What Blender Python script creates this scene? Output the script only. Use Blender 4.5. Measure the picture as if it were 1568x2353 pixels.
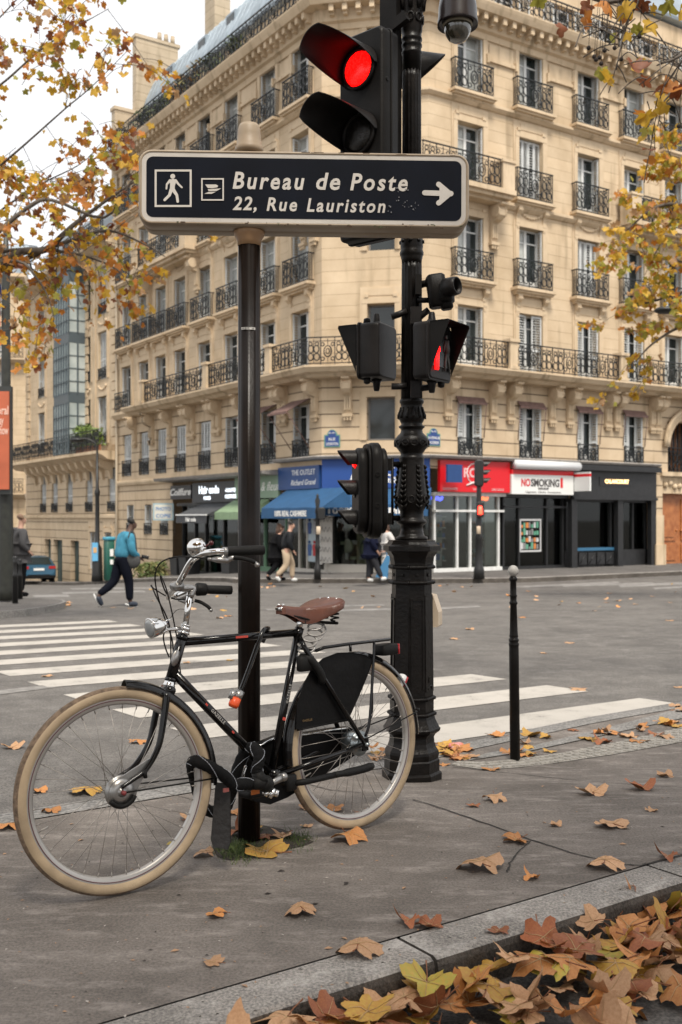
import bpy, bmesh, math, random
from math import sin, cos, pi, radians, sqrt, atan2, exp
from mathutils import Vector, Matrix, Euler, Quaternion, noise as mnoise

for _o in list(bpy.data.objects):
    bpy.data.objects.remove(_o)
SC = bpy.context.scene
COL = SC.collection
random.seed(7)

# ------------------------------------------------------------------ camera
FPX, CX, HY, CZ = 2350.0, 784.0, 1190.0, 1.263       # focal length, centre, horizon (1568x2353 measure), eye height
cam_d = bpy.data.cameras.new("camera")
cam = bpy.data.objects.new("camera", cam_d)
COL.objects.link(cam)
cam.location = (0, 0, CZ)
cam.rotation_euler = (radians(90), 0, 0)
cam_d.sensor_fit = 'VERTICAL'
cam_d.sensor_height = 36.0
cam_d.lens = 36.0 * FPX / 2353.0
cam_d.shift_y = (HY - 1176.5) / 2353.0
cam_d.clip_start = 0.05
cam_d.clip_end = 3000
cam_d.dof.use_dof = True
cam_d.dof.focus_distance = 3.95
cam_d.dof.aperture_fstop = 4.6
cam_d.dof.aperture_blades = 9
SC.camera = cam

# ------------------------------------------------------------------ sky and sun (overcast)
world = bpy.data.worlds.new("World")
SC.world = world
world.use_nodes = True
nt = world.node_tree
nt.nodes.clear()
w_out = nt.nodes.new('ShaderNodeOutputWorld')
w_bg = nt.nodes.new('ShaderNodeBackground')
w_sky = nt.nodes.new('ShaderNodeTexSky')
w_sky.sky_type = 'NISHITA'
w_sky.sun_disc = False
SUN_EL, SUN_AZ = radians(58), radians(166)
w_sky.sun_elevation = SUN_EL
w_sky.sun_rotation = SUN_AZ
w_sky.air_density = 1.0
w_sky.dust_density = 4.0
w_hsv = nt.nodes.new('ShaderNodeHueSaturation')
w_hsv.inputs['Saturation'].default_value = 0.12      # cloud cover: the blue is almost gone
w_mix = nt.nodes.new('ShaderNodeMixRGB')
w_mix.inputs['Fac'].default_value = 0.75
w_mix.inputs['Color2'].default_value = (9.6, 9.7, 9.9, 1)
w_bg.inputs['Strength'].default_value = 0.078
nt.links.new(w_sky.outputs[0], w_hsv.inputs['Color'])
nt.links.new(w_hsv.outputs[0], w_mix.inputs['Color1'])
nt.links.new(w_mix.outputs[0], w_bg.inputs['Color'])
nt.links.new(w_bg.outputs[0], w_out.inputs['Surface'])
sun_d = bpy.data.lights.new("sun", 'SUN')
sun = bpy.data.objects.new("sun", sun_d)
COL.objects.link(sun)
sun_d.energy = 2.4
sun_d.angle = radians(16)
sun_d.color = (1.0, 0.93, 0.82)
sun_dir = Vector((sin(SUN_AZ) * cos(SUN_EL), cos(SUN_AZ) * cos(SUN_EL), sin(SUN_EL)))
sun.rotation_euler = (-sun_dir).to_track_quat('-Z', 'Y').to_euler()

SC.view_settings.view_transform = 'Standard'
SC.view_settings.look = 'None'
SC.view_settings.exposure = 0.88
SC.view_settings.gamma = 1.0
SC.render.resolution_x, SC.render.resolution_y = 682, 1024
SC.render.engine = 'CYCLES'
SC.cycles.max_bounces = 6
SC.cycles.diffuse_bounces = 3
SC.cycles.glossy_bounces = 3
SC.cycles.transparent_max_bounces = 8
SC.cycles.use_denoising = True
SC.cycles.sample_clamp_indirect = 6.0

# ------------------------------------------------------------------ measures
def P(x, y, D):
    """the world point at depth D seen at (x, y)"""
    return Vector(((x - CX) / FPX * D, D, CZ - (y - HY) / FPX * D))

def sst(a, b, x):
    t = min(1.0, max(0.0, (x - a) / (b - a)))
    return t * t * (3 - 2 * t)

def g_road(X, Y):
    z = -0.12
    if Y > 6:
        z -= 0.55 * (1 - (1 - min(1, (Y - 6) / 24.0)) ** 1.35)
    if Y > 20:                                       # the side street runs down to the left
        low = CZ - 1.75 - 0.0516 * (min(Y, 120) - 20)
        z += min(0.0, low - z) * (1 - sst(-14.0, 2.0, X))
    return z

def g_side(X, Y):
    return -0.107 * sst(4.35, 5.75, Y) * sst(-0.5, 0.4, X)

def GP(x, y, fn=g_road, lift=0.0):
    """the point of the ground fn seen at (x, y)"""
    D = 5.0
    for _ in range(60):
        X = (x - CX) / FPX * D
        H = CZ - fn(X, D) - lift
        Dn = H * FPX / max(1.0, (y - HY))
        D = 0.5 * D + 0.5 * Dn
    X = (x - CX) / FPX * D
    return Vector((X, D, fn(X, D) + lift))

# ------------------------------------------------------------------ mesh builder
class MB:
    def __init__(self):
        self.v, self.f, self.m, self.s = [], [], [], []
        self.mi, self.sm = 0, False
    def mat(self, i, smooth=None):
        self.mi = i
        if smooth is not None:
            self.sm = smooth
        return self
    def add(self, vs, fs, smooth=None):
        b = len(self.v)
        self.v += [tuple(p) for p in vs]
        for f in fs:
            self.f.append([b + i for i in f])
            self.m.append(self.mi)
            self.s.append(self.sm if smooth is None else smooth)
        return self
    def box(self, c, s, R=None, taper=1.0):
        c = Vector(c); hx, hy, hz = s[0] / 2, s[1] / 2, s[2] / 2
        vs = []
        for z, k in ((-hz, 1.0), (hz, taper)):
            for x, y in ((-hx, -hy), (hx, -hy), (hx, hy), (-hx, hy)):
                p = Vector((x * k, y * k, z))
                if R is not None:
                    p = R @ p
                vs.append(c + p)
        return self.add(vs, [(0, 3, 2, 1), (4, 5, 6, 7), (0, 1, 5, 4), (1, 2, 6, 5), (2, 3, 7, 6), (3, 0, 4, 7)], False)
    def bb(self, x0, x1, y0, y1, z0, z1):
        return self.box(((x0 + x1) / 2, (y0 + y1) / 2, (z0 + z1) / 2), (abs(x1 - x0), abs(y1 - y0), abs(z1 - z0)))
    def rbox(self, c, s, r, R=None, seg=3, axis=2):
        """box with rounded vertical edges along axis, plus a small chamfer at both ends"""
        n = [(0, 1, 2), (1, 2, 0), (2, 0, 1)]
        a, b, d = {2: (0, 1, 2), 0: (1, 2, 0), 1: (2, 0, 1)}[axis]
        ha, hb, hd = s[a] / 2, s[b] / 2, s[d] / 2
        r = min(r, ha * .98, hb * .98)
        ch = min(r * .4, hd * .4)
        ring = []
        for (sx, sy, a0) in ((1, 1, 0), (-1, 1, 90), (-1, -1, 180), (1, -1, 270)):
            for k in range(seg + 1):
                t = radians(a0 + 90.0 * k / seg)
                ring.append((sx * (ha - r) + r * cos(t), sy * (hb - r) + r * sin(t)))
        N = len(ring)
        vs = []
        for dz, k in ((-hd, ch), (-hd + ch, 0), (hd - ch, 0), (hd, ch)):
            for (u, w) in ring:
                p = [0, 0, 0]
                p[a] = u * (1 - k / ha); p[b] = w * (1 - k / hb); p[d] = dz
                q = Vector(p)
                if R is not None:
                    q = R @ q
                vs.append(Vector(c) + q)
        fs = []
        for j in range(3):
            for i in range(N):
                i2 = (i + 1) % N
                fs.append((j * N + i, j * N + i2, (j + 1) * N + i2, (j + 1) * N + i))
        fs.append(tuple(range(N - 1, -1, -1)))
        fs.append(tuple(range(3 * N, 4 * N)))
        b0 = len(self.f)
        self.add(vs, fs, True)
        self.s[-1] = False; self.s[-2] = False
        return self
    def tube(self, pts, r, n=8, closed=False, caps=True, smooth=True, flat=1.0):
        pts = [Vector(p) for p in pts]
        N = len(pts)
        rs = r if isinstance(r, (list, tuple)) else [r] * N
        vs, fs = [], []
        up = None
        for i in range(N):
            if closed:
                t = pts[(i + 1) % N] - pts[i - 1]
            else:
                t = pts[min(i + 1, N - 1)] - pts[max(i - 1, 0)]
            if t.length < 1e-9:
                t = Vector((0, 0, 1))
            t.normalize()
            if up is None:
                up = Vector((0, 0, 1)) if abs(t.z) < .9 else Vector((1, 0, 0))
            up = (up - t * up.dot(t))
            if up.length < 1e-6:
                up = t.orthogonal()
            up.normalize()
            sd = t.cross(up)
            for k in range(n):
                a = 2 * pi * k / n + pi / n
                vs.append(pts[i] + (sd * cos(a) * flat + up * sin(a)) * rs[i])
        M = N if closed else N - 1
        for i in range(M):
            j = (i + 1) % N
            for k in range(n):
                k2 = (k + 1) % n
                fs.append((i * n + k, i * n + k2, j * n + k2, j * n + k))
        if caps and not closed:
            fs.append(tuple(range(n - 1, -1, -1)))
            fs.append(tuple(range((N - 1) * n, N * n)))
        return self.add(vs, fs, smooth)
    def lathe(self, prof, n=24, o=(0, 0, 0), R=None, smooth=True, a0=0.0, sx=1.0, flute=None):
        """prof: (radius, z) pairs bottom to top, round the z axis"""
        o = Vector(o); vs, fs = [], []
        for (r, z) in prof:
            for k in range(n):
                a = 2 * pi * k / n + a0
                rr = r if flute is None else r * flute(k, z)
                p = Vector((rr * cos(a) * sx, rr * sin(a), z))
                if R is not None:
                    p = R @ p
                vs.append(o + p)
        for j in range(len(prof) - 1):
            for k in range(n):
                k2 = (k + 1) % n
                fs.append((j * n + k, j * n + k2, (j + 1) * n + k2, (j + 1) * n + k))
        if prof[0][0] > 1e-5:
            fs.append(tuple(range(n - 1, -1, -1)))
        if prof[-1][0] > 1e-5:
            L = (len(prof) - 1) * n
            fs.append(tuple(range(L, L + n)))
        return self.add(vs, fs, smooth)
    def prism(self, poly, t, M, smooth=False):
        """poly: 2d points (ccw) in the local xy plane of M, thickness t along local z from 0 to t"""
        n = len(poly)
        vs = [M @ Vector((p[0], p[1], 0)) for p in poly] + [M @ Vector((p[0], p[1], t)) for p in poly]
        fs = [tuple(range(n - 1, -1, -1)), tuple(range(n, 2 * n))]
        for i in range(n):
            j = (i + 1) % n
            fs.append((i, j, n + j, n + i))
        return self.add(vs, fs, smooth)
    def strip(self, A, B, smooth=False):
        """quads between two equally long rows of points"""
        n = len(A)
        return self.add(list(A) + list(B), [(i, i + 1, n + i + 1, n + i) for i in range(n - 1)], smooth)
    def ball(self, c, r, n=12, m=8, sc=(1, 1, 1), R=None):
        prof = [(max(1e-6, r * sin(pi * j / m)), -r * cos(pi * j / m)) for j in range(m + 1)]
        S = Matrix.Diagonal(Vector(sc))
        return self.lathe(prof, n, c, (R @ S) if R is not None else S)
    def ring(self, c, R_, r, axis, n=20, k=4, a0=0, a1=360, ell=1.0):
        ax = Vector(axis).normalized()
        u = ax.orthogonal().normalized() if abs(ax.z) > .9 else Vector((0, 0, 1)).cross(ax).normalized()
        w = ax.cross(u)
        full = abs(a1 - a0) >= 360
        N = n if full else n + 1
        pts = []
        for i in range(N):
            a = radians(a0 + (a1 - a0) * i / n)
            pts.append(Vector(c) + u * R_ * cos(a) + w * R_ * ell * sin(a))
        return self.tube(pts, r, k, closed=full)
    def build(self, name, mats, parent=None, loc=None):
        me = bpy.data.meshes.new(name)
        off = Vector(loc) if loc is not None else Vector((0, 0, 0))
        q = parent
        while q is not None:
            off = off + q.location
            q = q.parent
        me.from_pydata([Vector(p) - off for p in self.v], [], self.f)
        if not isinstance(mats, (list, tuple)):
            mats = [mats]
        for m_ in mats:
            me.materials.append(m_)
        if len(me.polygons):
            me.polygons.foreach_set('material_index', self.m)
            me.polygons.foreach_set('use_smooth', self.s)
        me.update()
        ob = bpy.data.objects.new(name, me)
        COL.objects.link(ob)
        if parent is not None:
            ob.parent = parent
        elif loc is not None:
            ob.location = loc
        return ob

def tag(o, label=None, cat=None, group=None, kind=None):
    if label: o['label'] = label
    if cat: o['category'] = cat
    if group: o['group'] = group
    if kind: o['kind'] = kind
    return o

def thing(name, loc, label=None, cat=None, group=None, rz=0.0):
    """an Empty at the thing's base; meshes built with it as parent take world coordinates"""
    o = bpy.data.objects.new(name, None)
    COL.objects.link(o)
    o.location = loc
    o.rotation_euler = (0, 0, rz)
    o.empty_display_size = 0.1
    return tag(o, label, cat, group)

def one(mb, name, mats, loc, label, cat, group=None, kind=None):
    return tag(mb.build(name, mats, None, loc), label, cat, group, kind)

def children(o):
    return [c for c in bpy.data.objects if c.parent == o]

_kids = {}
def copy_tree(o, parent=None):
    c = o.copy()
    COL.objects.link(c)
    if parent is not None:
        c.parent = parent
    if o.name not in _kids:
        _kids[o.name] = children(o)
    for ch in _kids[o.name]:
        copy_tree(ch, c)
    return c

def text_mesh(s, size, depth=0.002, bold=0.0, shear=0.0, spacing=1.0, align='LEFT', word=1.0):
    cu = bpy.data.curves.new("lettering", 'FONT')
    cu.body = s
    cu.size = size
    cu.extrude = depth
    cu.offset = bold
    cu.shear = shear
    cu.space_character = spacing
    cu.space_word = word
    cu.align_x = align
    cu.resolution_u = 3
    ob = bpy.data.objects.new("lettering", cu)
    COL.objects.link(ob)
    dg = bpy.context.evaluated_depsgraph_get()
    me = bpy.data.meshes.new_from_object(ob.evaluated_get(dg))
    bpy.data.objects.remove(ob)
    bpy.data.curves.remove(cu)
    return me

def text_into(mb, s, size, M, **kw):
    """adds lettering to a builder; M maps text x/y/z to the world. fit=w scales the width"""
    fit = kw.pop('fit', None)
    me = text_mesh(s, size, **kw)
    xs = [v.co.x for v in me.vertices]
    if not xs:
        return mb
    x0, x1 = min(xs), max(xs)
    k = 1.0 if fit is None else fit / (x1 - x0)
    al = kw.get('align', 'LEFT')
    sh = x0 if al == 'LEFT' else (x0 + x1) / 2
    mb.add([M @ Vector(((v.co.x - sh) * k, v.co.y, v.co.z)) for v in me.vertices], [tuple(p.vertices) for p in me.polygons], False)
    bpy.data.meshes.remove(me)
    return mb

# ------------------------------------------------------------------ materials
MATS = {}
def mat(name, col, rough=0.6, metal=0.0, var=0.0, vscale=8.0, bump=0.0, bscale=60.0, emit=None, estr=1.0, col2=None, coat=0.0, spec=None, obj_rand=0.0, detail=5.0):
    if name in MATS:
        return MATS[name]
    m = bpy.data.materials.new(name)
    m.use_nodes = True
    t = m.node_tree
    b = t.nodes['Principled BSDF']
    b.inputs['Base Color'].default_value = (*col, 1)
    b.inputs['Roughness'].default_value = rough
    b.inputs['Metallic'].default_value = metal
    if coat: b.inputs['Coat Weight'].default_value = coat
    if spec is not None: b.inputs['Specular IOR Level'].default_value = spec
    tc = t.nodes.new('ShaderNodeTexCoord')
    if var or col2:
        n = t.nodes.new('ShaderNodeTexNoise')
        n.inputs['Scale'].default_value = vscale
        n.inputs['Detail'].default_value = detail
        t.links.new(tc.outputs['Object'], n.inputs['Vector'])
        r = t.nodes.new('ShaderNodeValToRGB')
        c2 = col2 or tuple(min(1, c * (1 + var)) for c in col)
        c1 = tuple(c * (1 - var) for c in col) if not col2 else col
        r.color_ramp.elements[0].position = 0.32
        r.color_ramp.elements[1].position = 0.68
        r.color_ramp.elements[0].color = (*c1, 1)
        r.color_ramp.elements[1].color = (*c2, 1)
        t.links.new(n.outputs['Fac'], r.inputs['Fac'])
        out = r.outputs[0]
        if obj_rand:
            oi = t.nodes.new('ShaderNodeObjectInfo')
            hs = t.nodes.new('ShaderNodeHueSaturation')
            mr = t.nodes.new('ShaderNodeMapRange')
            mr.inputs['To Min'].default_value = 1 - obj_rand
            mr.inputs['To Max'].default_value = 1 + obj_rand
            t.links.new(oi.outputs['Random'], mr.inputs['Value'])
            t.links.new(mr.outputs[0], hs.inputs['Value'])
            t.links.new(out, hs.inputs['Color'])
            out = hs.outputs[0]
        t.links.new(out, b.inputs['Base Color'])
    if bump:
        n2 = t.nodes.new('ShaderNodeTexNoise')
        n2.inputs['Scale'].default_value = bscale
        n2.inputs['Detail'].default_value = 4
        t.links.new(tc.outputs['Object'], n2.inputs['Vector'])
        bp_ = t.nodes.new('ShaderNodeBump')
        bp_.inputs['Strength'].default_value = bump
        bp_.inputs['Distance'].default_value = 0.01
        t.links.new(n2.outputs['Fac'], bp_.inputs['Height'])
        t.links.new(bp_.outputs[0], b.inputs['Normal'])
    if emit:
        b.inputs['Emission Color'].default_value = (*emit, 1)
        b.inputs['Emission Strength'].default_value = estr
    MATS[name] = m
    return m

def nodes_of(m):
    t = m.node_tree
    return t, t.nodes['Principled BSDF']
# ================================================================== ground, road, pavement
def asphalt_mat(name, base, light, grain, stain=0.5, brown=0.0, streak=False):
    m = bpy.data.materials.new(name); m.use_nodes = True
    t, b = nodes_of(m)
    tc = t.nodes.new('ShaderNodeTexCoord')
    def noise(scale, det=4, rough=.6, vec=None):
        n = t.nodes.new('ShaderNodeTexNoise')
        n.inputs['Scale'].default_value = scale; n.inputs['Detail'].default_value = det
        n.inputs['Roughness'].default_value = rough
        t.links.new(vec or tc.outputs['Object'], n.inputs['Vector'])
        return n.outputs['Fac']
    def ramp(fac, p0, p1, c0=(0, 0, 0, 1), c1=(1, 1, 1, 1)):
        r = t.nodes.new('ShaderNodeValToRGB')
        r.color_ramp.elements[0].position = p0; r.color_ramp.elements[1].position = p1
        r.color_ramp.elements[0].color = c0; r.color_ramp.elements[1].color = c1
        t.links.new(fac, r.inputs['Fac'])
        return r.outputs[0]
    def mix(fac, a, c, kind='MIX'):
        n = t.nodes.new('ShaderNodeMixRGB'); n.blend_type = kind
        for i, v in ((0, fac), (1, a), (2, c)):
            if hasattr(v, 'links'): t.links.new(v, n.inputs[i])
            else: n.inputs[i].default_value = v
        return n.outputs[0]
    col = mix(ramp(noise(1.3, 7, .7), .36, .64), (*base, 1), (*light, 1))
    g = ramp(noise(grain, 2, .7), .36, .66, (.42, .42, .42, 1), (1.6, 1.56, 1.5, 1))
    col = mix(.5 if streak else .75, col, g, 'MULTIPLY')
    mp = t.nodes.new('ShaderNodeMapping'); mp.inputs['Scale'].default_value = (2.2, 7.0, 4) if streak else (3, 3, 3)
    mp.inputs['Rotation'].default_value = (0, 0, radians(-35))
    t.links.new(tc.outputs['Object'], mp.inputs['Vector'])
    s1 = ramp(noise(1.6, 8, .72, mp.outputs[0]), .5, .64)
    lt = tuple(min(1, c * 1.75 + .03) for c in light)
    s1b = mix(1.0, s1, ramp(noise(26, 4, .7), .32, .56), 'MULTIPLY')
    col = mix(mix(1.0, s1b, (stain, stain, stain, 1), 'MULTIPLY'), col, (*lt, 1))
    s2 = ramp(noise(3.1, 6, .7), .6, .74)
    dk = tuple(c * .55 for c in base)
    col = mix(mix(1.0, s2, (stain * .8, stain * .8, stain * .8, 1), 'MULTIPLY'), col, (*dk, 1))
    t.links.new(col, b.inputs['Base Color'])
    b.inputs['Roughness'].default_value = .82
    bp_ = t.nodes.new('ShaderNodeBump'); bp_.inputs['Strength'].default_value = .55 if streak else .9; bp_.inputs['Distance'].default_value = .008
    t.links.new(noise(grain * .55, 4, .8), bp_.inputs['Height'])
    t.links.new(bp_.outputs[0], b.inputs['Normal'])
    MATS[name] = m
    return m

M_ROAD = asphalt_mat('road_asphalt', (.083, .077, .072), (.138, .129, .12), 85, .34)
M_SIDE = asphalt_mat('pavement_asphalt', (.104, .089, .077), (.19, .166, .147), 110, .55, streak=True)
M_FARSIDE = asphalt_mat('far_pavement_asphalt', (.075, .07, .066), (.12, .112, .106), 40, .3)
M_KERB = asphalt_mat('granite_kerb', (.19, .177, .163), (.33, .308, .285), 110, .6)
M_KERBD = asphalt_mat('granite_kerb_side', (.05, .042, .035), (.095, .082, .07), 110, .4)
M_PALE = asphalt_mat('pale_concrete', (.17, .165, .155), (.23, .22, .21), 60, .3)
M_CRACK = mat('crack_tar', (.028, .024, .021), .9)

# worn white road paint
m = bpy.data.materials.new('road_paint'); m.use_nodes = True
t, b = nodes_of(m)
tc = t.nodes.new('ShaderNodeTexCoord')
n1 = t.nodes.new('ShaderNodeTexNoise'); n1.inputs['Scale'].default_value = 3.0; n1.inputs['Detail'].default_value = 9; n1.inputs['Roughness'].default_value = .72
n2 = t.nodes.new('ShaderNodeTexNoise'); n2.inputs['Scale'].default_value = 70; n2.inputs['Detail'].default_value = 3
ad = t.nodes.new('ShaderNodeMath'); ad.operation = 'MULTIPLY_ADD'; ad.inputs[1].default_value = .35
r1 = t.nodes.new('ShaderNodeValToRGB'); r1.color_ramp.elements[0].position = .36; r1.color_ramp.elements[1].position = .62
r1.color_ramp.elements[0].color = (.15, .142, .13, 1); r1.color_ramp.elements[1].color = (.42, .39, .35, 1)
e = r1.color_ramp.elements.new(.47); e.color = (.35, .325, .29, 1)
t.links.new(tc.outputs['Object'], n1.inputs['Vector']); t.links.new(tc.outputs['Object'], n2.inputs['Vector'])
t.links.new(n2.outputs['Fac'], ad.inputs[0]); t.links.new(n1.outputs['Fac'], ad.inputs[2])
sb = t.nodes.new('ShaderNodeMath'); sb.operation = 'SUBTRACT'; sb.inputs[1].default_value = .1
t.links.new(ad.outputs[0], sb.inputs[0]); t.links.new(sb.outputs[0], r1.inputs['Fac'])
t.links.new(r1.outputs[0], b.inputs['Base Color'])
b.inputs['Roughness'].default_value = .7
M_PAINT = m

# road sheet reaching the horizon
def axis(vals):
    return sorted(set(round(v, 3) for v in vals))
xs = axis([-400, -250, -150, -100, -75] + [-60 + 2.5 * i for i in range(21)] + [-10 + i * .5 for i in range(41)] + [10 + 3 * i for i in range(1, 16)] + [80, 120, 200, 400])
ys = axis([-60, -30, -12, -5, 0] + [1 + .5 * i for i in range(80)] + [41 + 2 * i for i in range(30)] + [110, 140, 200, 300, 500, 900])
mb = MB()
mb.sm = True
mb.add([(X, Y, g_road(X, Y)) for Y in ys for X in xs],
       [(j * len(xs) + i, j * len(xs) + i + 1, (j + 1) * len(xs) + i + 1, (j + 1) * len(xs) + i) for j in range(len(ys) - 1) for i in range(len(xs) - 1)])
tag(mb.build('road', M_ROAD), kind='structure')

# the pavement island: a strip 2.4 m wide running away to the right at 35 degrees
KO = Vector((-0.276, 2.552, 0))                       # a point on the outer kerb line
KT = Vector((cos(radians(34.3)), sin(radians(34.3)), 0))
KN = Vector((KT.y, -KT.x, 0))                          # towards the near road
def K(t, s):                                           # s metres in from the outer kerb edge
    p = KO + KT * t - KN * s
    return Vector((p.x, p.y, g_side(p.x, p.y)))
# far edge of the island seen in the photo, as (t, s)
far_pts = [(-1.45, 4.36), (-.83, 4.79), (-.3, 5.15), (.1, 5.6), (.6, 6.1), (1.645, 6.99), (2.53, 7.62), (4.6, 9.1), (9, 12.2)]
far_ts = []
for (X, Y) in far_pts:
    d = Vector((X, Y, 0)) - KO
    far_ts.append((d.dot(KT), -d.dot(KN)))
far_ts = [(-9.0, far_ts[0][1])] + far_ts
def s_far(t):
    for (a, sa), (b_, sb_) in zip(far_ts, far_ts[1:]):
        if a <= t <= b_:
            return sa + (sb_ - sa) * (t - a) / (b_ - a)
    return far_ts[-1][1] if t > 0 else far_ts[0][1]
KW = 0.18
ts = [-9 + .25 * i for i in range(int((far_ts[-1][0] + 9) / .25))]
mb = MB(); mb.sm = True
NS = 14
rows = []
for t_ in ts:
    sf = s_far(t_) - .16
    rows.append([K(t_, KW + .008 + (sf - KW - .008) * j / NS) for j in range(NS + 1)])
for a, b_ in zip(rows, rows[1:]):
    mb.strip(a, b_, True)
tag(mb.build('pavement', M_SIDE), kind='structure')

# outer kerb: granite stones about 1.14 m long with open joints
mb = MB()
t0 = (Vector((.275, 2.924, 0)) - KO).dot(KT)           # a joint seen in the photo
joints = [t0 + 1.14 * i for i in range(-8, 9)]
for a, b_ in zip(joints, joints[1:]):
    a += .006; b_ -= .006
    n = 5
    tt = [a + (b_ - a) * i / n for i in range(n + 1)]
    ins = [K(q, KW) for q in tt]
    r0 = [K(q, .022) + Vector((0, 0, .002)) for q in tt]
    r1 = [K(q, .006) + Vector((0, 0, -.006)) for q in tt]
    r2 = [K(q, 0) + Vector((0, 0, -.024)) for q in tt]
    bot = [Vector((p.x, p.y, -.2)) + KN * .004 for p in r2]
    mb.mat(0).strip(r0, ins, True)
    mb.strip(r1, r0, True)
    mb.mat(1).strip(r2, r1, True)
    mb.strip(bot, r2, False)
    for k in (0, n):
        mb.add([bot[k], r2[k], r1[k], r0[k], ins[k], Vector((ins[k].x, ins[k].y, -.2))], [(0, 1, 2, 3, 4, 5)])
tag(mb.build('kerb', [M_KERB, M_KERBD]), kind='structure')
mb = MB()
mb.strip([K(q, KW - .004) + Vector((0, 0, -.012)) for q in ts], [K(q, KW + .014) + Vector((0, 0, -.012)) for q in ts])
for q in joints:
    mb.strip([K(q - .012, 0.02) + Vector((0, 0, -.03)), K(q - .012, KW) + Vector((0, 0, -.02))], [K(q + .012, 0.02) + Vector((0, 0, -.03)), K(q + .012, KW) + Vector((0, 0, -.02))])
tag(mb.build('kerb_joint', M_CRACK), kind='structure')

# far kerb strip on the crossing side (pale granite, flush), then its little face down to the road
mb = MB()
for a, b_ in zip(ts, ts[1:]):
    A = [K(a, s_far(a) - .16), K(a, s_far(a) - .012), K(a, s_far(a))]
    B = [K(b_, s_far(b_) - .16), K(b_, s_far(b_) - .012), K(b_, s_far(b_))]
    for p in (A[0], A[1], B[0], B[1]): p.z += .004
    for p in (A[2], B[2]): p.z = min(p.z - .008, p.z)
    mb.mat(0).strip(A, B, True)
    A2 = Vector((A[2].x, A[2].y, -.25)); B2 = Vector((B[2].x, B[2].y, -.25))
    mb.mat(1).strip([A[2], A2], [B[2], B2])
tag(mb.build('far_kerb', [M_PALE, M_KERBD]), kind='structure')

# fine cracks and joints in the asphalt, as thin inlaid lines
def ribbon(mb, pts, w, fn, lift=.0025, jit=.004, sub=6):
    out = []
    for (a, b_) in zip(pts, pts[1:]):
        for i in range(sub):
            q = Vector(a).lerp(Vector(b_), i / sub)
            out.append(q + Vector((random.uniform(-jit, jit), random.uniform(-jit, jit), 0)))
    out.append(Vector(pts[-1]))
    L, R_ = [], []
    for i, p in enumerate(out):
        d = (out[min(i + 1, len(out) - 1)] - out[max(i - 1, 0)]); d.z = 0; d.normalize()
        s = Vector((-d.y, d.x, 0)) * w * random.uniform(.3, .7)
        for lst, q in ((L, p + s), (R_, p - s)):
            lst.append(Vector((q.x, q.y, fn(q.x, q.y) + lift)))
    mb.strip(L, R_)
mb = MB()
def gs(pts): return [GP(x, y, g_side) for x, y in pts]
ribbon(mb, gs([(950, 1838), (1080, 1880), (1220, 1930), (1330, 1965), (1430, 1987), (1478, 1990)]), .008, g_side)
ribbon(mb, gs([(1218, 1934), (1190, 1960), (1172, 1985), (1166, 2005)]), .007, g_side)
ribbon(mb, gs([(1042, 1763), (1180, 1778), (1350, 1796), (1500, 1806), (1600, 1812)]), .006, g_side)
ribbon(mb, gs([(700, 1800), (760, 1816), (830, 1822)]), .007, g_side)
ribbon(mb, gs([(1480, 1988), (1530, 1976), (1600, 1958)]), .010, g_side)
tag(mb.build('pavement_crack', M_CRACK), kind='structure')

# tactile band of small pale studs curving round the dropped kerb, and the grey flush band beside it
mb = MB()
lo = gs([(1042, 1760), (1116, 1770), (1200, 1764), (1288, 1753), (1420, 1733), (1568, 1706), (1700, 1680), (1900, 1640)])
hi = gs([(1060, 1752), (1120, 1752), (1200, 1744), (1288, 1732), (1420, 1706), (1568, 1673), (1700, 1645), (1900, 1605)])
def dens(pts, n=8):
    o = []
    for a, b_ in zip(pts, pts[1:]):
        o += [a.lerp(b_, i / n) for i in range(n)]
    return o + [pts[-1]]
lo, hi = dens(lo), dens(hi)
def lift(p, h): return Vector((p.x, p.y, g_side(p.x, p.y) + h))
mb.strip([lift(p, .004) for p in lo], [lift(p, .004) for p in hi])
for a, b_ in zip(lo, hi):
    nrm = (b_ - a); w = nrm.length
    k = max(2, int(w / .065))
    for i in range(k):
        q = a.lerp(b_, (i + .5) / k)
        mb.lathe([(.02, 0), (.018, .006), (.012, .008)], 7, lift(q, .003), smooth=False)
tag(mb.build('tactile_paving', mat('tactile_stone', (.27, .25, .22), .8, var=.3, vscale=30, bump=.4)), kind='structure')
mb = MB()
a = dens(gs([(1072, 1750), (1219, 1727), (1401, 1688), (1568, 1652), (1800, 1600)]))
b_ = dens(gs([(1120, 1732), (1230, 1714), (1401, 1672), (1568, 1628), (1800, 1575)]))
mb.strip([lift(p, .006) for p in a], [lift(p, .006) for p in b_])
tag(mb.build('flush_kerb_band', M_PALE), kind='structure')

# pedestrian crossing
CT = Vector((.809, .588, 0)); CQ = Vector((-.588, .809, 0))
mb = MB()
def rquad(a0, a1, q0, q1, na=10, lift_=.004, skew=0):
    A, B = [], []
    for i in range(na + 1):
        a = a0 + (a1 - a0) * i / na
        for lst, q in ((A, q0), (B, q1)):
            p = CT * a + CQ * q
            lst.append(Vector((p.x, p.y, g_road(p.x, p.y) + lift_)))
    mb.strip(A, B)
for i in range(12):
    q = 5.0 + .97 * i
    j = random.uniform(-.03, .03)
    rquad(3.12 + j + (.0 if i else .0), 6.77 + j, q - .235, q + .235)
tag(mb.build('crossing_stripes', M_PAINT), kind='structure')
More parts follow.
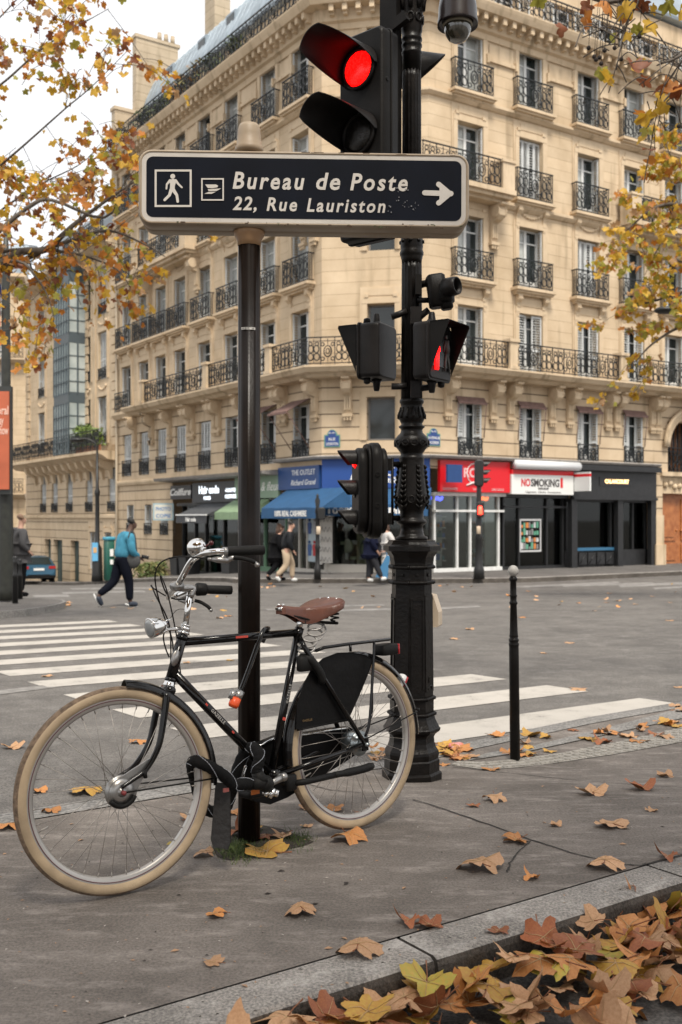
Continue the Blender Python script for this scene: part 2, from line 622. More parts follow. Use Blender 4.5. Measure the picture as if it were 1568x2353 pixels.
# far crossings and worn lane lines
mb = MB()
def far_line(x0, y0, x1, y1, h):
    a0, a1 = GP(x0, y0), GP(x1, y1)
    b0, b1 = GP(x0 + 6, y0 + h), GP(x1 + 6, y1 + h)
    A = [a0.lerp(a1, i / 8) for i in range(9)]; B = [b0.lerp(b1, i / 8) for i in range(9)]
    mb.strip([Vector((p.x, p.y, g_road(p.x, p.y) + .005)) for p in A], [Vector((p.x, p.y, g_road(p.x, p.y) + .005)) for p in B])
for args in ((75, 1368, 155, 1366, 5.5), (140, 1361, 330, 1357, 4), (30, 1388 - 4, 60, 1383, 5), (160, 1352, 420, 1351, 3), (420, 1361, 520, 1359, 3),
             (1185, 1347, 1420, 1336, 4), (1290, 1345, 1500, 1338, 4), (1420, 1344, 1600, 1336, 6), (1500, 1351, 1640, 1342, 4),
             (1000, 1397, 1100, 1392, 4), (680, 1404, 900, 1398, 4), (690, 1393, 880, 1389, 3), (610, 1400, 690, 1397, 3)):
    far_line(*args)
tag(mb.build('worn_road_marking', mat('worn_paint', (.2, .19, .18), .75, var=.35, vscale=5, detail=8)), kind='structure')
mb = MB()
a0, a1 = GP(-40, 1592), GP(125, 1572); b0, b1 = GP(-40, 1602), GP(130, 1580)
mb.strip([a0 + Vector((0, 0, .004)), a1 + Vector((0, 0, .004))], [b0 + Vector((0, 0, .004)), b1 + Vector((0, 0, .004))])
tag(mb.build('faded_stop_line', mat('faded_paint', (.19, .18, .168), .75, var=.3, vscale=10, detail=8)), kind='structure')
# ================================================================== buildings
def stone_mat(name, c1, c2, course=0.0, joint=.62, jw=.035, soot=.35):
    m = bpy.data.materials.new(name); m.use_nodes = True
    t, b = nodes_of(m)
    tc = t.nodes.new('ShaderNodeTexCoord')
    n = t.nodes.new('ShaderNodeTexNoise'); n.inputs['Scale'].default_value = .9; n.inputs['Detail'].default_value = 8; n.inputs['Roughness'].default_value = .62
    t.links.new(tc.outputs['Object'], n.inputs['Vector'])
    r = t.nodes.new('ShaderNodeValToRGB'); r.color_ramp.elements[0].position = .3; r.color_ramp.elements[1].position = .7
    r.color_ramp.elements[0].color = (*c1, 1); r.color_ramp.elements[1].color = (*c2, 1)
    t.links.new(n.outputs['Fac'], r.inputs['Fac'])
    out = r.outputs[0]
    # weather streaks: stretched noise
    mp = t.nodes.new('ShaderNodeMapping'); mp.inputs['Scale'].default_value = (2.4, 2.4, .28)
    t.links.new(tc.outputs['Object'], mp.inputs['Vector'])
    n2 = t.nodes.new('ShaderNodeTexNoise'); n2.inputs['Scale'].default_value = 1.3; n2.inputs['Detail'].default_value = 7
    t.links.new(mp.outputs[0], n2.inputs['Vector'])
    r2 = t.nodes.new('ShaderNodeValToRGB'); r2.color_ramp.elements[0].position = .55; r2.color_ramp.elements[1].position = .78
    r2.color_ramp.elements[0].color = (1, 1, 1, 1); r2.color_ramp.elements[1].color = (1 - soot, 1 - soot * 1.05, 1 - soot * 1.15, 1)
    t.links.new(n2.outputs['Fac'], r2.inputs['Fac'])
    mx = t.nodes.new('ShaderNodeMixRGB'); mx.blend_type = 'MULTIPLY'; mx.inputs[0].default_value = 1
    t.links.new(out, mx.inputs[1]); t.links.new(r2.outputs[0], mx.inputs[2]); out = mx.outputs[0]
    if course:
        sp = t.nodes.new('ShaderNodeSeparateXYZ'); t.links.new(tc.outputs['Object'], sp.inputs[0])
        d = t.nodes.new('ShaderNodeMath'); d.operation = 'DIVIDE'; d.inputs[1].default_value = course
        t.links.new(sp.outputs['Z'], d.inputs[0])
        fr = t.nodes.new('ShaderNodeMath'); fr.operation = 'FRACT'; t.links.new(d.outputs[0], fr.inputs[0])
        pg = t.nodes.new('ShaderNodeMath'); pg.operation = 'PINGPONG'; pg.inputs[1].default_value = .5
        t.links.new(fr.outputs[0], pg.inputs[0])
        r3 = t.nodes.new('ShaderNodeValToRGB')
        r3.color_ramp.elements[0].position = jw; r3.color_ramp.elements[1].position = jw * 1.5
        r3.color_ramp.elements[0].color = (joint, joint * .97, joint * .92, 1); r3.color_ramp.elements[1].color = (1, 1, 1, 1)
        t.links.new(pg.outputs[0], r3.inputs['Fac'])
        # each course a shade of its own
        fl = t.nodes.new('ShaderNodeMath'); fl.operation = 'FLOOR'; t.links.new(d.outputs[0], fl.inputs[0])
        wn = t.nodes.new('ShaderNodeTexWhiteNoise'); wn.noise_dimensions = '1D'; t.links.new(fl.outputs[0], wn.inputs['W'])
        mr = t.nodes.new('ShaderNodeMapRange'); mr.inputs['To Min'].default_value = .94; mr.inputs['To Max'].default_value = 1.05
        t.links.new(wn.outputs['Value'], mr.inputs['Value'])
        for k_ in (r3.outputs[0], mr.outputs[0]):
            m2 = t.nodes.new('ShaderNodeMixRGB'); m2.blend_type = 'MULTIPLY'; m2.inputs[0].default_value = 1
            t.links.new(out, m2.inputs[1]); t.links.new(k_, m2.inputs[2]); out = m2.outputs[0]
        bp_ = t.nodes.new('ShaderNodeBump'); bp_.inputs['Strength'].default_value = .8; bp_.inputs['Distance'].default_value = .03
        t.links.new(r3.outputs[0], bp_.inputs['Height']); t.links.new(bp_.outputs[0], b.inputs['Normal'])
    t.links.new(out, b.inputs['Base Color'])
    b.inputs['Roughness'].default_value = .85
    MATS[name] = m
    return m

M_STONE = stone_mat('limestone', (.48, .36, .23), (.62, .485, .33), .385, .78, .02)
M_TRIM = stone_mat('limestone_trim', (.46, .345, .22), (.63, .495, .34), 0, soot=.55)
M_RUST = stone_mat('limestone_rusticated', (.46, .345, .225), (.59, .465, .32), .44, .36, .04)
M_STONE2 = stone_mat('darker_limestone', (.40, .32, .22), (.52, .42, .30), .4, .7, .03, soot=.4)
M_IRON = mat('balcony_iron', (.012, .0145, .017), .5, .3, var=.4, vscale=20)
M_FRAME = mat('white_joinery', (.62, .62, .60), .5, var=.08)
M_SHUT = mat('pale_grey_shutter', (.55, .56, .55), .6, var=.1, vscale=4)
M_GLASS = mat('window_glass', (.018, .024, .024), .06, spec=.65)
M_CURT = mat('curtained_glass', (.36, .37, .35), .12, var=.25, vscale=3, spec=.6)
M_ZINC = mat('zinc_sheet', (.30, .35, .39), .42, .35, var=.16, vscale=1.2)
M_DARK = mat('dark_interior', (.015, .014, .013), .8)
M_BLACKWOOD = mat('black_joinery', (.014, .014, .015), .45, var=.3)

class Fac:
    """facade frame: x runs left to right seen from the street, y into the wall, z above eye level"""
    def __init__(self, X, Y, ang):
        self.a = radians(ang)
        self.d = Vector((cos(self.a), sin(self.a), 0)); self.i = Vector((-sin(self.a), cos(self.a), 0))
        self.o = Vector((X, Y, CZ))
        self.M = Matrix(((self.d.x, self.i.x, 0, X), (self.d.y, self.i.y, 0, Y), (0, 0, 1, CZ), (0, 0, 0, 1)))
        self.R = self.M.to_3x3()
    def p(self, x, y, z):
        return self.o + self.d * x + self.i * y + Vector((0, 0, z))
    def at(self, px, y=0.0):
        """x of the facade point seen in column px at inset y"""
        r = (px - CX) / FPX
        o = self.o + self.i * y
        return (r * o.y - o.x) / (self.d.x - r * self.d.y)
    def zat(self, px, py, y=0.0):
        D = self.p(self.at(px, y), y, 0).y
        return (HY - py) / FPX * D
    def bb(self, mb, x0, x1, y0, y1, z0, z1):
        c = self.p((x0 + x1) / 2, (y0 + y1) / 2, (z0 + z1) / 2)
        return mb.box(c, (abs(x1 - x0), abs(y1 - y0), abs(z1 - z0)), self.R)
    def quad(self, mb, x0, x1, z0, z1, y=0.0):
        return mb.add([self.p(x0, y, z0), self.p(x1, y, z0), self.p(x1, y, z1), self.p(x0, y, z1)], [(0, 1, 2, 3)], False)
    def wall(self, mb, x0, x1, z0, z1, ops, dep=.34, y=0.0):
        """wall face with openings (x0, x1, z0, z1) cut out and their reveals"""
        xsn = sorted({x0, x1} | {v for o in ops for v in o[:2] if x0 < v < x1})
        zsn = sorted({z0, z1} | {v for o in ops for v in o[2:4] if z0 < v < z1})
        for a, b_ in zip(xsn, xsn[1:]):
            for c, d in zip(zsn, zsn[1:]):
                mx, mz = (a + b_) / 2, (c + d) / 2
                if not any(o[0] < mx < o[1] and o[2] < mz < o[3] for o in ops):
                    self.quad(mb, a, b_, c, d, y)
        for o in ops:
            a, b_, c, d = o[:4]
            p = self.p
            mb.add([p(a, y, c), p(a, y, d), p(a, y + dep, d), p(a, y + dep, c)], [(0, 3, 2, 1)], False)
            mb.add([p(b_, y, c), p(b_, y, d), p(b_, y + dep, d), p(b_, y + dep, c)], [(0, 1, 2, 3)], False)
            mb.add([p(a, y, d), p(b_, y, d), p(b_, y + dep, d), p(a, y + dep, d)], [(0, 1, 2, 3)], False)
            mb.add([p(a, y, c), p(b_, y, c), p(b_, y + dep, c), p(a, y + dep, c)], [(0, 3, 2, 1)], False)
    def T(self, x, y, z):
        return self.M @ Matrix.Translation((x, y, z))
    def text(self, mb, s, size, x, z, y, **kw):
        M = self.T(x, y, z) @ Matrix(((1, 0, 0, 0), (0, 0, -1, 0), (0, 1, 0, 0), (0, 0, 0, 1)))
        return text_into(mb, s, size, M, **kw)

def sweep(mb, path, prof, closed_ends=True):
    """path: wall points left to right (2d); prof: (out, z) pairs; mitred at the bends"""
    path = [Vector((p[0], p[1], 0)) for p in path]
    ns = []
    for a, b_ in zip(path, path[1:]):
        d = (b_ - a).normalized(); ns.append(Vector((d.y, -d.x, 0)))
    rows = []
    for i, p in enumerate(path):
        if i == 0: m_ = ns[0]
        elif i == len(path) - 1: m_ = ns[-1]
        else:
            m_ = ns[i - 1] + ns[i]; m_ = m_ / m_.dot(ns[i])
        rows.append([p + m_ * o + Vector((0, 0, CZ + z)) for (o, z) in prof])
    for a, b_ in zip(rows, rows[1:]):
        mb.strip(b_, a)
    if closed_ends:
        n = len(prof)
        mb.add(rows[0], [tuple(range(n))]); mb.add(rows[-1], [tuple(range(n - 1, -1, -1))])

FA, FB = Vector((-.64, 34.0)), Vector((2.85, 33.29))
L = Fac(FA.x, FA.y, -56.0)                              # left facade, x from -17.9 to 0
Cf = Fac(FA.x, FA.y, math.degrees(atan2(FB.y - FA.y, FB.x - FA.x)))
CW = (FB - FA).length
Rf = Fac(FB.x, FB.y, 33.0)
LEND, REND = -17.9, 19.0
path3 = [L.p(LEND, 0, 0), L.p(0, 0, 0), Rf.p(0, 0, 0), Rf.p(REND, 0, 0)]

# far pavement round the building
mb = MB()
def offp(f, x, o): return f.p(x, -o, 0)
ring_ = []
sw_in, sw_out = [], []
for x in [-60, -45, -35, -28, -22, -18, -14, -10, -6, -3, -1]:
    sw_in.append(offp(L, x, -.4)); sw_out.append(offp(L, x, 3.0 if x > -12 else 2.1))
for k in range(9):
    a = L.p(0, 0, 0).lerp(Rf.p(0, 0, 0), k / 8)
    th = radians(-146 + (89) * k / 8)
    sw_in.append(a + Vector((0, .5, 0))); sw_out.append(a + Vector((cos(th) * 3.3, sin(th) * 3.3, 0)))
for x in [1, 3, 5, 8, 11, 14, 18, 25, 40]:
    sw_in.append(offp(Rf, x, -.4)); sw_out.append(offp(Rf, x, 3.7))
def zz(p, h): return Vector((p.x, p.y, g_road(p.x, p.y) + h))
mb.sm = True
N8 = 6
rows = []
for a, b_ in zip(sw_in, sw_out):
    rows.append([zz(b_.lerp(a, j / N8), .13) for j in range(N8 + 1)])
for a, b_ in zip(rows, rows[1:]):
    mb.strip(a, b_, True)
tag(mb.build('far_pavement', M_FARSIDE), kind='structure')
mb = MB()
for a, b_, a1, b1 in zip(sw_out, sw_out[1:], sw_in, sw_in[1:]):
    ia, ib = a + (a1 - a).normalized() * .25, b_ + (b1 - b_).normalized() * .25
    oa, ob = a - (a1 - a).normalized() * .03, b_ - (b1 - b_).normalized() * .03
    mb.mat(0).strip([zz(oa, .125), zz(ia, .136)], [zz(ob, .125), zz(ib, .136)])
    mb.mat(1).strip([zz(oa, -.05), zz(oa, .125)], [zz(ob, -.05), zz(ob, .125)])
tag(mb.build('far_kerb', [M_KERB, M_KERBD]), kind='structure')

# ------------------------------------------------------------------ iron railings
def rail_panel(mb, W, H, F=None, x0=0.0, y=0.0, z0=0.0, motif=True, side=0.0):
    """wrought iron panel W wide centred on x0; F maps to the world"""
    tr = (lambda x, yy, z: F.p(x, yy, z)) if F else (lambda x, yy, z: Vector((x, yy, z)))
    R_ = F.R if F else None
    ax = tuple(F.i) if F else (0, 1, 0)
    def bar(xa, xb, za, zb, th=.03):
        mb.box(tr((xa + xb) / 2, y, (za + zb) / 2), (max(th, abs(xb - xa)), th, max(th, abs(zb - za))), R_)
    l, r = x0 - W / 2, x0 + W / 2
    mb.box(tr(x0, y, z0 + H - .02), (W + .06, .05, .035), R_)
    bar(l, r, z0 + .06, z0 + .06); bar(l, r, z0 + H - .14, z0 + H - .14, .016)
    n = max(2, int(round(W / .55)))
    cell = W / n
    for i in range(n + 1):
        bar(l + i * cell, l + i * cell, z0, z0 + H - .03, .026)
    for i in range(n):
        cx = l + (i + .5) * cell
        h0, h1 = z0 + .1, z0 + H - .17
        hc = (h0 + h1) / 2
        if motif and (i % 2 == (n // 2) % 2 or n == 1):
            mb.ring(tr(cx, y, hc + .02), cell * .27, .024, ax, 12, 4, ell=1.45)
            mb.ring(tr(cx, y, hc + .02), cell * .13, .02, ax, 8, 4, ell=1.5)
            for s in (-1, 1):
                mb.ring(tr(cx + s * cell * .36, y, h0 + .1), cell * .13, .02, ax, 8, 4)
                mb.ring(tr(cx + s * cell * .36, y, h1 - .08), cell * .12, .02, ax, 8, 4)
            bar(cx, cx, h0, hc - .2, .018); bar(cx, cx, hc + .24, h1 + .1, .018)
        else:
            for s in (-1, 1):
                mb.ring(tr(cx + s * cell * .22, y, h0 + .17), cell * .2, .021, ax, 10, 4, ell=1.25)
                mb.ring(tr(cx + s * cell * .2, y, hc + .1), cell * .18, .02, ax, 10, 4, ell=1.5)
                mb.ring(tr(cx + s * cell * .23, y, h1 - .06), cell * .13, .019, ax, 8, 4)
            bar(cx, cx, h0 - .04, h1 + .1, .018)
    if side:
        for xx in (l, r):
            mb.box(tr(xx, y + side / 2, z0 + H - .02), (.035, side, .03), R_)
            mb.box(tr(xx, y + side / 2, z0 + .06), (.022, side, .022), R_)
            for k in (.33, .66):
                mb.box(tr(xx, y + side * k, z0 + H / 2), (.018, .018, H - .06), R_)

# ------------------------------------------------------------------ window kinds, modelled at the origin and copied
def louvre(mb, x0, x1, y0, y1, z0, z1, step=.09):
    """shutter leaf lying between two plan points"""
    d = Vector((x1 - x0, y1 - y0, 0)); w = d.length; d.normalize()
    a = atan2(d.y, d.x); R_ = Matrix.Rotation(a, 3, 'Z')
    c = Vector(((x0 + x1) / 2, (y0 + y1) / 2, (z0 + z1) / 2))
    h = z1 - z0
    for s in (-1, 1):
        mb.box(c + d * s * (w / 2 - .025), (.05, .034, h), R_)
    for zc in (z0 + .04, z0 + h * .42, z1 - .04):
        mb.box(Vector((c.x, c.y, zc)), (w - .1, .03, .075), R_)
    Rt = R_ @ Matrix.Rotation(radians(38), 3, 'X')
    k = int(h / step)
    for i in range(k):
        z = z0 + (i + .5) * h / k
        mb.box(Vector((c.x, c.y, z)), (w - .1, .042, .012), Rt)

def make_window(w, h, rail=0.0, surround=True, sill=True, shut='fold', curtain=0, frieze='panel', modern=False, rail_w=None, brackets=True):
    root_mb = MB()
    y = .27
    fr = .06
    root_mb.bb(-w / 2, -w / 2 + fr, y, y + .06, 0, h); root_mb.bb(w / 2 - fr, w / 2, y, y + .06, 0, h)
    root_mb.bb(-w / 2 + fr, w / 2 - fr, y, y + .06, h - fr, h); root_mb.bb(-w / 2 + fr, w / 2 - fr, y, y + .06, 0, fr)
    if not modern:
        root_mb.bb(-.055, .055, y - .012, y + .055, fr, h - fr)
        tr_ = h * .78
        for s in (-1, 1):
            a, b_ = sorted((s * .055, s * (w / 2 - fr)))
            root_mb.bb(a, b_, y + .004, y + .05, tr_, tr_ + .045)
            root_mb.bb(a, b_, y + .006, y + .05, fr, fr + .32)
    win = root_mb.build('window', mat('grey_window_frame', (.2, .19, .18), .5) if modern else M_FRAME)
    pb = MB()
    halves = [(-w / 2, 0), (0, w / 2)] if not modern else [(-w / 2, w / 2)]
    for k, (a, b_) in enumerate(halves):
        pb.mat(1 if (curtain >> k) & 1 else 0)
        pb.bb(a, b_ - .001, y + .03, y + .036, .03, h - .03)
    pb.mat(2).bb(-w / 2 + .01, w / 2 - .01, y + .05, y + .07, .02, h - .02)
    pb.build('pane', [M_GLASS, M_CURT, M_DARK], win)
    if surround or sill:
        sb_ = MB()
        if surround:
            for s in (-1, 1):
                a, b_ = sorted((s * w / 2, s * (w / 2 + .17)))
                sb_.bb(a, b_, -.05, .0, 0.0, h)
                a, b_ = sorted((s * (w / 2 + .17), s * (w / 2 + .24)))
                sb_.bb(a, b_, -.025, .0, 0.0, h + .2)
            sb_.bb(-w / 2 - .17, w / 2 + .17, -.06, 0, h, h + .2)
            if frieze == 'panel':
                sb_.bb(-w / 2 - .24, w / 2 + .24, -.02, 0, h + .2, h + .55)
                sb_.bb(-w / 2 + .06, w / 2 - .06, -.04, 0, h + .26, h + .5)
                for s in (-1, 1):
                    sb_.bb(s * (w / 2 + .02) - .07, s * (w / 2 + .02) + .07, -.085, 0, h + .2, h + .3)
            elif frieze == 'garland':
                sb_.bb(-w / 2 - .2, w / 2 + .2, -.02, 0, h + .2, h + .62)
                for k in range(9):
                    xx = -w * .4 + w * .8 * k / 8
                    sb_.ball((xx, -.03, h + .47 - .13 * (1 - ((k - 4) / 4) ** 2)), .065, 7, 5)
                for s in (-1, 1):
                    sb_.ball((s * w * .42, -.03, h + .5), .08, 7, 5)
            elif frieze == 'cornice':
                sb_.bb(-w / 2 - .24, w / 2 + .24, -.025, 0, h + .2, h + .5)
                sb_.bb(-w / 2 - .3, w / 2 + .3, -.12, 0, h + .5, h + .58)
        if sill:
            W2 = (rail_w or w + .5) / 2 + .1
            sb_.bb(-W2, W2, -.36, 0, -.1, -.004); sb_.bb(-W2 + .06, W2 - .06, -.28, 0, -.17, -.1); sb_.bb(-W2 + .1, W2 - .1, -.18, 0, -.24, -.17)
            if brackets:
                for s in (-1, 1):
                    xx = s * (W2 - .3)
                    prof = [(0, -.24), (0, -.85), (-.05, -.86), (-.07, -.78), (-.06, -.62), (-.1, -.5), (-.19, -.42), (-.22, -.32), (-.2, -.24)]
                    Mx = Matrix(((0, 0, 1, xx - .085), (1, 0, 0, 0), (0, 1, 0, 0), (0, 0, 0, 1)))
                    sb_.prism(prof, .17, Mx)
                    sb_.lathe([(.03, -.1), (.075, -.1), (.075, .1), (.03, .1)], 9, (xx, -.15, -.36), Matrix.Rotation(pi / 2, 3, 'Y'), smooth=False)
                    sb_.box((xx, -.035, -.93), (.09, .06, .09), None, 1.3)
        sb_.build('surround', M_TRIM, win)
    if rail:
        rb = MB()
        W = rail_w or (w + .44)
        if sill:
            rail_panel(rb, W, rail, None, 0, -.24, .01, True, .24)
        else:
            rail_panel(rb, w - .02, rail, None, 0, -.03, .01, True, 0)
        rb.build('railing', M_IRON, win)
    def leaf(*a):
        s_ = MB(); louvre(s_, *a); s_.build('shutter', M_SHUT, win)
    hw = w / 2
    if shut == 'fold':
        leaf(-hw + .03, -hw + .045, .005, .25, .03, h - .03); leaf(hw - .03, hw - .045, .005, .25, .03, h - .03)
    elif shut == 'half':
        leaf(-hw + .02, -hw + .34, .02, .16, .03, h - .03); leaf(hw - .02, hw - .2, .0, .24, .03, h - .03)
    elif shut == 'closed':
        for k in range(4):
            a = -hw + .02 + k * (w - .04) / 4
            leaf(a, a + (w - .05) / 4, .12, .12 + (.02 if k % 2 else -.0), .03, h - .03)
    elif shut == 'flat':
        leaf(-hw - .02, -hw - .55, -.09, -.07, .03, h - .03); leaf(hw + .02, hw + .55, -.09, -.07, .03, h - .03)
    elif shut == 'ajar':
        leaf(-hw + .02, -hw + .42, .03, .11, .03, h - .03); leaf(hw - .02, hw - .46, .03, .06, .03, h - .03)
    return win

_wproto = {}
def place_window(parent, F, x, z, y=0.0, **kw):
    key = tuple(sorted(kw.items()))
    if key in _wproto:
        w_ = copy_tree(_wproto[key])
    else:
        w_ = make_window(**kw)
        _wproto[key] = w_
    w_.parent = parent
    w_.location = F.p(x, y, z) - parent.location
    w_.rotation_euler = (0, 0, F.a)
    return w_

# ------------------------------------------------------------------ the corner building
z0_ = g_road(FA.x, FA.y) + .13
corner = thing('apartment_building', (FA.x, FA.y, z0_), 'large cream stone corner apartment block with iron balconies and shops along its foot', 'building')
RC = [(1080, 0), (1219, 1), (1351, 2), (1456, 3), (1548, 4)]
RX = [Rf.at(p) for p, _ in RC]
RX += [RX[-1] + 2.4, RX[-1] + 4.8]
LXc = [L.at(p) for p in (692, 617, 533, 471, 415, 371, 332, 292)]
WW = 1.12
ops_R, ops_L, ops_C = [], [], []
rnd = random.Random(3)
Z1, Z2, Z3, Z4, Z5, Z6 = 1.95, 4.95, 7.94, 11.0, 14.15, 17.08
def op(lst, x, z, h, w=WW): lst.append((x - w / 2, x + w / 2, z, z + h))
# openings and their windows, both street fronts
def fill(F, lst, xs_, left):
    for i, x in enumerate(xs_):
        if left or i < 4:
            op(lst, x, Z1, 1.95, 1.05)
            sh = ('closed' if i > 2 else 'fold') if left else 'half'
            place_window(corner, F, x, Z1, w=1.05, h=1.95, rail=.72, surround=False, sill=False, shut=sh, curtain=(2 if left and i % 2 else 0 if left or i % 2 else 1))
        if not (not left and i >= 5):
            pass
        op(lst, x, Z2, 2.15)
        place_window(corner, F, x, Z2, w=WW, h=2.15, surround=True, sill=False, shut=('fold' if left else ('ajar' if i in (1, 2, 3) else 'fold')), frieze='panel', curtain=(2 if left else (1 if i in (0, 2, 4) else 0)))
        op(lst, x, Z3, 2.16)
        place_window(corner, F, x, Z3, w=WW, h=2.16, rail=.98, shut=('closed' if (not left and i == 2) else 'fold'), frieze='garland' if i in (1, 2) or (left and i in (4, 5)) else 'panel', curtain=(1 if i % 2 == 0 else 3 if i == 5 else 1), rail_w=1.65)
        op(lst, x, Z4, 2.2)
        balc4 = (not left and i in (0, 4)) or (left and i in (4, 5))
        place_window(corner, F, x, Z4, w=WW, h=2.2, rail=(0 if balc4 else 1.05), sill=not balc4, shut=('closed' if (not left and i == 1) else 'fold'), frieze='panel', curtain=(3 if left and i in (2, 5) else 1), rail_w=1.65)
        op(lst, x, Z5, 2.15)
        place_window(corner, F, x, Z5, w=WW, h=2.15, rail=1.02, shut='fold', frieze='cornice', curtain=(1 if i % 3 else 2), rail_w=1.65, brackets=False)
fill(Rf, ops_R, RX, False)
fill(L, ops_L, LXc, True)
# chamfer: one column of plain single-pane windows
cxm = Cf.at(876)
for (zb, h, w_) in ((2.56, 1.42, .95), (5.2, 1.85, .92), (8.8, 1.5, .92), (11.7, 1.6, .92), (14.6, 1.65, .95)):
    op(ops_C, cxm, zb, h, w_)
    place_window(corner, Cf, cxm, zb, w=w_, h=h, surround=True, sill=False, shut='none', modern=True, frieze='panel' if zb > 4 and zb != 8.8 else 'none', curtain=(1 if zb > 14 else 0))
# ground-floor stone stretch of the left front
gx = [L.at(p) for p in (341, 378, 300)]
for x in gx:
    op(ops_L, x, -.75, 1.35, .8)
    place_window(corner, L, x, -.75, w=.8, h=1.35, rail=.5, surround=False, sill=False, shut='fold', curtain=2)
# walls
ZG = 1.62
wall_mb = MB()
wall_mb.mat(0)
L.wall(wall_mb, LEND, 0, Z2 - .3, Z6 - .3, [o for o in ops_L if o[2] > 4])
Cf.wall(wall_mb, 0, CW, Z2 - .3, Z6 - .3, [o for o in ops_C if o[2] > 4])
Rf.wall(wall_mb, 0, REND, Z2 - .3, Z6 - .3, [o for o in ops_R if o[2] > 4])
wall_mb.mat(1)
L.wall(wall_mb, LEND, 0, ZG, Z2 - .3, [o for o in ops_L if 1 < o[2] < 4])
Cf.wall(wall_mb, 0, CW, ZG, Z2 - .3, [o for o in ops_C if 1 < o[2] < 4])
dx0, dx1 = Rf.at(1505), Rf.at(1505) + 3.3
Rf.wall(wall_mb, 0, REND, ZG, Z2 - .3, [o for o in ops_R if 1 < o[2] < 4] + [(dx0 + .75, dx1 - .2, ZG, 3.75)])
L.wall(wall_mb, LEND, L.at(397), -4.2, ZG, [o for o in ops_L if o[2] < 0])
Rf.wall(wall_mb, Rf.at(1500), REND, -2.2, ZG, [(dx0 + .45, dx1, -2.2, ZG)], dep=.6)
# the flanks and a back so the block stands as a solid from any side
for a, b_ in ((L.p(LEND, 0, 0), L.p(LEND, 9, 0)), (L.p(LEND, 9, 0), Rf.p(REND, 9, 0)), (Rf.p(REND, 9, 0), Rf.p(REND, 0, 0))):
    wall_mb.mat(0).add([Vector((q.x, q.y, CZ + z)) for q, z in ((a, -5), (b_, -5), (b_, Z6 - .3), (a, Z6 - .3))], [(0, 3, 2, 1)])
wall_mb.build('wall', [M_STONE, M_RUST], corner)
# string courses, balcony slab and top cornice
tr = MB()
sweep(tr, [L.p(LEND, 0, 0), L.p(L.at(397), 0, 0)], [(-.02, ZG - .12), (.1, ZG - .1), (.14, ZG), (.14, ZG + .07), (.06, ZG + .12), (-.02, ZG + .12)])
tr.build('string_course', M_TRIM, corner); tr = MB()
sweep(tr, path3, [(-.02, Z4 - .42), (.06, Z4 - .4), (.16, Z4 - .29), (.16, Z4 - .19), (-.02, Z4 - .16)])
tr.build('string_course', M_TRIM, corner); tr = MB()
sweep(tr, path3, [(-.02, Z5 - .36), (.06, Z5 - .34), (.16, Z5 - .25), (.16, Z5 - .16), (-.02, Z5 - .13)])
tr.build('string_course', M_TRIM, corner)
co = MB()
sweep(co, path3, [(-.02, Z6 - .95), (.06, Z6 - .93), (.1, Z6 - .75), (.22, Z6 - .7), (.28, Z6 - .34), (.62, Z6 - .3), (.7, Z6 - .14), (.74, Z6 - .04), (.74, Z6), (-1.8, Z6 + .02)])
def modillions(mb, F, x0, x1, step=.42):
    n = int((x1 - x0) / step)
    for i in range(n):
        x = x0 + (i + .5) * (x1 - x0) / n
        F.bb(mb, x - .08, x + .08, -.56, -.2, Z6 - .52, Z6 - .3)
        F.bb(mb, x - .07, x + .07, -.42, -.2, Z6 - .6, Z6 - .52)
modillions(co, L, LEND, -.1); modillions(co, Cf, .2, CW - .2); modillions(co, Rf, .1, REND)
for F, xs_ in ((L, [(a + b_) / 2 for a, b_ in zip(LXc, LXc[1:])]), (Rf, [(a + b_) / 2 for a, b_ in zip(RX, RX[1:])])):
    for x in xs_:
        w2 = .55
        F.bb(co, x - w2, x + w2, -.04, 0, Z6 - 1.5, Z6 - 1.02); F.bb(co, x - w2 - .06, x + w2 + .06, -.08, 0, Z6 - 1.62, Z6 - 1.5)
        for s in (-1, 1):
            F.bb(co, x + s * (w2 + .1) - .05, x + s * (w2 + .1) + .05, -.13, 0, Z6 - 1.7, Z6 - 1.4)
co.build('cornice', M_TRIM, corner)
# great balcony of the second floor
bl = L.at(322)
path_b = [L.p(bl, 0, 0), L.p(0, 0, 0), Rf.p(0, 0, 0), Rf.p(REND, 0, 0)]
sl = MB()
sweep(sl, path_b, [(-.02, Z2 - .34), (.5, Z2 - .33), (.62, Z2 - .24), (.82, Z2 - .2), (.9, Z2 - .1), (.94, Z2 - .06), (.94, Z2), (-.02, Z2 + .01)])
sl.build('balcony_slab', M_TRIM, corner); sl = MB()
sweep(sl, [L.p(LEND, 0, 0), L.p(bl, 0, 0)], [(-.02, Z2 - .34), (.2, Z2 - .3), (.34, Z2 - .12), (.34, Z2), (-.02, Z2 + .01)])
sl.build('balcony_slab', M_TRIM, corner)
# consoles under it, in pairs
con = MB()
prof = [(0, 0), (0, -1.15), (-.07, -1.17), (-.1, -1.05), (-.1, -.62), (-.16, -.55), (-.34, -.5), (-.48, -.38), (-.5, -.22), (-.42, -.1), (-.6, -.06), (-.6, 0)]
con.prism(prof, .26, Matrix(((0, 0, 1, -.13), (1, 0, 0, 0), (0, 1, 0, 0), (0, 0, 0, 1))))
con.lathe([(.06, -.17), (.19, -.17), (.19, -.13), (.15, -.13), (.15, .13), (.19, .13), (.19, .17), (.06, .17)], 12, (0, -.33, -.25), Matrix.Rotation(pi / 2, 3, 'Y'), smooth=False)
for k in (-1, 0, 1):
    con.bb(k * .08 - .028, k * .08 + .028, -.15, -.1, -1.05, -.6)
con.bb(-.17, .17, -.16, 0, -1.27, -1.17)
for s in (-1, 0, 1):
    con.box((s * .1, -.1, -1.33), (.06, .08, .12))
cproto = con.build('console', M_TRIM, None)
first = True
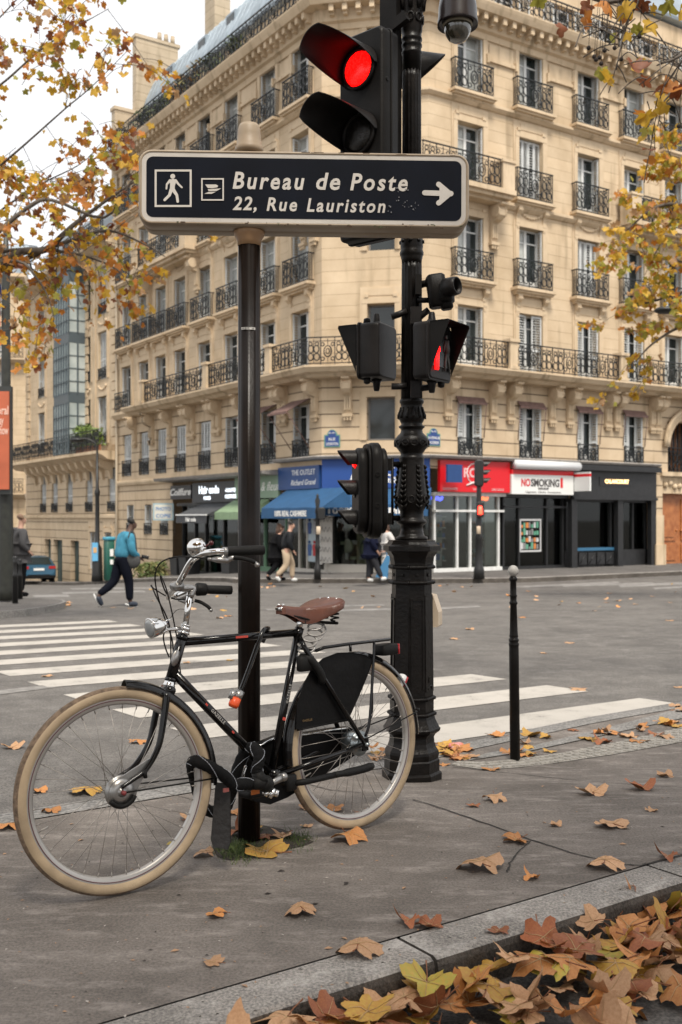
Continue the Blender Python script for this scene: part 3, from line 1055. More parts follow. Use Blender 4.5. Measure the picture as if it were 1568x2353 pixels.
def put_console(F, x, z=Z2 - .34, s=1.0):
    global first
    c = cproto if first else cproto.copy()
    if not first: COL.objects.link(c)
    first = False
    c.parent = corner; c.location = F.p(x, 0, z) - corner.location; c.rotation_euler = (0, 0, F.a); c.scale = (s, s, s)
for F, xs_ in ((L, LXc[:-1]), (Rf, RX)):
    for i, x in enumerate(xs_):
        for s in (-1, 1):
            if F is Rf and x + s * .98 > dx0 - .6 and x + s * .98 < dx1 + .3 and s * x < 0: pass
            put_console(F, x + s * .98)
for x in (cxm - 1.1, cxm + 1.1): put_console(Cf, x)
# stone piers and iron panels of the great balcony
PX_L = [L.at(p, -.85) for p in (617, 472, 326)]
PX_R = [Rf.at(p, -.85) for p in (1180, 1433)] + [REND - 1]
def pier(F, x, z=Z2, w=.34, h=1.02):
    m_ = MB()
    F.bb(m_, x - w / 2, x + w / 2, -.9, -.58, z + .012, z + h - .1)
    F.bb(m_, x - w / 2 - .05, x + w / 2 + .05, -.95, -.53, z + h - .1, z + h)
    F.bb(m_, x - w / 2 - .04, x + w / 2 + .04, -.94, -.54, z + .012, z + .12)
    m_.build('balcony_pier', M_TRIM, corner)
for x in PX_L: pier(L, x)
for x in PX_R[:2]: pier(Rf, x)
def long_rail(F, x0, x1, y, z, H=.92, name='balcony_railing', parent=None, unit=1.65):
    n = max(1, int(round((x1 - x0) / unit)))
    m_ = MB()
    for i in range(n):
        w = (x1 - x0) / n
        rail_panel(m_, w, H, F, x0 + (i + .5) * w, y, z, True)
    return m_.build(name, M_IRON, parent or corner)
yb = -.8
ex_l = .8 * math.tan(radians((Cf.a - L.a) / radians(1) / 2)); ex_r = .8 * math.tan((Rf.a - Cf.a) / 2)
long_rail(L, PX_L[0] + .2, ex_l, yb, Z2 + .01)
long_rail(L, PX_L[1] + .2, PX_L[0] - .2, yb, Z2 + .01)
long_rail(L, PX_L[2] + .2, PX_L[1] - .2, yb, Z2 + .01)
long_rail(Cf, -ex_l, CW + ex_r, yb, Z2 + .01)
long_rail(Rf, -ex_r, PX_R[0] - .2, yb, Z2 + .01)
long_rail(Rf, PX_R[0] + .2, PX_R[1] - .2, yb, Z2 + .01)
long_rail(Rf, PX_R[1] + .2, REND, yb, Z2 + .01)
x7 = LXc[7]
long_rail(L, x7 - .8, x7 + .8, -.28, Z2 + .01)
# fourth-floor balconies on great scrolls
def small_balcony(F, x0, x1, piers=(True, True)):
    m_ = MB()
    F.bb(m_, x0, x1, -.82, 0, Z4 - .2, Z4 - .04); F.bb(m_, x0 + .07, x1 - .07, -.7, 0, Z4 - .32, Z4 - .2); F.bb(m_, x0 + .15, x1 - .15, -.5, 0, Z4 - .42, Z4 - .32)
    for k, x in enumerate((x0 + .3, x1 - .3)):
        if piers[k]:
            F.bb(m_, x - .26, x + .26, -.78, -.2, Z4 - .04, Z4 + .86); F.bb(m_, x - .31, x + .31, -.82, -.15, Z4 + .86, Z4 + .95)
    m_.build('balcony_slab', M_TRIM, corner)
    long_rail(F, x0 + (.6 if piers[0] else .08), x1 - (.6 if piers[1] else .08), -.7, Z4 - .03, .98)
    for x in (x0 + .35, x1 - .35):
        put_console(F, x, Z4 - .42, 1.05)
small_balcony(Rf, -1.2 + .35, RX[0] + 1.35, (False, True))
small_balcony(Rf, RX[3] - 1.0, RX[5] + .9)
small_balcony(L, LXc[6] + .35, LXc[3] - .2)
small_balcony(L, -1.4, -.02, (True, False))
# top balcony railing behind the cornice edge, and the set-back attic storey
long_rail(L, LEND, .3, -.6, Z6 + .01, .92)
long_rail(Cf, -.3, CW + .2, -.6, Z6 + .01, .92)
long_rail(Rf, -.2, REND, -.6, Z6 + .01, .92)
SB = 1.25
at_ = MB()
ops6L = []; ops6R = []
for x in LXc: op(ops6L, x, Z6 + .1, 1.75, 1.0)
for x in RX: op(ops6R, x, Z6 + .1, 1.95, 1.05)
L.wall(at_, LEND, .2, Z6 - .1, Z6 + 2.3, ops6L, .25, SB)
Rf.wall(at_, -.2, REND, Z6 - .1, Z6 + 3.0, ops6R, .25, SB)
Cf.wall(at_, -.6, CW + .6, Z6 - .1, Z6 + 3.0, [], .25, SB)
at_.build('attic_wall', M_TRIM, corner)
for x in LXc: place_window(corner, L, x, Z6 + .1, SB, w=1.0, h=1.75, surround=False, sill=False, shut='flat', curtain=1)
for x in RX: place_window(corner, Rf, x, Z6 + .1, SB, w=1.05, h=1.95, surround=True, sill=False, shut='flat', frieze='none', curtain=0)
rf = MB()
zr = Z6 + 2.3
roof_prof = lambda zr: [(-.1, zr - .1), (.22, zr - .06), (.26, zr + .05), (.1, zr + .12), (-.15, zr + .9), (-.5, zr + 1.7), (-1.0, zr + 2.35), (-1.8, zr + 2.85), (-5, zr + 3.5), (-7, zr + 3.6)]
sweep(rf, [L.p(LEND, SB, 0), L.p(0, SB, 0), Cf.p(CW * .5, SB, 0)], roof_prof(zr))
sweep(rf, [Cf.p(CW * .5, SB, 0), Rf.p(0, SB, 0), Rf.p(REND, SB, 0)], roof_prof(Z6 + 3.2))
for i in range(int(-LEND / .55)):
    x = LEND + .3 + i * .55
    pts = [L.p(x, SB - o, zr + z) for o, z in ((.1, .13), (-.15, .92), (-.5, 1.72), (-1.0, 2.37), (-1.8, 2.87))]
    rf.tube(pts, .022, 4)
rf.build('roof', M_ZINC, corner)
for i, x in enumerate((-15.6, -12.2, -9.5, -6.4, -3.2)):
    m_ = MB(); m_.mat(0)
    L.bb(m_, x - .42, x + .42, SB + .35, SB + 1.5, zr + .75, zr + 1.75)
    m_.mat(1); L.bb(m_, x - .32, x + .32, SB + .33, SB + .36, zr + .86, zr + 1.65)
    m_.build('skylight', [M_ZINC, M_GLASS], corner)
ch = MB()
L.bb(ch, -18.3, -17.85, .9, 3.1, Z6, 23.2); L.bb(ch, -18.36, -17.8, .84, 3.2, 23.2, 23.36)
for k in range(3): ch.lathe([(.12, 23.36), (.1, 23.8)], 8, L.p(-18.05, 2.2 + k * .35, -CZ) + Vector((0, 0, CZ)))
ch.build('chimney', M_STONE2, corner)
ch = MB(); L.bb(ch, -18.35, -17.92, -.15, 1.6, 14.5, 19.5); L.bb(ch, -18.42, -17.87, -.2, 1.66, 19.5, 19.66)
ch.build('party_wall', M_STONE2, corner)
ch = MB(); L.bb(ch, -14.3, -13.3, 2.8, 3.6, 19, 25.2)
ch.build('chimney', M_STONE2, corner)
dp = MB(); dp.tube([L.p(LEND + .12, -.12, z) for z in (-4, 2, 8, 14, 17)], .06, 6)
dp.build('drainpipe', mat('cream_pipe', (.5, .42, .31), .6), corner)
# ------------------------------------------------------------------ neighbours down the left street
nb = thing('apartment_building', tuple(L.p(-24, 0, -CZ - 1.6)), 'narrower stone apartment house with a tall glazed metal bay, beyond the corner block', 'building')
N0, N1 = LEND - .02, L.at(62)
NZB, NZ = 3.2, (3.65, 6.85, 10.05)
cols = [L.at(p) for p in (237, 201, 97)]
o_n = []
for x in cols:
    for z in NZ:
        op(o_n, x, z, 2.35, 1.15)
        place_window(nb, L, x, z, w=1.15, h=2.35, rail=.55, surround=True, sill=False, shut='closed' if (z > 6 and x > -22) else 'fold', frieze='garland', curtain=3)
for p in (257, 205, 160, 126, 100):
    x = L.at(p)
    op(o_n, x, .3, 2.1, 1.0); place_window(nb, L, x, .3, w=1.0, h=2.1, rail=.5, surround=False, sill=False, shut='closed', curtain=3)
for p in (250, 215):
    x = L.at(p); op(o_n, x, -2.6, 1.9, .9); place_window(nb, L, x, -2.6, w=.9, h=1.9, surround=True, sill=False, shut='fold', frieze='panel', curtain=3)
for p, w_ in ((172, 1.3), (133, 1.5), (110, 1.1)):
    x = L.at(p); op(o_n, x, -4.6, 3.4, w_)
    d_ = MB(); L.bb(d_, x - w_ / 2, x + w_ / 2, .25, .3, -4.6, -1.2)
    for k in (-1, 1): L.bb(d_, x + k * w_ / 4 - w_ * .18, x + k * w_ / 4 + w_ * .18, .22, .26, -3.8, -1.7)
    d_.build('door', mat('dark_green_door', (.015, .045, .045), .4), nb)
m_ = MB()
m_.mat(0); L.wall(m_, N1, N0, 3.2, 14.0, [o for o in o_n if o[2] > 3.3])
m_.mat(1); L.wall(m_, N1, N0, -6, 3.2, [o for o in o_n if o[2] < 3.3])
for a, b_ in ((L.p(N1, 0, 0), L.p(N1, 9, 0)), (L.p(N1, 9, 0), L.p(N0, 9, 0))):
    m_.mat(0).add([Vector((q.x, q.y, CZ + z)) for q, z in ((a, -8), (b_, -8), (b_, 14), (a, 14))], [(0, 3, 2, 1)])
m_.build('wall', [M_STONE, M_RUST], nb)
for xe in (N0 - .35, N0 - 4.2, N1 + .35):
    m_ = MB(); k = 0; z = 3.5
    while z < 13.4:
        w_ = .34 if k % 2 else .26
        L.bb(m_, xe - w_, xe + w_, -.09, 0, z, z + .38); z += .44; k += 1
    m_.build('quoin', M_TRIM, nb)
for a_, b__ in ((cols[0], cols[1]), (cols[1], L.at(166))):
    m_ = MB(); xm_ = (a_ + b__) / 2; L.bb(m_, xm_ - .18, xm_ + .18, -.07, 0, 3.3, 12.9); L.bb(m_, xm_ - .26, xm_ + .26, -.12, 0, 12.3, 12.9); m_.build('pilaster', M_TRIM, nb)
m_ = MB()
pn = [L.p(N1 - .5, 0, 0), L.p(N0, 0, 0)]
sweep(m_, pn, [(-.02, 2.75), (.5, 2.8), (.8, 3.0), (1.0, 3.06), (1.0, 3.2), (-.02, 3.21)])
m_.build('balcony_slab', M_TRIM, nb); m_ = MB()
sweep(m_, pn, [(-.02, 12.9), (.3, 13.0), (.75, 13.2), (.8, 13.32), (-1.5, 13.34)])
m_.build('cornice', M_TRIM, nb); m_ = MB()
sweep(m_, pn, [(-.02, -.02), (.12, 0), (.12, .14), (-.02, .18)])
m_.build('string_course', M_TRIM, nb); m_ = MB()
for i in range(12):
    x = N0 - .8 - i * 1.05
    m_.prism([(0, 0), (0, -.9), (-.1, -.9), (-.2, -.5), (-.6, -.3), (-.75, 0)], .3, L.T(x, 0, 2.8) @ Matrix(((0, 0, 1, -.15), (1, 0, 0, 0), (0, 1, 0, 0), (0, 0, 0, 1))))
m_.build('console_row', M_TRIM, nb)
long_rail(L, N1 - .3, N0 - .1, -.92, 3.22, 1.0, parent=nb)
long_rail(L, L.at(175), N0 - .1, -.7, 13.36, 1.05, parent=nb)
# the glazed bay, three storeys of steel and glass
x0, x1 = L.at(124, -.95), L.at(158, -.95)
m_ = MB(); g_ = MB()
ybay = -.95
for z in (3.25, 6.3, 9.4):
    zt = z + 2.6
    L.bb(m_, x0, x1, ybay, 0, zt, zt + .55)
    for i in range(7):
        x = x0 + i * (x1 - x0) / 6
        L.bb(m_, x - .035, x + .035, ybay - .03, ybay + .03, z, zt)
    for k in range(1, 4):
        L.bb(m_, x0, x1, ybay - .02, ybay + .02, z + k * .65 - .02, z + k * .65 + .02)
        L.bb(m_, x1 - .02, x1 + .02, ybay, 0, z + k * .65 - .02, z + k * .65 + .02)
    for yy in (ybay, ybay / 2, -.04): L.bb(m_, x1 - .05, x1 + .03, yy - .04, yy + .04, z, zt)
    L.bb(g_, x0 + .01, x1 - .03, ybay + .03, ybay + .05, z, zt); L.bb(g_, x1 - .03, x1 - .01, ybay + .05, 0, z, zt)
L.bb(m_, x0 - .05, x1 + .05, ybay - .05, 0, 12.55, 12.75)
bay = m_.build('glazed_bay', mat('blue_grey_steel', (.085, .11, .125), .45, .3), nb)
g_.build('pane', mat('bay_glass_painted_reflection', (.25, .3, .3), .06, col2=(.5, .54, .52), vscale=.7, spec=.8), bay)  # pale mottled tones painted in to stand for white reflections on the glass
m_ = MB()
sweep(m_, pn, [(-1.2, 13.3), (-1.0, 14.2), (-1.2, 15.6), (-1.8, 16.6), (-3, 17.4), (-6, 18)])
m_.build('roof', mat('slate_grey_roof', (.16, .185, .205), .5, .2, var=.15), nb)
for xx in (N0 - 2.4, N0 - 6, N0 - 9.3):
    m_ = MB(); m_.mat(0); L.bb(m_, xx - .7, xx + .7, 1.0, 2.4, 13.4, 15.5); m_.mat(1); L.bb(m_, xx - .5, xx + .5, .98, 1.02, 13.6, 15.2)
    m_.build('dormer', [M_TRIM, M_CURT], nb)

# third house closing the view, facing us
Tf = Fac(-22.5, 71.0, 9.0)
tb = thing('apartment_building', tuple(Tf.p(-4, 0, -CZ - 3)), 'stone apartment house at the far left edge, closing the side street', 'building')
o_t = []
TX = [-1.1 - 2.6 * i for i in range(5)]
for x in TX:
    for k, z in enumerate((-1.6, 1.9, 4.9, 7.9, 11.0, 14.0)):
        op(o_t, x, z, 2.25, 1.25)
        place_window(tb, Tf, x, z, w=1.25, h=2.25, rail=.8 if k != 4 else 0, surround=True, sill=False, shut='none', frieze='panel' if k % 2 else 'garland', curtain=0)
m_ = MB(); Tf.wall(m_, -16, .6, -7, 17, o_t)
for a, b_ in ((Tf.p(.6, 0, 0), Tf.p(.6, 9, 0)),):
    m_.add([Vector((q.x, q.y, CZ + z)) for q, z in ((a, -8), (b_, -8), (b_, 17), (a, 17))], [(0, 1, 2, 3)])
m_.build('wall', M_STONE, tb)
pt = [Tf.p(-16, 0, 0), Tf.p(.6, 0, 0)]
for z in (1.6, 10.9, 16.6):
    m_ = MB()
    sweep(m_, pt, [(-.02, z - .3), (.4, z - .2), (.7, z), (.7, z + .08), (-.02, z + .1)])
    m_.build('cornice', M_TRIM, tb)
long_rail(Tf, -16, .5, -.62, 11.0, 1.0, parent=tb)
long_rail(Tf, -16, .5, -.62, 1.7, 1.0, parent=tb)
m_ = MB(); sweep(m_, pt, [(-.6, 16.7), (-.7, 18.3), (-1.6, 19.4), (-6, 20.5)]); m_.build('roof', M_ZINC, tb)

# ================================================================== shops along the corner building
M_SHOPGL = mat('shop_glass', (.03, .034, .032), .05, spec=.7)
def shopfront(F, x0, x1, zb, zt, col, posts, name='shopfront', glass_y=.35, stall=.35, transom=None, door=None, inside=None, m=None):
    """frame, glass and interior of one shop as a part of the building"""
    m_ = MB()
    fm = m or mat('shopfront_' + name, col, .45, var=.08)
    F.bb(m_, x0, x1, .05, .4, zt - .12, zt)
    F.bb(m_, x0, x1, .25, .4, zb, zb + stall)
    for x in posts: F.bb(m_, x - .034, x + .034, .27, .4, zb + stall, zt - .12)
    if transom: F.bb(m_, x0, x1, .14, .36, transom, transom + .07)
    sf = m_.build('shopfront', fm, corner)
    g_ = MB(); F.bb(g_, x0 + .02, x1 - .02, glass_y, glass_y + .02, zb + stall, zt - .12)
    g_.build('pane', mat('thin_shop_glass', (.5, .5, .5), .05) if False else M_CLEAR, sf)
    i_ = MB()
    # room behind: floor, back wall, sides, ceiling
    i_.mat(0)
    d = 2.6
    F.bb(i_, x0, x1, d, d + .05, zb, zt); F.bb(i_, x0 - .03, x0, .4, d, zb, zt); F.bb(i_, x1, x1 + .03, .4, d, zb, zt)
    F.bb(i_, x0, x1, .4, d, zt - .1, zt - .05); F.bb(i_, x0, x1, .4, d, zb, zb + .05)
    i_.build('interior', inside or M_DARK, sf)
    return sf

m = bpy.data.materials.new('clear_shop_glass'); m.use_nodes = True
t = m.node_tree; t.nodes.clear()
o_ = t.nodes.new('ShaderNodeOutputMaterial'); ms = t.nodes.new('ShaderNodeMixShader'); tp = t.nodes.new('ShaderNodeBsdfTransparent'); gl = t.nodes.new('ShaderNodeBsdfGlossy')
gl.inputs['Roughness'].default_value = .03; gl.inputs['Color'].default_value = (.8, .82, .8, 1); tp.inputs['Color'].default_value = (.72, .75, .73, 1)
fz = t.nodes.new('ShaderNodeFresnel'); fz.inputs['IOR'].default_value = 1.5
t.links.new(fz.outputs[0], ms.inputs[0]); t.links.new(tp.outputs[0], ms.inputs[1]); t.links.new(gl.outputs[0], ms.inputs[2]); t.links.new(ms.outputs[0], o_.inputs[0])
M_CLEAR = m
M_BLUE = mat('navy_fascia', (.012, .05, .17), .5, var=.06)
M_AWN = mat('blue_canvas', (.014, .07, .165), .75, var=.1, vscale=3, bump=.2, bscale=9)
M_RED = mat('red_fascia', (.62, .005, .012), .4)
M_WHITE = mat('white_panel', (.72, .72, .70), .45)
M_LETW = mat('white_letter', (.78, .77, .74), .5)
M_LETDK = mat('dark_letter', (.05, .045, .045), .5)
M_LETRED = mat('red_letter', (.55, .02, .03), .5)
M_GOLDL = mat('lit_gold_letter', (.7, .45, .2), .4, emit=(1.0, .62, .28), estr=1.6)
M_SHELF = mat('shop_shelf', (.32, .36, .37), .5, col2=(.5, .54, .55), vscale=6)
GB = -1.82                                             # ground at the shops, right front

def sign(F, x0, x1, z0, z1, y, t, base, label, name='shop_sign'):
    m_ = MB(); F.bb(m_, x0, x1, y - t, y, z0, z1)
    c = F.p((x0 + x1) / 2, y, z0)
    s = tag(m_.build(name, base, None, c), label, 'sign')
    return s
def letters(parent, F, rows, matl, y):
    mb = MB()
    for (s, size, x, z, kw) in rows:
        F.text(mb, s, size, x, z, y - .004, depth=.004, **kw)
    return mb.build('lettering', matl, parent)
def goods(F, x0, x1, y0, y1, zs, n, cols, rnd_):
    """coloured stock on shelves"""
    out = MB()
    mats_ = [mat('goods_%s' % k, c, .6) for k, c in cols]
    for z in zs:
        for i in range(n):
            out.mat(rnd_.randrange(len(cols)))
            x = x0 + (x1 - x0) * (i + .5) / n
            w_ = (x1 - x0) / n * rnd_.uniform(.5, .9); h_ = rnd_.uniform(.08, .24)
            y = rnd_.uniform(y0, y1)
            F.bb(out, x - w_ / 2, x + w_ / 2, y, y + .12, z, z + h_)
    return out, mats_
rs = random.Random(11)

# ---- red tobacco shop
xr0, xr1 = Rf.at(1006), Rf.at(1166)
sf = shopfront(Rf, xr0 + .04, xr1, GB, .85, (.66, .66, .64), [xr0 + .1, Rf.at(1064), Rf.at(1094), Rf.at(1159)], 'white', transom=.2, stall=.14, inside=mat('pale_shop_room', (.05, .055, .055), .7, var=.6, vscale=2))
gmb, gm = goods(Rf, Rf.at(1012), Rf.at(1040), .39, .42, (-1.4, -1.0, -.65, -.3), 5, [('teal', (.05, .2, .25)), ('orange', (.6, .2, .05)), ('pale', (.5, .5, .5)), ('blue', (.05, .15, .5))], rs)
for z in (-1.45, -1.05, -.7, -.35, 0.02): gmb.mat(2); Rf.bb(gmb, Rf.at(1011), Rf.at(1042), .38, .6, z, z + .04)
gmb.mat(2); Rf.bb(gmb, Rf.at(1012), Rf.at(1042), .6, .63, GB + .2, .1); Rf.bb(gmb, Rf.at(1134), Rf.at(1156), .42, .46, GB + .2, .15)
gmb.build('shop_display', gm, sf)
gmb, gm = goods(Rf, Rf.at(1110), Rf.at(1134), .4, .5, (-1.6, -1.2, -.7, -.2), 6, [('teal', (.05, .2, .25)), ('redbox', (.5, .03, .03)), ('blue', (.05, .15, .5)), ('grey', (.2, .2, .2))], rs)
gmb.build('shop_display', gm, sf)
for px, py, s_, c, nm in ((1025, 1146, 'Bureau', (.08, .1, 1.0), 'blue_neon'), (1131, 1146, 'carotte', (1.0, .16, .03), 'orange_neon')):
    n_ = MB()
    x = Rf.at(px); z = Rf.zat(px, py, .5)
    pts = [Rf.p(x - .26 + .52 * i / 24, .5, z + .07 * sin(i * 1.9) + (.09 if nm == 'orange_neon' and i < 9 else 0)) for i in range(25)]
    n_.tube(pts, .028, 6)
    one(n_, 'neon_sign', mat(nm, c, .3, emit=c, estr=2.6), Rf.p(x, .5, z), ('small blue glowing neon script' if nm[0] == 'b' else 'small orange glowing neon shape') + ' inside the red shop window', 'sign')
sg = sign(Rf, xr0, xr1, .86, 1.9, 0, .14, M_RED, 'red shop fascia with white round logo and the letters RO')
l_ = letters(sg, Rf, [('RO', .42, Rf.at(1075) , 1.36, dict(bold=.012, align='CENTER')), ('CARBONNERIE', .11, Rf.at(1012), .92, dict(fit=.62)), ('TABAC', .11, Rf.at(1080), .92, dict(fit=.4)), ('LIBRE DEGUS', .11, Rf.at(1124), .92, dict(fit=.55))], mat('pale_pink_letter', (.7, .45, .45), .5), -.14)
lg = MB()
lg.ring(Rf.p(Rf.at(1084), -.15, 1.48), .33, .022, tuple(Rf.i), 28, 4, ell=1.0)
lg.tube([Rf.p(Rf.at(1084) + (-.36 + .72 * i / 10), -.15, 1.13 + .05 * cos((i - 5) * .55)) for i in range(11)], [.02 + .035 * (1 - abs(i - 5) / 5.5) for i in range(11)], 4)
lg.build('emblem', mat('pink_white_letter', (.72, .6, .58), .5), sg)
# ---- blue sign box and blue fascia return at the red shop's left
sign(Rf, Rf.at(1003), Rf.at(1037), 1.15, 1.73, -.5, .08, M_BLUE, 'small navy hanging sign between blue fascia and red fascia')
# ---- white smoking-goods shop
xw0, xw1 = Rf.at(1167), Rf.at(1309)
sf = shopfront(Rf, xw0, xw1, GB, .82, (.02, .02, .022), [xw0 + .06, Rf.at(1206), Rf.at(1270), xw1 - .05], 'black', m=M_BLACKWOOD, transom=.35, stall=.12)
gmb, gm = goods(Rf, Rf.at(1210), Rf.at(1252), .28, .3, (-1.1, -.85, -.6, -.35), 7, [('greenb', (.1, .3, .2)), ('pale', (.5, .5, .5)), ('orange', (.6, .2, .05)), ('grey', (.2, .2, .2))], rs)
xx0, xx1 = Rf.at(1207), Rf.at(1256)
gmb.mat(1)
Rf.bb(gmb, xx0, xx1, .26, .28, -1.2, -1.14); Rf.bb(gmb, xx0, xx1, .26, .28, -.1, -.04); Rf.bb(gmb, xx0, xx0 + .05, .26, .28, -1.14, -.1); Rf.bb(gmb, xx1 - .05, xx1, .26, .28, -1.14, -.1)
gmb.build('shop_display', gm, sf)
gmb = MB(); Rf.bb(gmb, Rf.at(1172), Rf.at(1196), .42, .46, GB + .2, -.9); Rf.bb(gmb, Rf.at(1250), Rf.at(1266), .42, .46, GB + .1, -.85); gmb.build('shop_display', mat('red_counter', (.42, .02, .025), .5), sf)
gmb = MB(); Rf.bb(gmb, Rf.at(1276), Rf.at(1294), .4, .44, GB + .2, .6); Rf.bb(gmb, Rf.at(1225), Rf.at(1236), .5, .56, -.0, .6); gmb.build('shop_display', mat('pale_cabinet', (.3, .34, .33), .5), sf)
sg = sign(Rf, xw0, xw1, .82, 1.5, 0, .2, M_WHITE, 'white fascia reading NO SMOKING in red and dark letters')
xm = (xw0 + xw1) / 2
letters(sg, Rf, [('NO', .36, Rf.at(1189), 1.1, dict(bold=.012, fit=.42))], M_LETRED, -.2)
letters(sg, Rf, [('SMOKING', .36, Rf.at(1211), 1.1, dict(bold=.012, fit=1.36)), ('VAPE SHOP', .1, xm, .985, dict(align='CENTER', bold=.004)), ('Cigarette  Chicha  Accessoires', .09, xm, .87, dict(align='CENTER', fit=1.7))], M_LETDK, -.2)
b_ = MB(); Rf.bb(b_, xw0, xw1, -.205, 0, 1.5, 1.66); b_.mat(0); Rf.bb(b_, Rf.at(1279), Rf.at(1284), -.21, -.2, 1.06, 1.42)
b_.build('red_band', M_RED, sg)
b_ = MB(); b_.tube([Rf.p(xw0 + .04, -.3, 1.83), Rf.p(Rf.at(1316), -.3, 1.83)], .16, 12)
one(b_, 'awning', mat('white_cassette', (.66, .67, .68), .35), Rf.p(xm, 0, 1.7), 'rolled white awning cassette above the NO SMOKING fascia', 'awning')
xb = Rf.at(1310)
bl_ = MB(); bl_.mat(0); Rf.bb(bl_, xb, xb + .07, -.95, -.2, .95, 1.62); bl_.mat(1); Rf.bb(bl_, xb - .002, xb + .072, -.96, -.19, 1.46, 1.56)
one(bl_, 'shop_sign', [M_WHITE, M_RED], Rf.p(xb, -.2, .95), 'white projecting sign with red stripe beside the black shop', 'sign')
# ---- black boutique
xk0, xk1 = Rf.at(1311), Rf.at(1503)
sf = shopfront(Rf, xk0, xk1, GB, .7, (.02, .02, .02), [xk0 + .1, Rf.at(1331), Rf.at(1417), Rf.at(1426), Rf.at(1468), xk1 - .12], 'black', m=M_BLACKWOOD, stall=.62)
k_ = MB()
Rf.bb(k_, xk0, xk1, -.12, .0, .72, 1.72); Rf.bb(k_, xk0 - .05, xk1 + .05, -.34, 0, 1.72, 1.92); Rf.bb(k_, xk0, xk1, -.2, 0, .66, .76)
for x in (xk0 + .12, xk1 - .12, Rf.at(1422)): Rf.bb(k_, x - .14, x + .14, -.1, .1, GB, .68)
for i in range(4):
    x = Rf.at(1334) + i * .47
    Rf.bb(k_, x, x + .4, .06, .1, GB + .12, GB + .55)
    k_.tube([Rf.p(x + .05, .05, GB + .16), Rf.p(x + .35, .05, GB + .52)], .02, 4)
k_.build('shopfront', M_BLACKWOOD, corner)
gmb, gm = goods(Rf, Rf.at(1334), Rf.at(1412), .38, .4, (-1.1, -1.05), 9, [('redbox', (.5, .03, .03)), ('amber', (.75, .33, .10)), ('pale', (.5, .5, .5)), ('brown', (.12, .05, .02))], rs)
gmb.mat(1)
for i in range(7):
    x = Rf.at(1336) + i * .27; Rf.bb(gmb, x, x + .16, .42, .46, -1.1, .3)
gmb.mat(3)
for i in range(7):
    x = Rf.at(1336) + .16 + i * .27; Rf.bb(gmb, x, x + .1, .43, .47, -1.1, .3)
gmb.build('shop_display', gm, sf)
gmb = MB(); Rf.bb(gmb, Rf.at(1331), Rf.at(1416), .1, .34, -1.2, -1.1); Rf.bb(gmb, Rf.at(1384), Rf.at(1398), .38, .41, -1.1, .3); gmb.build('shop_display', mat('petrol_blue', (.03, .12, .22), .5), sf)
sg = sign(Rf, Rf.at(1372), Rf.at(1446), 1.18, 1.5, -.12, .02, M_BLACKWOOD, 'black boutique fascia with small glowing gold lettering')
letters(sg, Rf, [('CALANCOURT', .2, Rf.at(1384), 1.28, dict(bold=.008, fit=1.28))], M_GOLDL, -.14)
# ---- stone doorway with the wooden coach doors
M_WOOD = mat('varnished_oak', (.27, .085, .025), .45, col2=(.40, .15, .05), vscale=5)
dd = MB(); dd.mat(0)
Rf.bb(dd, dx0 + .45, dx1, .42, .48, GB - .1, .95)
for k in range(2):
    xa = dx0 + .5 + k * 1.4
    Rf.bb(dd, xa + .12, xa + 1.2, .38, .43, -.9, .75); Rf.bb(dd, xa + .25, xa + 1.07, .35, .39, -.75, .6)
    Rf.bb(dd, xa + .12, xa + 1.2, .38, .43, GB + .15, -1.05)
    dd.ball(Rf.p(xa + (1.22 if k == 0 else .1), .36, -.5), .05, 8, 6)
dr = dd.build('door', M_WOOD, corner)
dt = MB(); Rf.bb(dt, dx0 + .3, dx1 + .1, -.12, .5, 1.62, 1.78); Rf.bb(dt, dx0 + .45, dx1, .1, .5, .95, 1.62)
for i in range(9): dt.ball(Rf.p(dx0 + .7 + i * .28, .1, 1.28 + .08 * sin(i * 2)), .13, 8, 6)
Rf.bb(dt, dx0 - .05, dx0 + .42, -.1, 0, GB, .1); Rf.bb(dt, dx0 - .1, dx0 + .46, -.16, 0, GB, GB + .8)
cxd, rd = (dx0 + .75 + dx1 - .2) / 2, (dx1 - .95 - dx0) / 2
for j in range(3):
    dt.tube([Rf.p(cxd + (rd + .05 + .13 * j) * cos(radians(180 - 180 * i / 16)), -.05 - .05 * j, 2.75 + (rd + .05 + .13 * j) * sin(radians(180 - 180 * i / 16))) for i in range(17)], .09, 5)
dt.build('doorway_carving', M_TRIM, corner)
dg_ = MB(); dg_.mat(0)
Rf.bb(dg_, dx0 + .6, dx1 - .1, .5, .55, 1.6, 4.2)
dg_.mat(1)
for i in range(8):
    x = dx0 + .9 + i * .24; Rf.bb(dg_, x, x + .04, .42, .46, 1.75, 3.7)
rail_panel(dg_, 2.1, 1.0, Rf, cxd, .3, 1.78, True)
dg_.build('window_grille', [mat('brown_lit_glass', (.12, .05, .02), .25, var=.4), M_IRON], corner)

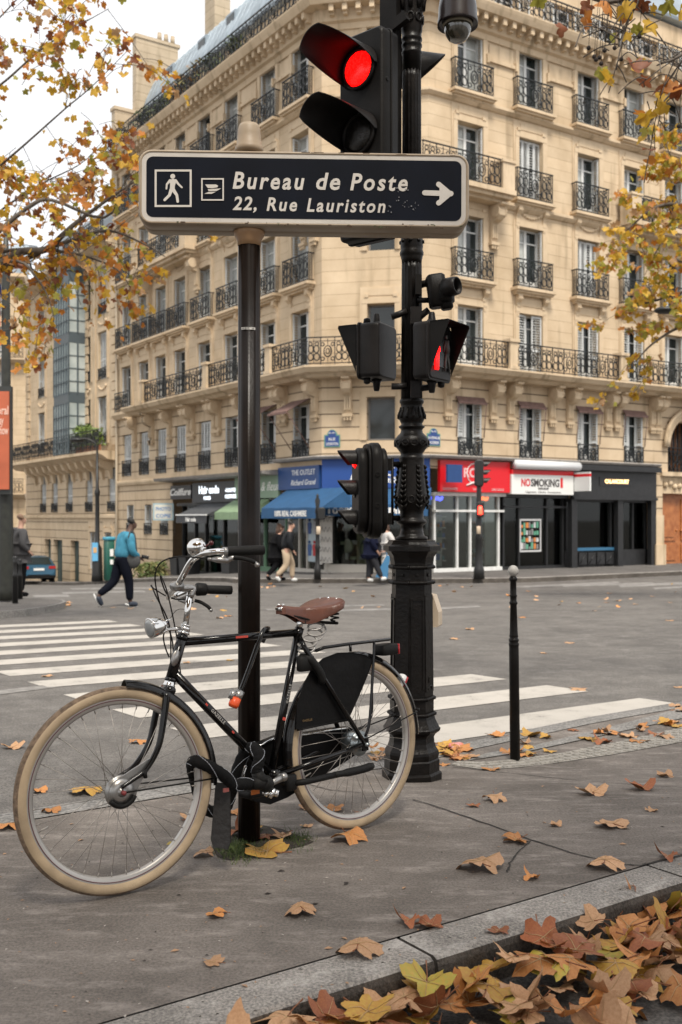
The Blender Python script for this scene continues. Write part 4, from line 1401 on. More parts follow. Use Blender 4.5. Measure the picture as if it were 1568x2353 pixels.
# ---- blue cashmere shop on the cut corner and the left front
B0 = L.at(646)
sf = shopfront(L, B0, -.02, -2.0, .9, (.6, .58, .55), [B0 + .06, L.at(672), L.at(690), L.at(736), -.1], 'cream', m=mat('cream_shopfront', (.52, .48, .42), .5), stall=.25)
sf2 = shopfront(Cf, .02, CW - .02, -1.85, .9, (.6, .58, .55), [.1, CW * .55, CW * .9], 'cream', m=mat('cream_shopfront', (.52, .48, .42), .5), stall=.3)
gmb, gm = goods(Cf, .45, 1.75, .5, .9, (-1.4, -.9, -.3), 4, [('sage', (.3, .33, .22)), ('pale', (.5, .5, .5)), ('straw', (.42, .38, .24))], rs)
gmb.mat(2); Cf.bb(gmb, .4, 1.85, 1.0, 1.05, -1.6, .8)
for (x, z, r_) in ((.75, -.2, .24), (1.3, -.4, .22), (1.45, -1.05, .3), (.7, -.95, .25)):
    gmb.mat(0); gmb.lathe([(r_ * .5, -.05), (r_, .02), (r_ * .8, .06)], 14, Cf.p(x, .7, z), Cf.R @ Matrix.Rotation(pi / 2, 3, 'X'))
gmb.build('shop_display', gm, sf2)
lat = MB(); lat.mat(0); Cf.bb(lat, -.0, .36, -.02, .02, -1.5, .85); L.bb(lat, L.at(737), -.0, -.03, .02, -1.55, .85); lat.mat(1)
for i in range(7):
    for j in range(3):
        x0q = L.at(739) + j * .22
        lat.tube([L.p(x0q, -.04, -1.45 + i * .33), L.p(x0q + .11, -.04, -1.29 + i * .33), L.p(x0q + .22, -.04, -1.45 + i * .33)], .012, 4)
lat.build('shop_display', [mat('cream_lattice_panel', (.6, .57, .52), .5), mat('grey_lattice', (.34, .32, .3), .6)], sf2)
pm = MB(); pm.mat(0); L.bb(pm, L.at(690), L.at(735), .3, .34, -1.5, .7)
cols_ = [(.03, .08, .25), (.4, .4, .42), (.2, .05, .05), (.05, .12, .3), (.5, .03, .03), (.03, .03, .04)]
for j in range(2):
    for i in range(4):
        pm.mat(1 + (i + 3 * j) % 6)
        x = L.at(690) + (i + .5) * (L.at(735) - L.at(690)) / 4
        z = -.55 - j * .75
        L.bb(pm, x - .09, x + .09, .28, .3, z, z + .4); L.bb(pm, x - .12, x + .12, .285, .3, z + .18, z + .36); pm.ball(L.p(x, .29, z + .47), .055, 7, 5)
ps = one(pm, 'shop_poster', [mat('pale_blue_poster', (.42, .5, .54), .5)] + [mat('poster_ink_%s' % k, c, .6) for k, c in zip(('navy', 'grey', 'maroon', 'blue', 'red', 'black'), cols_)], L.p(L.at(712), .3, -1.5), 'pale blue outlet poster with rows of small clothed figures in the blue shop window', 'poster')
letters(ps, L, [('OUTLET', .3, L.at(712), .1, dict(align='CENTER', bold=.01, fit=1.1))], mat('peach_letter', (.6, .3, .2), .5), .29)
sg = sign(L, B0, .0, .98, 1.76, 0, .12, M_BLUE, 'navy fascia with thin white lettering left of the corner, above blue awning')
letters(sg, L, [('THE OUTLET', .26, L.at(704), 1.46, dict(align='CENTER', fit=1.5)), ('Richard Grand', .26, L.at(704), 1.12, dict(align='CENTER', shear=.35, fit=1.6))], M_LETW, -.12)
sg = sign(Cf, .03, CW + .05, .98, 1.98, 0, .12, mat('bright_navy_fascia', (.012, .058, .24), .5), 'bright navy fascia on the cut corner above its awning')
letters(sg, Cf, [('THE OUTLET', .26, CW * .55, 1.62, dict(align='CENTER', fit=1.3)), ('Richard Grand', .4, CW * .55, 1.15, dict(align='CENTER', shear=.35, fit=2.0, bold=.006))], M_LETW, -.12)
m_ = MB(); sweep(m_, [L.p(B0 - .05, 0, 0), L.p(0, 0, 0), Rf.p(0, 0, 0), Rf.p(Rf.at(1505), 0, 0)], [(-.02, 1.92), (.3, 1.95), (.34, 2.02), (.3, 2.06), (-.02, 2.08)])
m_.build('ledge', mat('lead_ledge', (.24, .22, .2), .6, var=.2), corner)
def awning(F, x0, x1, zt, zb, out, val, label, matl, txt=None, tc=None, stripe=None, fit=None):
    m_ = MB()
    n = max(3, int((x1 - x0) / .5))
    A, B, Cc = [], [], []
    for i in range(n + 1):
        x = x0 + (x1 - x0) * i / n
        A.append(F.p(x, -.06, zt)); B.append(F.p(x, -out, zb + .02 * (i % 2))); Cc.append(F.p(x, -out - .01, zb - val))
    m_.strip(B, A); m_.strip(Cc, B)
    m_.strip([p - Vector((0, 0, .02)) for p in A], [p - Vector((0, 0, .02)) for p in B])
    for x in (x0, x1):
        m_.add([F.p(x, -.06, zt), F.p(x, -out, zb), F.p(x, -.06, zb)], [(0, 1, 2)])
    for x in (x0 + .05, x1 - .05):
        m_.tube([F.p(x, -.05, zb - .1), F.p(x, -out + .02, zb)], .018, 5)
    a = tag(m_.build('awning', matl, None, F.p((x0 + x1) / 2, 0, zb)), label, 'awning')
    if txt:
        mb = MB(); F.text(mb, txt, val * .75, (x0 + x1) / 2, zb - val * .78, -out - .018, depth=.003, align='CENTER', bold=.006, fit=fit)
        mb.build('lettering', tc or M_LETW, a)
    if stripe:
        mb = MB(); F.bb(mb, x0, x1, -out - .03, -out + .01, zb - .01, zb + .04); mb.build('front_rail', M_WHITE, a)
    return a
awning(L, L.at(601, -1.1), L.at(742, -1.1), .98, .32, 1.1, .34, 'blue canvas awning reading REAL CASHMERE, left of the corner', M_AWN, '100% REAL CASHMERE', fit=2.0)
awning(Cf, .12, CW + .1, .98, .42, 1.0, .36, 'blue canvas awning reading CASHMERE on the cut corner', M_AWN, '100% CASHMERE', fit=2.9)
# ---- green shop
G0 = L.at(545)
sf = shopfront(L, G0, B0 - .06, -2.4, .85, (.16, .25, .17), [G0 + .06, G0 + 1.6, B0 - .12], 'green', m=mat('green_shopfront', (.11, .2, .13), .5), stall=.6)
sg = sign(L, G0, B0 - .02, .72, 1.55, 0, .1, mat('sage_fascia', (.2, .29, .2), .5), 'sage green fascia with white script beside the blue fascia')
letters(sg, L, [('& fleurs', .46, L.at(606), .98, dict(shear=.3, fit=1.5))], M_LETW, -.1)
awning(L, G0 - .1, B0 - .7, .68, .2, .9, .26, 'pale green shop awning half hidden behind the sign post', mat('green_canvas', (.19, .27, .16), .75, var=.1))
# ---- hairdresser
H0 = L.at(447)
sf = shopfront(L, L.at(404), G0 - .02, -2.75, .62, (.02, .02, .02), [L.at(404) + .1, L.at(434), L.at(458), L.at(500), G0 - .1], 'black', m=M_BLACKWOOD, stall=.55, inside=mat('dim_salon', (.06, .055, .045), .7, var=.7, vscale=1.5))
sg = sign(L, H0, G0 - .02, .62, 1.42, 0, .1, mat('charcoal_fascia', (.03, .032, .036), .45), 'charcoal fascia reading Hair code in glowing white letters')
letters(sg, L, [('Hair code', .42, L.at(463), .98, dict(bold=.012, fit=1.75)), ('PARIS', .18, L.at(474), .73, dict(bold=.006, fit=.6)), ('-HAUTE', .19, L.at(523), 1.0, dict(bold=.006, fit=.85)), ('COIFFURE', .19, L.at(523), .76, dict(bold=.006, fit=.9))], mat('lit_white_letter', (.8, .85, .9), .4, emit=(.85, .93, 1), estr=1.0), -.1)
sg = sign(L, L.at(398), L.at(445), .78, 1.36, -.02, .1, M_BLACKWOOD, 'small black sign reading Coiffure in white script')
letters(sg, L, [('Coiffure', .4, (L.at(398) + L.at(445)) / 2, .95, dict(align='CENTER', shear=.3, bold=.012, fit=2.0))], M_LETW, -.12)
awning(L, L.at(405, -1.2), G0 - .15, .58, .1, 1.2, .3, 'dark grey hairdresser awning with a white front edge', mat('charcoal_canvas', (.05, .052, .056), .8, var=.2), 'Hair code', M_LETW, True, fit=.9)
m_ = MB(); sweep(m_, [L.p(L.at(392), 0, 0), L.p(B0, 0, 0)], [(-.02, 1.5), (.75, 1.55), (.8, 1.66), (-.02, 1.72)]); m_.build('ledge', mat('lead_ledge', (.24, .22, .2), .6), corner)
# ---- blade sign PHOTO COPIE
xp = L.at(352, -1.0)
b_ = MB(); b_.mat(0)
Wf = Fac(L.p(xp, -1.0, 0).x, L.p(xp, -1.0, 0).y, 8)
zc = Wf.zat(374, 1176)
Wf.bb(b_, 0, .86, -.06, .06, zc - .36, zc + .36); b_.mat(1); Wf.bb(b_, .06, .8, -.066, .066, zc - .3, zc + .3)
b_.mat(2); b_.tube([Wf.p(.86, 0, zc + .2), L.p(L.at(400), -.0, zc + .2)], .02, 5)
sg = one(b_, 'shop_sign', [mat('pale_blue_edge', (.3, .42, .46), .5), mat('cream_sign_face', (.6, .58, .5), .5), M_IRON], Wf.p(.4, 0, zc - .36), 'cream projecting sign reading PHOTO COPIE in blue letters', 'sign')
letters(sg, Wf, [('PHOTO', .21, .43, zc + .05, dict(align='CENTER', bold=.004, fit=.62)), ('COPIE', .21, .43, zc - .24, dict(align='CENTER', bold=.004, fit=.62))], mat('blue_letter', (.08, .2, .42), .5), -.067)
# ---- enamel street plates
def plate(F, x, z, s1, s2, label):
    m_ = MB(); m_.mat(0); F.bb(m_, x - .27, x + .27, -.03, 0, z - .21, z + .2)
    m_.lathe([(.17, -.03), (.17, 0)], 18, F.p(x, 0, z + .2), F.R @ Matrix.Rotation(-pi / 2, 3, 'X'), smooth=False)
    m_.mat(1); F.bb(m_, x - .235, x + .235, -.036, -.02, z - .18, z + .165)
    m_.lathe([(.13, -.0), (.13, .035)], 18, F.p(x, 0, z + .22), F.R @ Matrix.Rotation(pi / 2, 3, 'X'), smooth=False)
    s = one(m_, 'street_plate', [mat('plate_green', (.1, .25, .2), .4), mat('plate_blue', (.02, .055, .2), .45)], F.p(x, 0, z - .2), label, 'sign')
    letters(s, F, [(s1, .13, x, z + .01, dict(align='CENTER')), (s2, .13, x, z - .145, dict(align='CENTER', fit=.4)), ('16e Arr', .08, x, z + .24, dict(align='CENTER'))], M_LETW, -.037)
plate(Cf, Cf.at(764), Cf.zat(764, 1013), 'RUE', 'LAURISTON', 'blue enamel street plate left of the chamfer window')
plate(Rf, Rf.at(996), Rf.zat(996, 1010), 'AVENUE', 'KLEBER', 'blue enamel street plate right of the big lamp post')
# ---- small window awnings of the first floor
for k, (F, px) in enumerate(((L, 692), (L, 617), (Rf, 1080), (Rf, 1219), (Rf, 1351), (Rf, 1456))):
    x = F.at(px); m_ = MB()
    o_, zb = (.95, 3.55) if F is L else (.16, 3.86)
    m_.strip([F.p(x + a, -o_, zb) for a in (-.62, 0, .62)], [F.p(x + a, -.01, 4.05) for a in (-.62, 0, .62)])
    m_.strip([F.p(x + a, -.01, 4.03) for a in (-.62, 0, .62)], [F.p(x + a, -o_, zb - .02) for a in (-.62, 0, .62)])
    F.bb(m_, x - .62, x + .62, -o_ - .02, -o_ + .02, zb - .07, zb + .01)
    for s in (-1, 1): m_.tube([F.p(x + s * .6, -o_, zb), F.p(x + s * .6, -.03, zb - 1.2 if F is L else 2.7)], .016, 4)
    lab = ['dusky brown window awning propped open, nearest the cut corner', 'dusky brown window awning just right of the sign post',
           'rolled brown window awning above the red shop', 'rolled brown window awning above the NO SMOKING fascia',
           'rolled brown window awning above left end of the black boutique', 'rolled brown window awning above right end of the black boutique'][k]
    one(m_, 'window_awning', mat('dusky_brown_canvas', (.16, .095, .08), .8, var=.2), F.p(x, 0, zb), lab, 'awning')
# ---- planters outside the hairdresser
for px, lab in ((415, 'black square planter box left of the hairdresser window'), (436, 'black planter box right beside the other, under the hairdresser window'), (535, 'black planter box by the green shop')):
    c = L.p(L.at(px, -.7), -.7, 0); c.z = g_road(c.x, c.y) + .13
    m_ = MB(); m_.box(c + Vector((0, 0, .33)), (.6, .6, .66), L.R, 1.1); m_.box(c + Vector((0, 0, .68)), (.72, .72, .05), L.R)
    one(m_, 'planter_box', M_BLACKWOOD, c, lab, 'planter')
# ================================================================== street furniture in front
M_CAST = mat('black_cast_iron', (.0075, .0062, .0055), .36, .0, var=.35, vscale=14, bump=.25, bscale=55, spec=.18)
M_BROWNPOLE = mat('brown_black_pole', (.008, .0052, .004), .32, .0, var=.35, vscale=10, bump=.06, bscale=90, spec=.2)
M_SIGB = mat('signal_black', (.0075, .0066, .006), .48, .0, var=.3, vscale=9, bump=.12, bscale=120, spec=.13)
M_SIGG = mat('signal_dark_grey', (.013, .0115, .011), .42, .0, var=.25, vscale=9, bump=.12, bscale=120, spec=.15)
M_CREAM = mat('aged_cream_plastic', (.24, .18, .12), .5, spec=.3, col2=(.34, .275, .20), vscale=4)
M_STEEL = mat('bolt_steel', (.5, .49, .47), .35, .9)

# ------------------------------------------------------------------ the direction sign on its post
pb = GP(573, 1930, g_side)
post = thing('sign_post', pb, 'dark ribbed metal post carrying the post-office direction sign', 'post')
POST_D = pb.y
px0 = pb.x
m_ = MB(); rp = .0437
def flute_p(k, z): return 1.0 if k % 4 else .955
top_z = P(0, 560, POST_D).z
m_.lathe([(rp, -.12 + 0), (rp, top_z)], 40, (px0, pb.y, 0), flute=flute_p)
m_.build('pole', M_BROWNPOLE, post)
m_ = MB()
z1, z0 = P(0, 532, POST_D).z, P(0, 566, POST_D).z
m_.lathe([(.045, z0), (.047, z0 + .022), (.058, z0 + .04), (.062, z1 - .004), (.06, z1)], 24, (px0, pb.y, 0))
m_.build('collar', mat('tan_collar', (.34, .2, .1), .5, var=.2), post)
m_ = MB(); zl = P(0, 759, POST_D).z
a0 = -pi / 2
pts = [Vector((px0 + (rp + .0012) * cos(a0 + a), pb.y + (rp + .0012) * sin(a0 + a), zl)) for a in [(-.5 + .1 * i) * 1.3 for i in range(11)]]
m_.strip([p - Vector((0, 0, .005)) for p in pts], [p + Vector((0, 0, .005)) for p in pts])
m_.build('sticker', mat('dark_sticker', (.3, .29, .27), .6, var=.8, vscale=120), post)

SGX = Fac(px0, pb.y, 1.9)                                # frame of the sign: x to the right
def sx(px, y=-.075):
    return SGX.at(px, y)
sgn = thing('direction_sign', (px0, pb.y, top_z), 'navy and cream box sign reading Bureau de Poste, 22 Rue Lauriston, with an arrow', 'sign')
xL, xR = sx(318), sx(1079)
zT, zB = SGX.zat(698, 347, -.075), SGX.zat(698, 521, -.075)
zc, hh = (zT + zB) / 2, (zT - zB)
roll = Matrix.Rotation(radians(.22), 4, 'Y')
SM = SGX.M @ Matrix.Translation(((xL + xR) / 2, 0, zc)) @ roll
SW = xR - xL
def rrect(w, h, r, n=7):
    out = []
    for (sx_, sy_, a0_) in ((1, 1, 0), (-1, 1, 90), (-1, -1, 180), (1, -1, 270)):
        for k in range(n + 1):
            a = radians(a0_ + 90 * k / n)
            out.append((sx_ * (w / 2 - r) + r * cos(a), sy_ * (h / 2 - r) + r * sin(a)))
    return out
FaceM = lambda y: SM @ Matrix.Translation((0, y, 0)) @ Matrix(((1, 0, 0, 0), (0, 0, -1, 0), (0, 1, 0, 0), (0, 0, 0, 1)))
def plate_loft(mb, rings):
    """rings: (w, h, r, y) outlines joined front to back"""
    vs = []; n = None
    for (w, h, r, y) in rings:
        o = rrect(w, h, r); n = len(o)
        vs += [SM @ Vector((a, y, b_)) for a, b_ in o]
    fs = []
    for j in range(len(rings) - 1):
        for i in range(n):
            i2 = (i + 1) % n
            fs.append((j * n + i, j * n + i2, (j + 1) * n + i2, (j + 1) * n + i))
    fs.append(tuple(range(n - 1, -1, -1))); L_ = (len(rings) - 1) * n
    fs.append(tuple(range(L_, L_ + n)))
    mb.add(vs, fs, True); mb.s[-1] = False; mb.s[-2] = False
m_ = MB()
plate_loft(m_, [(SW - .03, hh - .03, .04, .078), (SW, hh, .05, .068), (SW, hh, .05, .004), (SW - .006, hh - .006, .048, 0), (SW, hh, .05, -.004), (SW, hh, .05, -.064), (SW - .012, hh - .012, .046, -.076), (SW - .022, hh - .022, .041, -.0772), (SW - .027, hh - .027, .039, -.073)])
m_.build('casing', M_CREAM, sgn)
m_ = MB(); plate_loft(m_, [(SW - .027, hh - .027, .038, -.0725), (SW - .027, hh - .027, .038, -.0745)])
face = m_.build('white_border', mat('sign_white', (.50, .465, .42), .4, var=.1, vscale=6), sgn)
m_ = MB(); plate_loft(m_, [(SW - .062, hh - .06, .026, -.0744), (SW - .062, hh - .06, .026, -.0758)])
m_.build('navy_panel', mat('sign_navy', (.0035, .0052, .0105), .5, var=.25, vscale=5, spec=.12), sgn)
m_ = MB()
def sxz(px, py):                                         # photo position on the face to face-local x, z
    x = sx(px) - (xL + xR) / 2; z = SGX.zat(px, py, -.075) - zc
    q = roll.inverted() @ Vector((x, 0, z))
    return q.x, q.z
def ftext(s, px, pyb, size, **kw):
    x, z = sxz(px, pyb)
    text_into(m_, s, size, FaceM(-.0762) @ Matrix.Translation((x, z, 0)), depth=.0012, **kw)
wid = lambda a, b_: sxz(b_, 400)[0] - sxz(a, 400)[0]
ftext('Bureau', 535, 433, .0905, bold=.0021, shear=.2, spacing=1.25, fit=wid(535, 700))
ftext('de', 727, 435, .0905, bold=.0021, shear=.2, spacing=1.2, fit=wid(727, 782))
ftext('Poste', 805, 436.5, .0905, bold=.0021, shear=.2, spacing=1.25, fit=wid(805, 937))
ftext('22,', 535, 482, .072, bold=.0016, shear=.2, spacing=1.15, fit=wid(535, 590))
ftext('Rue', 613, 484, .072, bold=.0016, shear=.2, spacing=1.25, fit=wid(613, 683))
ftext('Lauriston', 705, 486, .072, bold=.0016, shear=.2, spacing=1.25, fit=wid(705, 886))
_fz = 0.0
def fpoly(pts):
    q = [sxz(*p) for p in pts]
    ar = sum(a[0] * b_[1] - b_[0] * a[1] for a, b_ in zip(q, q[1:] + q[:1]))
    if ar < 0: q = q[::-1]
    global _fz
    _fz += .00003
    m_.prism(q, .0012 + _fz, FaceM(-.0762))
def fring(x0, y0, x1, y1, w):
    for a in ((x0, y0, x1, y0 + w), (x0, y1 - w, x1, y1), (x0, y0 + w, x0 + w, y1 - w), (x1 - w, y0 + w, x1, y1 - w)):
        fpoly([(a[0], a[1]), (a[2], a[1]), (a[2], a[3]), (a[0], a[3])])
def fdisc(x, y, r, n=16): fpoly([(x + r * cos(2 * pi * i / n), y + r * sin(2 * pi * i / n)) for i in range(n)])
M_SLET = mat('sign_letter_white', (.54, .505, .46), .4, var=.06)
m_.build('lettering', M_SLET, sgn); m_ = MB()
fring(356, 390, 441, 476, 4.5)
# walking figure: head, body, arms and legs
fdisc(397.5, 405.5, 5.6)
def limb(pts, w):
    q = []
    pl = [Vector((a, b_)) for a, b_ in pts]
    Lf, Rt = [], []
    for i, p in enumerate(pl):
        d = (pl[min(i + 1, len(pl) - 1)] - pl[max(i - 1, 0)]).normalized(); s = Vector((-d.y, d.x)) * w[i] / 2
        Lf.append(tuple(p + s)); Rt.append(tuple(p - s))
    for i in range(len(pl) - 1):
        fpoly([Lf[i], Lf[i + 1], Rt[i + 1], Rt[i]])
    for i, p in enumerate(pl): fdisc(p.x, p.y, w[i] / 2 * .99, 10)
limb([(398, 418), (397, 427), (396.5, 436)], [14, 11, 11])
limb([(391.5, 415), (384, 424), (383, 434)], [6, 4.6, 4])
limb([(404, 415), (411, 424), (418.5, 431)], [6, 4.6, 4])
limb([(399, 437), (407, 449), (409, 463.5)], [8.5, 6.5, 6])
limb([(394, 437), (390, 449), (379, 460)], [8.5, 6.5, 6])
m_.build('walking_symbol', M_SLET, sgn); m_ = MB()
fring(463, 410, 515, 461.5, 3.2)
fpoly([(472, 424.5), (497, 424.5), (502, 427.5), (500, 431), (488, 433), (478, 432.5)])
fpoly([(478, 435.5), (509, 433.5), (498, 439.5), (480, 439.5)])
fpoly([(480, 441.5), (496, 441.5), (487, 446), (470, 446)])
m_.build('post_symbol', M_SLET, sgn); m_ = MB()
limb([(976, 443.5), (1030, 445.5)], [12, 12])
limb([(1008, 424), (1036, 445.5), (1008, 467)], [12, 13, 12])
fpoly([(1010, 428), (1040, 445.5), (1010, 464)])
m_.build('arrow', M_SLET, sgn)
m_ = MB(); rs = random.Random(5)
for (cx_, cy_, n_) in ((930, 468, 10), (925, 440, 5), (955, 480, 5), (905, 478, 4)):
    for i in range(n_):
        x, y = cx_ + rs.gauss(0, 12), cy_ + rs.gauss(0, 6); r_ = rs.uniform(.6, 2.2)
        fpoly([(x + r_ * cos(a) * rs.uniform(.5, 1.2), y + r_ * sin(a) * rs.uniform(.5, 1.2)) for a in (0, 1.2, 2.4, 3.7, 5)])
m_.build('chipped_paint', mat('chip_grey', (.2, .2, .21), .6), sgn)
m_ = MB()
for i in range(30):                                      # rust and moss along the lower rim and the right corner
    u = rs.random() ** .6
    x = (u - .5) * SW * .98; s = rs.uniform(.002, .008)
    m_.mat(0 if rs.random() < .6 else 1)
    m_.box(SM @ Vector((x, -.0755 - rs.uniform(0, .002), -hh / 2 + rs.uniform(.001, .016))), (s * rs.uniform(1, 3), .0016, .004), SGX.R)
for i in range(8):
    m_.mat(0).box(SM @ Vector((rs.uniform(0, SW / 2 - .06), -.0762, hh / 2 - rs.uniform(.005, .012))), (rs.uniform(.01, .04), .0012, .002), SGX.R)
m_.build('grime', [mat('rust_stain', (.07, .04, .02), .8), mat('moss_stain', (.06, .07, .03), .9)], sgn)
m_ = MB()
zt_ = SGX.zat(570, 346, 0); zf = SGX.zat(570, 283, 0); H_ = zf - zt_
m_.lathe([(.056, zt_ - .012), (.055, zt_ + .1 * H_), (.05, zt_ + .14 * H_), (.046, zt_ + .55 * H_), (.043, zt_ + .8 * H_), (.036, zt_ + .94 * H_), (.02, zt_ + H_), (.0001, zt_ + H_ * 1.01)], 28, (px0, pb.y, CZ))
m_.build('finial', M_CREAM, sgn)

# ------------------------------------------------------------------ cast-iron lamp post carrying the signals
LD = 5.25
lb = Vector(((946.5 - CX) / FPX * LD, LD, g_side(.36, LD)))
lz = lambda y: CZ + (HY - y) / FPX * LD
lr = lambda w: w / FPX * LD
lamp = thing('lamp_post', lb, 'tall black ornate cast-iron lamp post with octagonal base beside the bicycle', 'lamp post')
a8 = radians(22.5 + 12)
m_ = MB()
sc8 = 1 / cos(pi / 8)
base = [(66, 1815), (66, 1772), (64.5, 1769), (61, 1767), (61, 1742), (58, 1739), (59.5, 1733), (60, 1727), (59, 1721), (55.5, 1716), (53, 1712), (50, 1702), (49, 1690), (52, 1684), (62, 1676), (63.5, 1670), (61, 1667), (56, 1658), (51.5, 1648), (50, 1642)]
m_.lathe([(lr(w) * sc8 * .965, lz(y)) for w, y in base], 8, (lb.x, LD, 0), a0=a8, smooth=False)
m_.build('base', M_CAST, lamp)
m_ = MB()
m_.lathe([(lr(w) * sc8 * .965, lz(y)) for w, y in [(48.5, 1642), (48.5, 1602), (47.3, 1597), (44, 1340), (44, 1306)]], 8, (lb.x, LD, 0), a0=a8, smooth=False)
# panels raised on the faces of the shaft
for k in range(8):
    a = a8 + pi / 8 + k * pi / 4
    n_ = Vector((cos(a), sin(a), 0)); Rk = Matrix.Rotation(a + pi / 2, 3, 'Z')
    ymid = 1472
    r_ = lr(46) * .965 + .001
    tilt = Matrix.Rotation(-(lr(3.3) / (lz(1340) - lz(1597))), 3, 'X')
    if k % 2 == 0:
        m_.box(Vector((lb.x, LD, lz(1475))) + n_ * r_, (.078, .006, lz(1365) - lz(1585)), Rk @ tilt)
        m_.box(Vector((lb.x, LD, lz(1558))) + n_ * (r_ + .006), (.026, .006, .03), Rk)
        m_.ring(Vector((lb.x, LD, lz(1580))) + n_ * (r_ + .006), .02, .004, n_, 12, 4, 0, 180)
    else:
        for s_ in (-1, 1):
            m_.box(Vector((lb.x, LD, lz(1475))) + n_ * r_ + Rk @ Vector((s_ * .03, 0, 0)), (.006, .008, lz(1375) - lz(1580)), Rk @ tilt)
        m_.box(Vector((lb.x, LD, lz(1375))) + n_ * r_, (.06, .008, .008), Rk)
m_.build('shaft_panel', M_CAST, lamp)
for (w, y) in ((51.5, 1601), (53, 1637), (50, 1337), (50, 1302)):      # twisted rope mouldings
    R0 = lr(w) * 1.0; m_ = MB()
    n = 96
    for k in range(8):
        a0_, a1_ = a8 + k * pi / 4, a8 + (k + 1) * pi / 4
        A = Vector((cos(a0_), sin(a0_), 0)) * R0; B = Vector((cos(a1_), sin(a1_), 0)) * R0
        pts = [Vector((lb.x, LD, lz(y))) + A.lerp(B, i / 14) for i in range(15)]
        m_.tube(pts, [.0085 if i % 2 else .0115 for i in range(15)], 6)
    m_.build('rope_moulding', M_CAST, lamp)
m_ = MB()
m_.lathe([(lr(w) * sc8 * .965, lz(y)) for w, y in [(46.5, 1306), (47, 1292), (48, 1287), (49.5, 1279), (55, 1270), (58, 1266.5), (63.5, 1265), (63.5, 1254), (60, 1252.5), (56, 1250), (52.5, 1245), (51.5, 1241), (37, 1240.5)]], 8, (lb.x, LD, 0), a0=a8, smooth=False)
for k in range(8):
    a = a8 + pi / 8 + k * pi / 4
    n_ = Vector((cos(a), sin(a), 0))
    m_.lathe([(.0001, .0), (.009, 0), (.009, .004), (.0001, .005)], 10, Vector((lb.x, LD, lz(1320))) + n_ * (lr(44) * .975), Matrix.Rotation(a + pi / 2, 3, 'Z') @ Matrix.Rotation(pi / 2, 3, 'X'), smooth=False)
m_.build('cap_moulding', M_CAST, lamp)
m_ = MB()
vase = [(37, 1241), (37, 1234), (30, 1231), (27.5, 1225), (27.5, 1221), (26, 1219), (26, 1208), (28, 1206), (33, 1203), (35, 1199), (33, 1195), (28.5, 1192), (27.5, 1188), (27, 1176), (29, 1171), (33, 1164), (36.5, 1152), (37, 1142), (35.5, 1128), (33, 1110), (30, 1085), (28.5, 1066), (28.5, 1055), (29.5, 1052), (28, 1050), (25.5, 1045), (26, 1040), (29.5, 1037), (31, 1034), (36, 1028), (39.5, 1018), (38.5, 1009), (34, 1003), (32, 1001), (26, 995), (24.5, 989), (26, 985), (29.5, 983), (30, 980), (25, 977), (24, 974), (26.5, 969), (30, 962), (29, 953), (26, 945), (24.5, 936), (25, 929), (28, 925), (28, 921), (26.5, 918)]
m_.lathe([(lr(w), lz(y)) for w, y in vase], 36, (lb.x, LD, 0))
# leaves and scrolls in relief
for k in range(6):
    a = a8 + .35 + k * pi / 3
    for (y0, y1, r0, r1, w_) in ((1165, 1075, 37.5, 30, 1.0),):
        for j in range(9):
            y = y0 + (y1 - y0) * j / 8; r_ = r0 + (r1 - r0) * max(0, j - 1.5) / 6.5 if j > 2 else r0 - (2 - j) * 1.2
            for s in (-1, 1):
                aa = a + s * (.26 - .022 * j)
                p0 = Vector((lb.x + lr(r_) * cos(a), LD + lr(r_) * sin(a), lz(y + 4)))
                p1 = Vector((lb.x + lr(r_ + .4) * cos(aa), LD + lr(r_ + .4) * sin(aa), lz(y - 7)))
                m_.tube([p0, p0.lerp(p1, .5) + Vector((cos(a), sin(a), 0)) * .004, p1], [.006, .0075, .003], 5)
    a += pi / 6
    m_.ring(Vector((lb.x + lr(37.5) * cos(a), LD + lr(37.5) * sin(a), lz(1148))), .017, .005, (cos(a), sin(a), 0), 14, 5)
for k in range(12):
    a = a8 + k * pi / 6
    c_ = Vector((cos(a), sin(a), 0))
    m_.ring(Vector((lb.x, LD, lz(1019))) + c_ * lr(39), .018, .004, c_, 12, 4, ell=.85)
    m_.tube([Vector((lb.x, LD, lz(y))) + c_ * lr(r_) for y, r_ in ((963, 30.3), (955, 30.3), (946, 27.4), (936, 25.6))], [.007, .008, .006, .003], 5)
m_.build('vase_moulding', M_CAST, lamp)
m_ = MB()
def fl(k, z): return 1.0 if k % 3 != 1 else .9
m_.lathe([(lr(24.6), lz(919)), (lr(23.2), lz(620)), (lr(22.9), lz(605))], 48, (lb.x, LD, 0), flute=fl)
m_.lathe([(lr(22.6), lz(545)), (lr(21.6), lz(180)), (lr(21.6), lz(165))], 48, (lb.x, LD, 0), flute=fl)
m_.build('fluted_shaft', M_CAST, lamp)
m_ = MB()
m_.lathe([(lr(w), lz(y)) for w, y in [(23, 606), (23.5, 597), (25, 593), (25, 590), (27, 587), (27.5, 582), (26, 577), (25, 573), (26, 569), (26, 556), (25.5, 550), (24, 545), (22, 543)]], 30, (lb.x, LD, 0))
m_.lathe([(lr(w), lz(y)) for w, y in [(21.6, 166), (22, 128), (24, 126), (24, 122), (22, 120), (22, 110), (23.8, 108), (23.8, 104), (22, 102), (22, 96), (24, 94), (24, 90), (22.5, 88), (22.5, 78), (24, 74), (25, 60), (26, 40), (25.5, 15), (29, 2), (31, -10), (28, -16), (24, -20), (22, -60), (20, -700), (18, -1100)]], 30, (lb.x, LD, 0))
